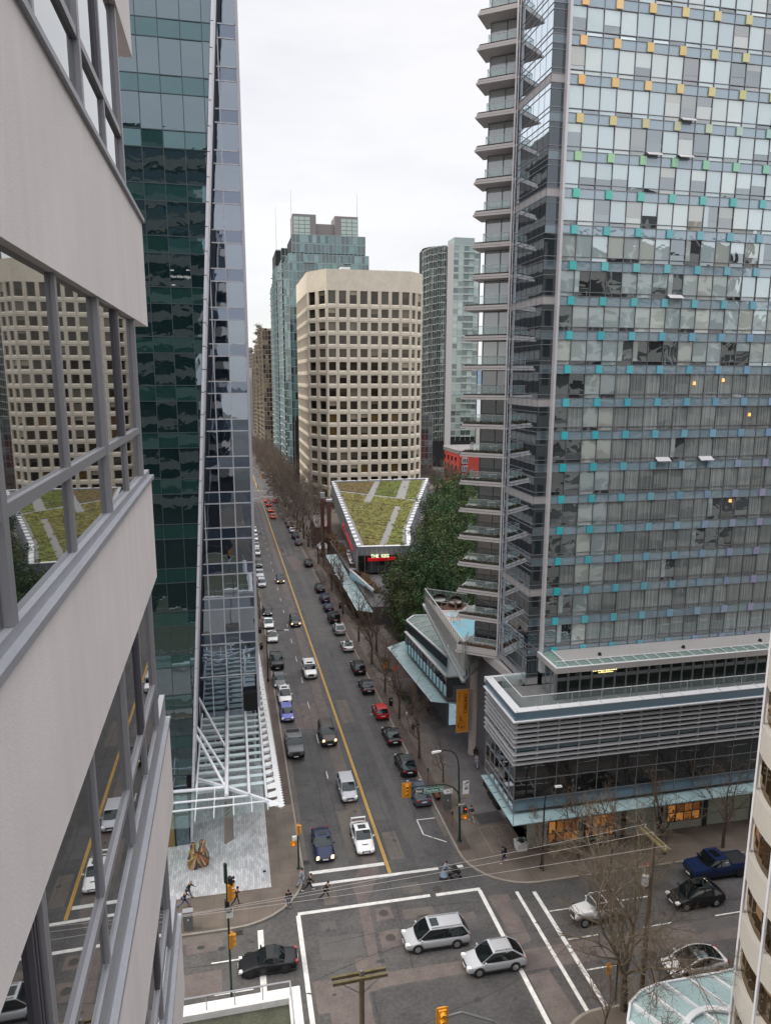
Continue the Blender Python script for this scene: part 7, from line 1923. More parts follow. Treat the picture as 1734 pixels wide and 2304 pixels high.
    if dress:
        fb = MB(); fb.lathe([(.13, .25), (.17, 0), (.26, -.35), (.36, -.62)], 14, tuple(pel)); fb.build('coat_skirt', 'cloth_' + dress, root, smooth=True)
    if bag:
        t = tag(None, None) if False else None
        bg_ = thing('backpack', bag[1], 'backpack', (x, y, z0), None, keep=False); bg_.rotation_euler = root.rotation_euler
        fb = MB(); c = ch + Vector((-.22, 0, .02)); fb.hexa([(c.x - .08, -.14, c.z - .22), (c.x + .08, -.15, c.z - .22), (c.x + .08, .15, c.z - .22), (c.x - .08, .14, c.z - .22), (c.x - .05, -.12, c.z + .22), (c.x + .08, -.14, c.z + .22), (c.x + .08, .14, c.z + .22), (c.x - .05, .12, c.z + .22)])
        fb.build('pack', 'cloth_' + bag[0], bg_)
        fb = MB(); 
        for sy in (1, -1): fb.path([(c.x + .07, sy * .1, c.z + .2), (c.x + .24, sy * .12, c.z + .24), (c.x + .38, sy * .11, c.z + .02), (c.x + .1, sy * .13, c.z - .2)], .014, 4)
        fb.build('strap', 'cloth_' + bag[0], bg_)
    return root
def mk(root, name, V, E_, Rr_, m, sub):
    me = bpy.data.meshes.new(name); me.from_pydata([tuple(v) for v in V], E_, []); me.materials.append(MATS[m])
    o = bpy.data.objects.new(name, me); COL.objects.link(o)
    md = o.modifiers.new('skin', 'SKIN'); md.use_smooth_shade = True
    if not me.skin_vertices:
        me.attributes  # layer is created with the modifier through the operator-less route below
        import bmesh
        bm = bmesh.new(); bm.from_mesh(me); bm.verts.layers.skin.verify(); bm.to_mesh(me); bm.free()
    sv = me.skin_vertices[0].data
    for i, r in enumerate(Rr_): sv[i].radius = (r, r); sv[i].use_root = (i == 0)
    s = o.modifiers.new('sub', 'SUBSURF'); s.levels = s.render_levels = sub
    o.parent = root; return o
person('person in a dark open jacket and jeans standing at the left kerb corner', 3.25, 52.45, 265, 'black', 'jean', .03, (.1, -.05), (.3, .35), zoff=None)
person('person in black with white shoes striding off the left kerb', 5.1, 54.3, 5, 'black', 'black', .5, (-.3, .5), (.5, .6), shoe='shoe_white', zoff=.02, lean=.1)
person('person in pale denim half hidden behind the black-clad walker at the left kerb', 4.5, 54.9, 5, 'denim', 'denim', .3, (-.2, .4), (.4, .4))
person('person in black tracksuit trousers with a white stripe crossing the street', 6.35, 53.0, 5, 'black', 'black', .48, (.35, -.2), (1.1, .9), zoff=.02, lean=.14)
w_ = person('person in a long pale blue coat pushing the pram over the crosswalk', 17.0, 53.5, 0, 'denim', 'black', .28, (.75, .75), (.5, .5), zoff=.02, lean=.10, dress='denim')
person('person with a black hood and backpack walking on the right corner pavement', 22.95, 54.4, 185, 'navy', 'navy', .32, (.9, -.2), (1.4, .3), shoe='shoe_white', bag=('black', 'black backpack on the walker at the right street corner'))
person('person in black leaning forward near the left edge of the white plaza', -5.0, 55.2, 0, 'black', 'jean', .42, (.4, -.3), (.5, .4), lean=.16, hair='hair_grey')
person('person in a black jacket and jeans walking below the white plaza', -5.2, 54.1, 0, 'black', 'jean', .5, (.35, -.35), (.6, .5), lean=.08)
person('person in dark clothes with a white bag behind the left signal pole', -1.0, 53.6, 0, 'black', 'black', .3, (.3, -.2), (.6, .4))
person('person in a pale lilac suit walking past the round concrete column', 26.35, 71.5, 75, 'lilac', 'lilac', .42, (.3, -.3), (.4, .4))
person('person in dark clothes standing in the shade beside the stone wall', 26.9, 73.4, 260, 'black', 'black', .05, (.1, .1), (.3, .3), skin='skin_dark')
person('person in a dark green jacket and pale trousers beside the street lamp pole', 22.25, 61.3, 95, 'darkgreen', 'tan', .35, (.2, -.3), (.5, .4), shoe='shoe_white')
person('person in black, left one of the pair under the leafless tree', 21.3, 81.25, 268, 'black', 'black', .18, (.1, -.1), (.3, .3))
person('person in black, right one of the pair under the leafless tree', 21.95, 81.4, 268, 'black', 'grey', .2, (.1, -.1), (.3, .3))
person('person in brown at the lounge wall beyond the pair in black', 24.8, 86.4, 265, 'brown', 'black', .1, (.1, -.1), (.3, .5))
person('person in dark clothes walking under the glass awning', 25.2, 94.8, 268, 'black', 'black', .2)
person('person in dark clothes at the tree beside the parked black cars', 22.3, 96.3, 85, 'navy', 'black', .2)
person('person in black, left one of two by the white tent', 22.46, 204.9, 268, 'black', 'black', .2, s=1.15)
person('person in black, right one of two by the white tent', 23.4, 204.8, 268, 'black', 'jean', .2, s=1.15)
person('person in dark clothes, left one of two far along the right pavement', 23.0, 237.6, 268, 'black', 'black', .2, s=1.2)
person('person in dark clothes, right one of two far along the right pavement', 24.0, 236.2, 268, 'grey', 'black', .2, s=1.2)
person('person in black crossing at the far junction, left of the red cars', 16.2, 342, 0, 'black', 'black', .4, zoff=.02, s=1.35)
person('person in black crossing at the far junction, middle one', 19.2, 341, 0, 'black', 'black', .4, zoff=.02, s=1.35)
person('person in black crossing at the far junction, nearest the right kerb', 21.6, 338, 180, 'black', 'navy', .4, zoff=.02, s=1.35)
person('person in dark clothes crossing beyond the far junction on the left', 12.5, 368, 180, 'black', 'black', .3, zoff=.02, s=1.35)
person('person bare chested in dark shorts standing at the hot tub', 27.5, 83.9, 200, 'black', 'black', .05, (.3, .2), (.8, .3), zoff=14.32, bare=True)
# pram
mat('pram_cloth', (.02, .02, .022), .8)
pr_ = thing('pram', 'black pram pushed over the crosswalk by the person in the pale blue coat', 'pram', (18.0, 53.5, gz(18, 53.5) + .02), keep=False)
b = MB(); 
for i in range(7):
    a0, a1 = math.radians(20 + i * 20), math.radians(40 + i * 20); b.face([(.0 + .32 * math.cos(a0), -.24, .72 + .32 * math.sin(a0)), (.32 * math.cos(a1), -.24, .72 + .32 * math.sin(a1)), (.32 * math.cos(a1), .24, .72 + .32 * math.sin(a1)), (.32 * math.cos(a0), .24, .72 + .32 * math.sin(a0))])
b.build('hood', 'pram_cloth', pr_)
b = MB(); b.hexa([(-.3, -.2, .45), (.45, -.2, .45), (.45, .2, .45), (-.3, .2, .45), (-.35, -.24, .72), (.5, -.24, .68), (.5, .24, .68), (-.35, .24, .72)]); b.build('seat', 'pram_cloth', pr_)
b = MB()
for sy in (-.24, .24): b.path([(-.62, sy, 1.02), (-.3, sy, .7), (.4, sy, .2)], .018, 5); b.tube((-.38, sy, .2), (.1, sy, .55), .018, n=5)
b.tube((-.62, -.24, 1.02), (-.62, .24, 1.02), .022, n=5); b.build('frame', 'alloy', pr_)
for wx in (-.38, .42):
    for sy in (-.26, .26): b = MB(); b.tube((wx, sy - .02, .15), (wx, sy + .02, .15), .15, n=14); b.build('wheel', 'tyre', pr_)

# ================================================================ STREET FURNITURE
mat('pole_green', (.02, .045, .035), .5, .2); mat('pole_black', (.022, .022, .024), .5, .2)
mat('signal_yellow', (.62, .27, .02), .45); mat('lens_dark', (.05, .02, .015), .3); mat('lens_orange', (.8, .12, .02), .4, emit=((1, .12, .02), 1.1)); mat('lens_red', (.8, .02, .02), .4, emit=((1, .03, .03), 1.2))
mat('sign_green', (.0, .17, .11), .5); mat('sign_white', (.75, .75, .74), .5); mat('sign_black', (.015, .015, .018), .5); mat('lamp_white', (.72, .72, .7), .4)
mat('wood_pole', (.125, .09, .062), .9, var=(2, .25)); mat('wood_moss', (.13, .105, .055), .9, var=(3, .4)); mat('cabinet', (.16, .165, .17), .5, .3, var=(2, .1)); mat('wire', (.42, .40, .38), .6); mat('insulator', (.38, .38, .39), .5)
def signal(parent, x, y, z, face, n=3, lit=None, litm='lens_orange', m='signal_yellow', s=1.0, lens='lens_dark'):
    """three lamp head hung at its top; face = unit (x,y) the lenses look along"""
    fx, fy = face; rx, ry = -fy, fx; w_, d_, hh = .19 * s, .12 * s, .36 * s
    def q(a, b_, c): return (x + rx * a + fx * b_, y + ry * a + fy * b_, z + c)
    b = MB(); zt_ = 0; zb = -n * hh
    b.hexa([q(-w_, -d_, zb), q(w_, -d_, zb), q(w_, d_, zb), q(-w_, d_, zb), q(-w_, -d_, zt_), q(w_, -d_, zt_), q(w_, d_, zt_), q(-w_, d_, zt_)])
    b.hexa([q(-w_ * 1.5, -d_ * .1, zb - .08), q(w_ * 1.5, -d_ * .1, zb - .08), q(w_ * 1.5, d_ * .1, zb - .08), q(-w_ * 1.5, d_ * .1, zb - .08), q(-w_ * 1.5, -d_ * .1, .08), q(w_ * 1.5, -d_ * .1, .08), q(w_ * 1.5, d_ * .1, .08), q(-w_ * 1.5, d_ * .1, .08)]) if m == 'signal_yellow' else None
    hd_ = b.build('signal_head', m, parent)
    for i in range(n):
        c = -(i + .5) * hh; b = MB(); b.tube(q(0, d_ - .01, c), q(0, d_ + .02, c), .125 * s, n=14); b.build('lens', litm if lit == i else lens, hd_)
        v = MB()
        for j in range(8):
            a0, a1 = math.radians(j * 22.5), math.radians((j + 1) * 22.5); r = .145 * s
            v.face([q(r * math.cos(a0), d_, c + r * math.sin(a0)), q(r * math.cos(a1), d_, c + r * math.sin(a1)), q(r * math.cos(a1), d_ + .22 * s, c + r * math.sin(a1)), q(r * math.cos(a0), d_ + .22 * s, c + r * math.sin(a0))])
        v.build('visor', m, hd_)
    return hd_
def arrow_sign(parent, x, y, z, w_=.9, hh=.3):
    b = MB(); b.box(x - w_ / 2, x + w_ / 2, y - .02, y, z - hh / 2, z + hh / 2); b.build('one_way_sign', 'sign_black', parent)
    b = MB(); yy = y - .03; a = hh * .34
    b.face([(x - w_ * .44, yy, z), (x - w_ * .22, yy, z - a), (x - w_ * .22, yy, z + a)]); b.face([(x - w_ * .24, yy, z - a * .55), (x + w_ * .44, yy, z - a * .55), (x + w_ * .44, yy, z + a * .55), (x - w_ * .24, yy, z + a * .55)])
    for r in ((x - w_ / 2, x + w_ / 2, z - hh / 2, z - hh / 2 + .02), (x - w_ / 2, x + w_ / 2, z + hh / 2 - .02, z + hh / 2)): b.face([(r[0], yy, r[2]), (r[1], yy, r[2]), (r[1], yy, r[3]), (r[0], yy, r[3])])
    b.build('arrow', 'sign_white', parent)
# right corner lamp + signal pole
px, py = 20.0, 58.3; g0 = gz(px, py) + H
tp = thing('traffic_light', 'tall green pole with curved lamp arm, yellow signal and green street name sign', 'traffic light', (px, py, g0))
b = MB(); b.tube((px, py, g0), (px, py, g0 + 1.2), .15, .12, 12); b.tube((px, py, g0 + 1.2), (19.75, py, 8.0), .11, .08, 10); b.lathe([(.25, 0), (.25, .06), (.16, .1)], 12, (px, py, g0)); b.build('pole', 'pole_green', tp)
b = MB(); pts = [(19.75, py, 8.0), (19.66, py, 8.7), (19.4, py, 9.3), (18.95, py, 9.68), (18.4, py, 9.82), (17.9, py, 9.8)]; b.path(pts, .06, 8); b.build('lamp_arm', 'pole_black', tp)
b = MB(); b.hexa([(17.1, py - .14, 9.66), (18.0, py - .09, 9.74), (18.0, py + .09, 9.74), (17.1, py + .14, 9.66), (17.15, py - .1, 9.82), (18.0, py - .06, 9.86), (18.0, py + .06, 9.86), (17.15, py + .1, 9.82)]); b.build('lamp_head', 'lamp_white', tp)
b = MB(); b.path([(19.92, py, 4.7), (19.7, py, 5.4), (19.2, py, 5.95), (18.5, py, 6.28), (17.5, py, 6.42), (15.1, py, 6.48)], .065, 8); b.build('signal_arm', 'pole_green', tp)
signal(tp, 14.72, py - .1, 6.86, (0, -1), lit=None)
b = MB(); b.box(14.28, 15.16, py + .0, py + .03, 5.42, 6.96); b.build('backboard', 'signal_yellow', tp)
b = MB(); b.box(16.32, 18.22, py - .16, py - .12, 5.72, 6.24); b.build('street_sign', 'sign_green', tp)
b = MB(); 
for r in ((16.34, 18.2, 5.74, 5.765), (16.34, 18.2, 6.195, 6.22), (16.34, 16.365, 5.74, 6.22), (18.175, 18.2, 5.74, 6.22)): b.box(r[0], r[1], py - .17, py - .161, r[2], r[3])
b.build('sign_border', 'sign_white', tp)
text('lettering', 'Thurlow St', .40, 'sign_white', tp, (17.27, py - .17, 5.97), (1, 0, 0), (0, 0, 1), .004, bold=.006)
arrow_sign(tp, 15.85, py - .13, 6.02, .75, .28); arrow_sign(tp, 20.07, py - .16, 4.15, .92, .30)
b = MB(); b.box(18.55, 18.84, py - .1, py - .08, 5.42, 5.86); b.box(18.87, 19.16, py - .1, py - .08, 5.38, 5.84); b.build('white_plate', 'sign_white', tp)
b = MB(); b.box(18.58, 18.8, py - .115, py - .101, 5.6, 5.63); b.box(18.58, 18.8, py - .115, py - .101, 5.68, 5.7); b.lathe([(0, 0), (.06, 0)], 8, (19.0, py - .11, 5.7)); b.box(18.94, 19.08, py - .115, py - .101, 5.5, 5.54); b.box(18.96, 19.06, py - .115, py - .101, 5.66, 5.76); b.build('plate_print', 'sign_black', tp)
signal(tp, 20.48, py, 3.75, (0, -1), n=2, lit=0, litm='lens_red', m='pole_green', s=.9)
signal(tp, 20.47, py, 2.85, (0, -1), n=1, lit=0, litm='lens_orange', m='signal_yellow', s=1.0)
b = MB(); b.beam((20.0, py, 2.95), (20.5, py, 2.95), .05, .05); b.beam((20.0, py, 2.45), (20.5, py, 2.45), .05, .05); b.tube((20.0, py, 6.5), (20.8, py, 6.5), .02, n=4); b.tube((20.0, py, 4.6), (20.8, py, 4.6), .02, n=4); b.build('bracket', 'pole_green', tp)
st_b = thing('street_banner', 'white street banner with a dark printed picture hanging on the lamp pole', 'banner', (20.5, py, 4.65))
b = MB(); b.box(20.2, 20.82, py - .01, py + .01, 5.05, 6.48); b.build('cloth', 'sign_white', st_b)
b = MB(); b.box(20.2, 20.82, py - .012, py + .008, 4.62, 5.04); b.build('lower_panel', 'tan_concrete', st_b)
b = MB(); rg = random.Random(3)
for i in range(22): 
    x = rg.uniform(20.28, 20.7); z = rg.uniform(5.5, 6.25); b.box(x, x + rg.uniform(.04, .16), py - .02, py - .012, z, z + rg.uniform(.03, .14))
b.build('print', 'cabinet', st_b)
# left signal on its short pole
lx, ly = 4.52, 57.3; g0 = gz(lx, ly) + H
ls = thing('traffic_light', 'short green pole with a yellow side-on signal and lit orange hand at the left kerb', 'traffic light', (lx, ly, g0))
b = MB(); b.tube((lx, ly, g0), (lx, ly, 4.0), .085, .075, 10); b.lathe([(.2, 0), (.2, .05), (.12, .1)], 10, (lx, ly, g0)); b.build('pole', 'pole_green', ls)
signal(ls, lx + .02, ly, 4.75, (1, 0), s=.85); signal(ls, lx - .42, ly - .02, 3.15, (0, -1), n=1, lit=0)
b = MB(); b.box(4.02, 4.4, ly - .05, ly + .2, 3.25, 3.6); b.build('control_box', 'sign_white', ls); b = MB(); b.beam((4.1, ly, 3.1), (4.5, ly, 3.1), .04, .04); b.build('bracket', 'pole_green', ls)
# left mast by the near side of the crossing street
mx, my = -1.45, 44.4; g0 = gz(mx, my)
mx, my = -1.2, 37.4; f_ = my / 44.43; ZQ = lambda z: 44 + (z - 44) * f_
lm = thing('traffic_light', 'dark green signal mast with stacked yellow signals and white sign in front of the plaza', 'traffic light', (mx, my, gz(mx, my)))
b = MB(); b.tube((mx, my, gz(mx, my) + H), (mx, my, ZQ(11.3)), .075, .06, 10); b.build('pole', 'pole_green', lm)
b = MB(); b.tube((mx - .05, my, ZQ(9.9)), (mx - .05, my, ZQ(11.35)), .11, .09, 8); b.build('mast_top', 'pole_green', lm)
signal(lm, mx + .14, my, ZQ(9.75), (1, 0), s=.95); signal(lm, mx + .1, my, ZQ(5.85), (1, 0), s=.85); signal(lm, mx + .2, my, ZQ(10.25), (1, .4), n=2, m='pole_black', s=.7)
b = MB(); b.box(mx - .1, mx + .28, my - .12, my + .12, ZQ(7.2), ZQ(7.7)); b.build('sign_plate', 'sign_white', lm)
b = MB(); b.box(mx - .16, mx + .1, my - .13, my + .13, ZQ(7.8), ZQ(8.5)); b.build('control_box', 'pole_black', lm)
b = MB(); b.lathe([(0, .15), (.2, .1), (.22, -.1), (0, -.15)], 8, (mx + .05, my - .1, ZQ(7.9))); b.build('cctv', 'cabinet', lm)
# signals seen from above at the bottom edge
sx_, sy_ = 9.9, 31.0
bs = thing('traffic_light', 'yellow signal head with its curved arm at the bottom edge of the junction', 'traffic light', (11.5, 31, 0))
b = MB(); b.path([(10.1, 31, 10.2), (11.0, 31, 10.3), (12.6, 30.6, 9.8), (14.5, 30.2, 8.2), (19.9, 29.8, 6.5), (20.3, 29.8, gz(20, 30))], .07, 8); b.build('arm', 'cabinet', bs)
signal(bs, 9.9, 31.0, 10.75, (0, -1), s=1.15)
b2 = thing('traffic_light', 'small yellow signal seen through the big tree branches', 'traffic light', (24.2, 38.3, gz(24, 38)))
b = MB(); b.tube((24.9, 38.25, gz(24, 38) + H), (24.9, 38.25, 5.0), .07, n=8); b.beam((24.3, 38.25, 3.9), (24.9, 38.25, 3.9), .05, .05); b.build('pole', 'pole_green', b2); signal(b2, 24.2, 38.2, 4.1, (.3, -1), s=.7)
# street lamps
def lamp(x, y, label, hgt=5.9, arm=-3.0, m='pole_black', sc_=1.0, dirx=1):
    g0 = gz(x, y) + H; t = thing('street_lamp', label, 'street lamp', (x, y, g0), 'black curved arm street lamps')
    b = MB(); b.tube((x, y, g0), (x, y, g0 + hgt * .8), .09 * sc_, .07 * sc_, 8); b.lathe([(.18 * sc_, 0), (.18 * sc_, .3), (.1 * sc_, .4)], 8, (x, y, g0)); b.build('pole', m, t)
    z = g0 + hgt; d = dirx
    b = MB(); b.path([(x, y, g0 + hgt * .8), (x + .1 * d, y, z - .5), (x + .5 * d, y, z - .12), (x + 1.1 * d, y, z), (x + abs(arm) * d, y, z)], .05 * sc_, 6); b.build('arm', m, t)
    b = MB(); e = x + abs(arm) * d; b.hexa([(e, y - .13, z - .08), (e + .7 * d, y - .12, z - .1), (e + .7 * d, y + .12, z - .1), (e, y + .13, z - .08), (e, y - .08, z + .06), (e + .65 * d, y - .07, z + .04), (e + .65 * d, y + .07, z + .04), (e, y + .08, z + .06)]); b.build('lamp_head', 'lamp_white', t)
lamp(4.15, 102.9, 'black street lamp with a curved arm on the left pavement beside the canopy', 8.0, 2.6, sc_=1.1)
lamp(26.05, 53.0, 'black street lamp with a curved arm before the shopfront corner', 8.0, .9, sc_=1.1)
lamp(21.35, 140, 'black street lamp by the middle of the arcade awning', 7.5, 1.0, sc_=1.2, dirx=-1)
for i, (y, w__) in enumerate(((240, 'beside the brick house'), (300, 'beside the beige tower'), (380, 'just past the far crossing'), (450, 'deep among the avenue trees'), (520, 'near the far end of the avenue trees'))): lamp(21.0, y, 'street lamp with a white head ' + w__, 10, 1.5, sc_=1.5, dirx=-1)
ft = thing('traffic_light', 'orange-yellow signal hanging over the street at the far crossing', 'traffic light', (20.5, 372, gz(20, 372)))
b = MB(); b.tube((21, 372, gz(20, 372)), (21, 372, -6.5), .15, n=6); b.tube((21, 372, -6.7), (15.6, 372, -6.5), .1, n=6); b.build('pole', 'pole_green', ft); signal(ft, 15.4, 372, -5.8, (0, -1), s=2.2)
ft = thing('traffic_light', 'yellow signals at the left corner of the far crossing', 'traffic light', (8, 352, gz(8, 352)))
b = MB(); b.tube((4.4, 353, gz(5, 352)), (4.4, 353, -6), .15, n=6); b.tube((4.4, 353, -7), (9.3, 353, -7), .1, n=6); b.build('pole', 'pole_green', ft); signal(ft, 8.2, 353, -6.8, (0, -1), s=1.9); signal(ft, 9.5, 353, -6.6, (0, -1), s=1.9)
# parking meters, bins, boxes, bollards, planter
def meter(x, y, label):
    g0 = gz(x, y) + H; t = thing('parking_meter', label, 'parking meter', (x, y, g0), 'parking meters')
    b = MB(); b.tube((x, y, g0), (x, y, g0 + 1.1), .03, n=6); b.lathe([(.1, 0), (.1, .02)], 8, (x, y, g0)); b.build('post', 'cabinet', t)
    b = MB(); b.lathe([(.0, 1.5), (.09, 1.46), (.1, 1.25), (.06, 1.1)], 8, (x, y, g0)); b.build('head', 'pole_black', t)
meter(20.15, 61.05, 'parking meter with a domed head nearest the street corner'); meter(20.1, 69.9, 'parking meter beside the black crossover'); meter(20.3, 134.0, 'parking meter beside the dark parked estate cars')
for (x, y, lab) in ((20.5, 90.6, 'black rubbish bin beside the red hatchback'), (20.9, 140.5, 'black rubbish bin in the row of trees by the dark cars'), (3.8, 117.9, 'black rubbish bin on the left pavement beside the street lamp'), (3.9, 127.0, 'dark bin on the left pavement near the white sedans')):
    g0 = gz(x, y) + H; t = thing('rubbish_bin', lab, 'bin', (x, y, g0)); b = MB(); b.lathe([(.24, 0), (.28, .1), (.28, 1.0), (.2, 1.15), (0, 1.2)], 12, (x, y, g0)); b.build('barrel', 'pole_black', t); b = MB(); b.box(x - .12, x + .12, y - .3, y - .27, g0 + .8, g0 + .95); b.build('slot', 'sign_white', t)
def box_cab(x, y, w_, d_, h_, lab, m='cabinet'):
    g0 = gz(x, y) + H; t = thing('utility_cabinet', lab, 'utility box', (x, y, g0)); b = MB(); b.box(x - w_ / 2, x + w_ / 2, y - d_ / 2, y + d_ / 2, g0, g0 + h_); b.build('case', m, t)
    b = MB(); b.box(x - w_ / 2 - .04, x + w_ / 2 + .04, y - d_ / 2 - .04, y + d_ / 2 + .04, g0 + h_, g0 + h_ + .08); b.build('lid', 'galv', t); b = MB(); b.box(x - .03, x + .05, y - d_ / 2 - .02, y - d_ / 2, g0 + h_ * .55, g0 + h_ * .65); b.build('latch', 'sign_white', t)
box_cab(20.55, 64.2, .75, .7, 1.75, 'grey metal utility cabinet standing by the slate blue crossover')
box_cab(-4.75, 51.55, .72, .4, 1.6, 'blue grey metal box on the pavement below the white plaza')
t = thing('bench', 'dark bench beside the grey utility cabinet on the right pavement', 'bench', (19.95, 66.4, gz(20, 66) + H)); g0 = gz(20, 66.4) + H
b = MB(); b.box(19.8, 20.25, 65.6, 67.2, g0 + .42, g0 + .47); b.build('seat', 'wood_deck', t); b = MB(); b.box(20.25, 20.3, 65.6, 67.2, g0 + .55, g0 + .9); b.build('backrest', 'wood_deck', t)
for yy in (65.7, 67.1): b = MB(); b.box(19.85, 20.28, yy - .03, yy + .03, g0, g0 + .42); b.build('leg', 'pole_black', t)
t = thing('planter_box', 'square white planter with a small bush at the shopfront corner', 'planter', (25.2, 56.1, gz(25, 56) + H)); g0 = gz(25.2, 56) + H
b = MB(); b.hexa([(24.85, 55.6, g0), (25.75, 55.6, g0), (25.75, 56.4, g0), (24.85, 56.4, g0), (24.75, 55.5, g0 + .85), (25.85, 55.5, g0 + .85), (25.85, 56.5, g0 + .85), (24.75, 56.5, g0 + .85)]); b.build('pot', 'cap_white', t)
b = MB(); tuft(b, 25.3, 56, g0 + .85, .42, 140, random.Random(2), [(.03, .055, .02), (.05, .08, .03), (.02, .04, .015)], .1); b.build('bush', 'shrub', t)
for i, (x, y) in enumerate(((25.8, 63.4), (25.9, 65.2), (26.1, 67.0))):
    t = thing('planter_box', 'dark planter with a hedge plant by the stone wall, ' + ['nearest the podium glass', 'middle one', 'nearest the round column'][i], 'planter', (x, y, gz(x, y) + H), 'planters along the stone wall'); g0 = gz(x, y) + H
    b = MB(); b.box(x - .3, x + .3, y - .7, y + .7, g0, g0 + .8); b.build('pot', 'sealed_dark', t); b = MB(); tuft(b, x, y, g0 + .8, .5, 160, random.Random(i), [(.03, .055, .02), (.05, .07, .03), (.10, .05, .03)], .1); b.build('bush', 'shrub', t)
for i, (x, y) in enumerate(((22.9, 88.5), (22.9, 92.0), (22.9, 104.5))):
    t = thing('shrub_bed', 'low evergreen shrub on the right pavement ' + ['below the glass awning near the banner', 'below the middle of the glass awning', 'beside the tall bamboo'][i], 'shrub', (x, y, gz(x, y) + H)); b = MB(); rg = random.Random(i + 70)
    for _ in range(9): tuft(b, x + rg.uniform(-.5, .5), y + rg.uniform(-1.6, 1.6), gz(x, y) + .3 + rg.uniform(0, .9), .6, 60, rg, [(.03, .055, .02), (.05, .07, .03), (.06, .05, .03)], .12)
    b.build('foliage', 'shrub', t)
t = thing('traffic_cone', 'orange barrier cone on the pavement at the start of the brick path', 'traffic cone', (24.2, 104, gz(24, 104) + H)); g0 = gz(24, 104) + H
b = MB(); b.lathe([(.3, 0), (.3, .04), (.18, .05), (.05, .9), (0, .92)], 10, (24.2, 104, g0)); b.build('cone', 'lens_orange' if False else 'red_sign', t)
t = thing('orange_sign_board', 'small amber sign board on the pavement beyond the glass awning', 'sign', (22.3, 102, gz(22, 102) + H)); g0 = gz(22.3, 102) + H
b = MB(); b.box(21.9, 22.7, 102, 102.06, g0 + 1.1, g0 + 2.1); b.build('board', 'banner_orange', t); b = MB(); b.tube((22.3, 102.03, g0), (22.3, 102.03, g0 + 1.1), .04, n=6); b.build('post', 'pole_black', t)
for i, (x, y) in enumerate(((21.3, 95.1), (20.9, 82.9), (21.0, 134.6))):
    t = thing('sign_post', 'thin post with a small white street sign ' + ['near the second black parked car', 'beside the red hatchback tree', 'near the silver crossover'][i], 'sign', (x, y, gz(x, y) + H)); g0 = gz(x, y) + H
    b = MB(); b.tube((x, y, g0), (x, y, g0 + 2.4), .035, n=6); b.build('post', 'cabinet', t); b = MB(); b.box(x - .18, x + .18, y - .04, y - .02, g0 + 1.9, g0 + 2.4); b.build('plate', 'sign_white', t)
t = thing('bicycle_rack', 'row of parked bikes and racks at the right kerb before the arcade', 'bike rack', (20.0, 167, gz(20, 167) + H))
b = MB(); g0 = gz(20, 167) + H
for i in range(8): y = 162 + i * 1.7; b.path([(19.9, y, gz(20, y) + H), (19.9, y, gz(20, y) + H + .9), (20.6, y, gz(20, y) + H + .9), (20.6, y, gz(20, y) + H)], .06, 5)
b.build('hoop', 'alloy', t)
b = MB()
for i in range(7):
    y = 162.7 + i * 1.7; z = gz(20, y) + H
    for wx in (19.7, 20.8):
        for j in range(10): a0, a1 = j * .628, (j + 1) * .628; b.tube((wx + .33 * math.cos(a0), y, z + .34 + .33 * math.sin(a0)), (wx + .33 * math.cos(a1), y, z + .34 + .33 * math.sin(a1)), .03, n=4)
    b.path([(19.7, y, z + .34), (20.1, y, z + .8), (20.6, y, z + .85), (20.8, y, z + .34), (20.25, y, z + .34), (20.1, y, z + .8)], .03, 4)
b.build('bicycle', 'plastic', t)
# plaza: totem sign, sculpture
mat('totem', (.30, .26, .235), .6, var=(1.5, .1))
t = thing('totem_sign', 'tall tapered stone sign slab standing on the white plaza', 'sign', (-1.5, 62.8, gz(-1.5, 62.8) + H)); g0 = gz(-1.5, 62.8) + H
b = MB(); b.prism([(-1.95, 62.3), (-1.15, 63.05), (-1.25, 63.2), (-2.05, 62.45)], g0, 5.3); b.build('slab', 'totem', t)
b = MB(); b.hexa([(-1.84, 62.38, 4.3), (-1.7, 62.51, 4.4), (-1.71, 62.50, 4.4), (-1.85, 62.37, 4.3), (-1.84, 62.38, 4.55), (-1.7, 62.51, 4.6), (-1.71, 62.5, 4.6), (-1.85, 62.37, 4.55)])
for z_, w__ in ((3.7, .5), (3.2, .35), (4.0, .2)): b.beam((-1.86, 62.33, z_), (-1.86 + w__, 62.33 + w__ * .94, z_ + .15), .02, .06)
b.build('engraving', 'pole_black', t)
mat('sculpt', (.4, .3, .2), .6, attr=True)
t = thing('sculpture', 'painted twin-figure sculpture of colourful folded cloth on the white plaza', 'sculpture', (-4.3, 59.6, gz(-4.3, 59.6) + H)); g0 = gz(-4.3, 59.6) + H
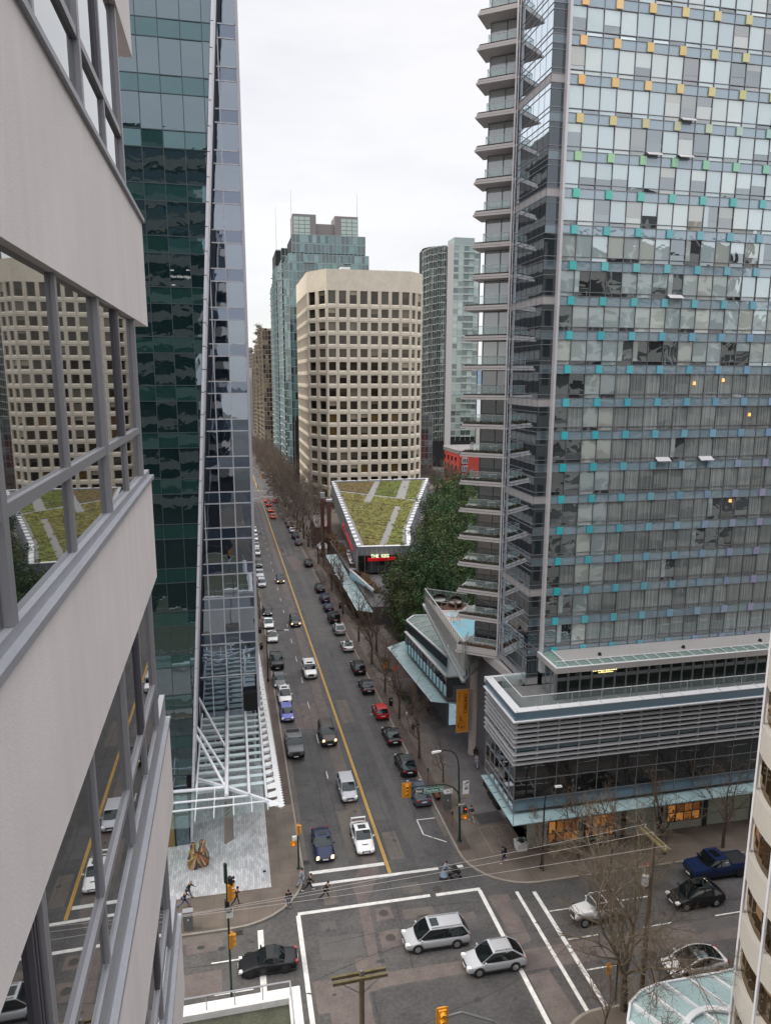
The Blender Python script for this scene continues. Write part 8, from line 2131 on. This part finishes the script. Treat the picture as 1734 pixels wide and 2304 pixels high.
for j, (cx0, cy0, cs) in enumerate(((-4.72, 59.5, [(.32, .30, .10), (.36, .10, .05), (.12, .18, .08), (.50, .28, .08), (.45, .35, .22), (.14, .04, .10), (.08, .07, .05)]), (-3.9, 59.7, [(.38, .09, .04), (.28, .16, .08), (.10, .05, .04), (.45, .3, .15), (.12, .12, .09), (.5, .42, .3)]))):
    b = MB(); rg = random.Random(j + 5); prof = [(.50, 0), (.50, .4), (.46, .8), (.48, 1.1), (.36, 1.5), (.24, 1.8), (.27, 2.0), (.24, 2.3), (.1, 2.42)]; nn = 16
    for a in range(len(prof) - 1):
        for q in range(nn):
            t0, t1 = 6.283 * q / nn, 6.283 * (q + 1) / nn; (r0_, z0_), (r1_, z1_) = prof[a], prof[a + 1]
            w0 = 1 + .16 * math.sin(q * 2.1 + a); w1 = 1 + .16 * math.sin((q + 1) * 2.1 + a)
            b.face([(cx0 + r0_ * w0 * math.cos(t0), cy0 + r0_ * w0 * math.sin(t0), g0 + z0_), (cx0 + r0_ * w1 * math.cos(t1), cy0 + r0_ * w1 * math.sin(t1), g0 + z0_), (cx0 + r1_ * w1 * math.cos(t1), cy0 + r1_ * w1 * math.sin(t1), g0 + z1_), (cx0 + r1_ * w0 * math.cos(t0), cy0 + r1_ * w0 * math.sin(t0), g0 + z1_)], cs[(q + (a // 2) * 3) % len(cs)])
    b.build('figure', 'sculpt', t)
    b = MB()
    for q in range(9): a = q * .35 - 1.4; b.tube((cx0 + (.3 if j == 0 else -.3), cy0 - .4, g0 + 1.35), (cx0 + .6 * math.sin(a), cy0 - .62, g0 + 1.05 - .75 * math.cos(a)), .05, .08, 5, cs[q % len(cs)])
    b.build('cloth_fold', 'sculpt', t)
b = MB(); b.box(1.35, 1.6, 57.4, 57.6, gz(1.5, 57.5) + H, gz(1.5, 57.5) + H + .06); tag(b.build('ground_light', 'sealed_dark'), 'small dark square light set in the corner of the white plaza', 'ground light')
# utility poles and wires
up = thing('utility_pole', 'weathered wooden utility pole with a cross-arm on the right before the shops', 'utility pole', (30.95, 43.95, gz(31, 44)))
up.location = (30.9, 37.6, gz(31, 38) + H); up['_loc'] = (30.9, 37.6, gz(31, 38) + H)
kx = 37.6 / 43.95; ZP = lambda z: 44 + (z - 44) * kx
PXr, PYr = 30.95 * kx, 37.6
b = MB(); b.tube((PXr, PYr, gz(PXr, PYr)), (PXr, PYr, ZP(9.1)), .16, .13, 9); b.build('pole', 'wood_pole', up)
A0_ = (30.62 * kx, 45.1 * kx, ZP(9.0)); A1_ = (30.95 * kx, 42.1 * kx, ZP(9.0))
for o_ in (-.16, .16): b = MB(); b.beam((A0_[0] + o_, A0_[1], A0_[2]), (A1_[0] + o_, A1_[1], A1_[2]), .11, .16); b.build('crossarm', 'wood_moss', up)
b = MB()
for yy in (A0_[1] - .1, (A0_[1] + A1_[1]) / 2 + .3, A1_[1] + .15): b.tube((PXr - .1, yy, A0_[2] + .08), (PXr - .1, yy, A0_[2] + .3), .04, .03, 6)
b.build('insulator', 'insulator', up)
b = MB(); zt_ = ZP(6.2) - 1.2; b.lathe([(.22, 0), (.24, .05), (.24, .75), (.1, .85)], 12, (PXr - .42, PYr, zt_)); b.tube((PXr - .45, PYr, zt_ + .8), (PXr - .55, PYr, zt_ + 1.25), .04, n=5); b.build('transformer', 'insulator', up)
b = MB(); b.tube((PXr - .35, PYr + .1, zt_ + 1.3), (PXr - .35, PYr + .1, zt_ + 1.55), .035, n=6); b.build('red_fuse', 'red_sign', up)
np_ = thing('utility_pole', 'dark wooden utility pole with a mossy double cross-arm at the bottom centre', 'utility pole', (5.0, 28, gz(5, 28)))
b = MB(); b.tube((5.0, 28, gz(5, 28)), (5.0, 28, 16.78), .17, .13, 10); b.build('pole', 'wood_pole', np_)
for o_, z_ in ((-.2, 16.62), (.2, 16.55)): b = MB(); b.beam((3.62, 28 + o_, z_), (6.2, 28 + o_ + .05, z_), .12, .16); b.build('crossarm', 'wood_moss', np_)
b = MB(); b.lathe([(0, .16), (.09, .12), (.1, 0)], 8, (5, 28, 16.8)); b.path([(5.1, 28.1, 16.4), (5.15, 28.2, 14), (5.1, 28.15, 10), (5.1, 28, 4)], .02, 4); b.tube((4.9, 28, 15.7), (3.9, 28, 16.5), .02, n=4); b.tube((5.1, 28, 15.7), (6.0, 28, 16.5), .02, n=4); b.build('brace', 'cabinet', np_)
for i, (p0_, yy) in enumerate((((-5.4, 43.9 * kx + .15, ZP(8.5)), A0_[1] - .1), ((-5.2, 42.75 * kx, ZP(8.5)), (A0_[1] + A1_[1]) / 2 + .3), ((-5.0, 41.2 * kx, ZP(8.5)), A1_[1] + .15))):
    q = Vector((PXr - .1, yy, A0_[2] + .3)); p = Vector(p0_); p.z = 44 + (8.75 - 44) * (p.y / 43.5); pts = []
    p = p + (p - q) * .25
    for j in range(25): t_ = j / 24; v = p.lerp(q, t_); v.z -= 4 * .28 * t_ * (1 - t_); pts.append(v)
    b = MB(); b.path(pts, .011, 4); tag(b.build('overhead_wire', 'wire'), 'overhead wire running from the left edge to the right utility pole, ' + ['highest of the three', 'middle of the three', 'lowest of the three'][i], 'wire', 'overhead wires over the crossing')
clean()
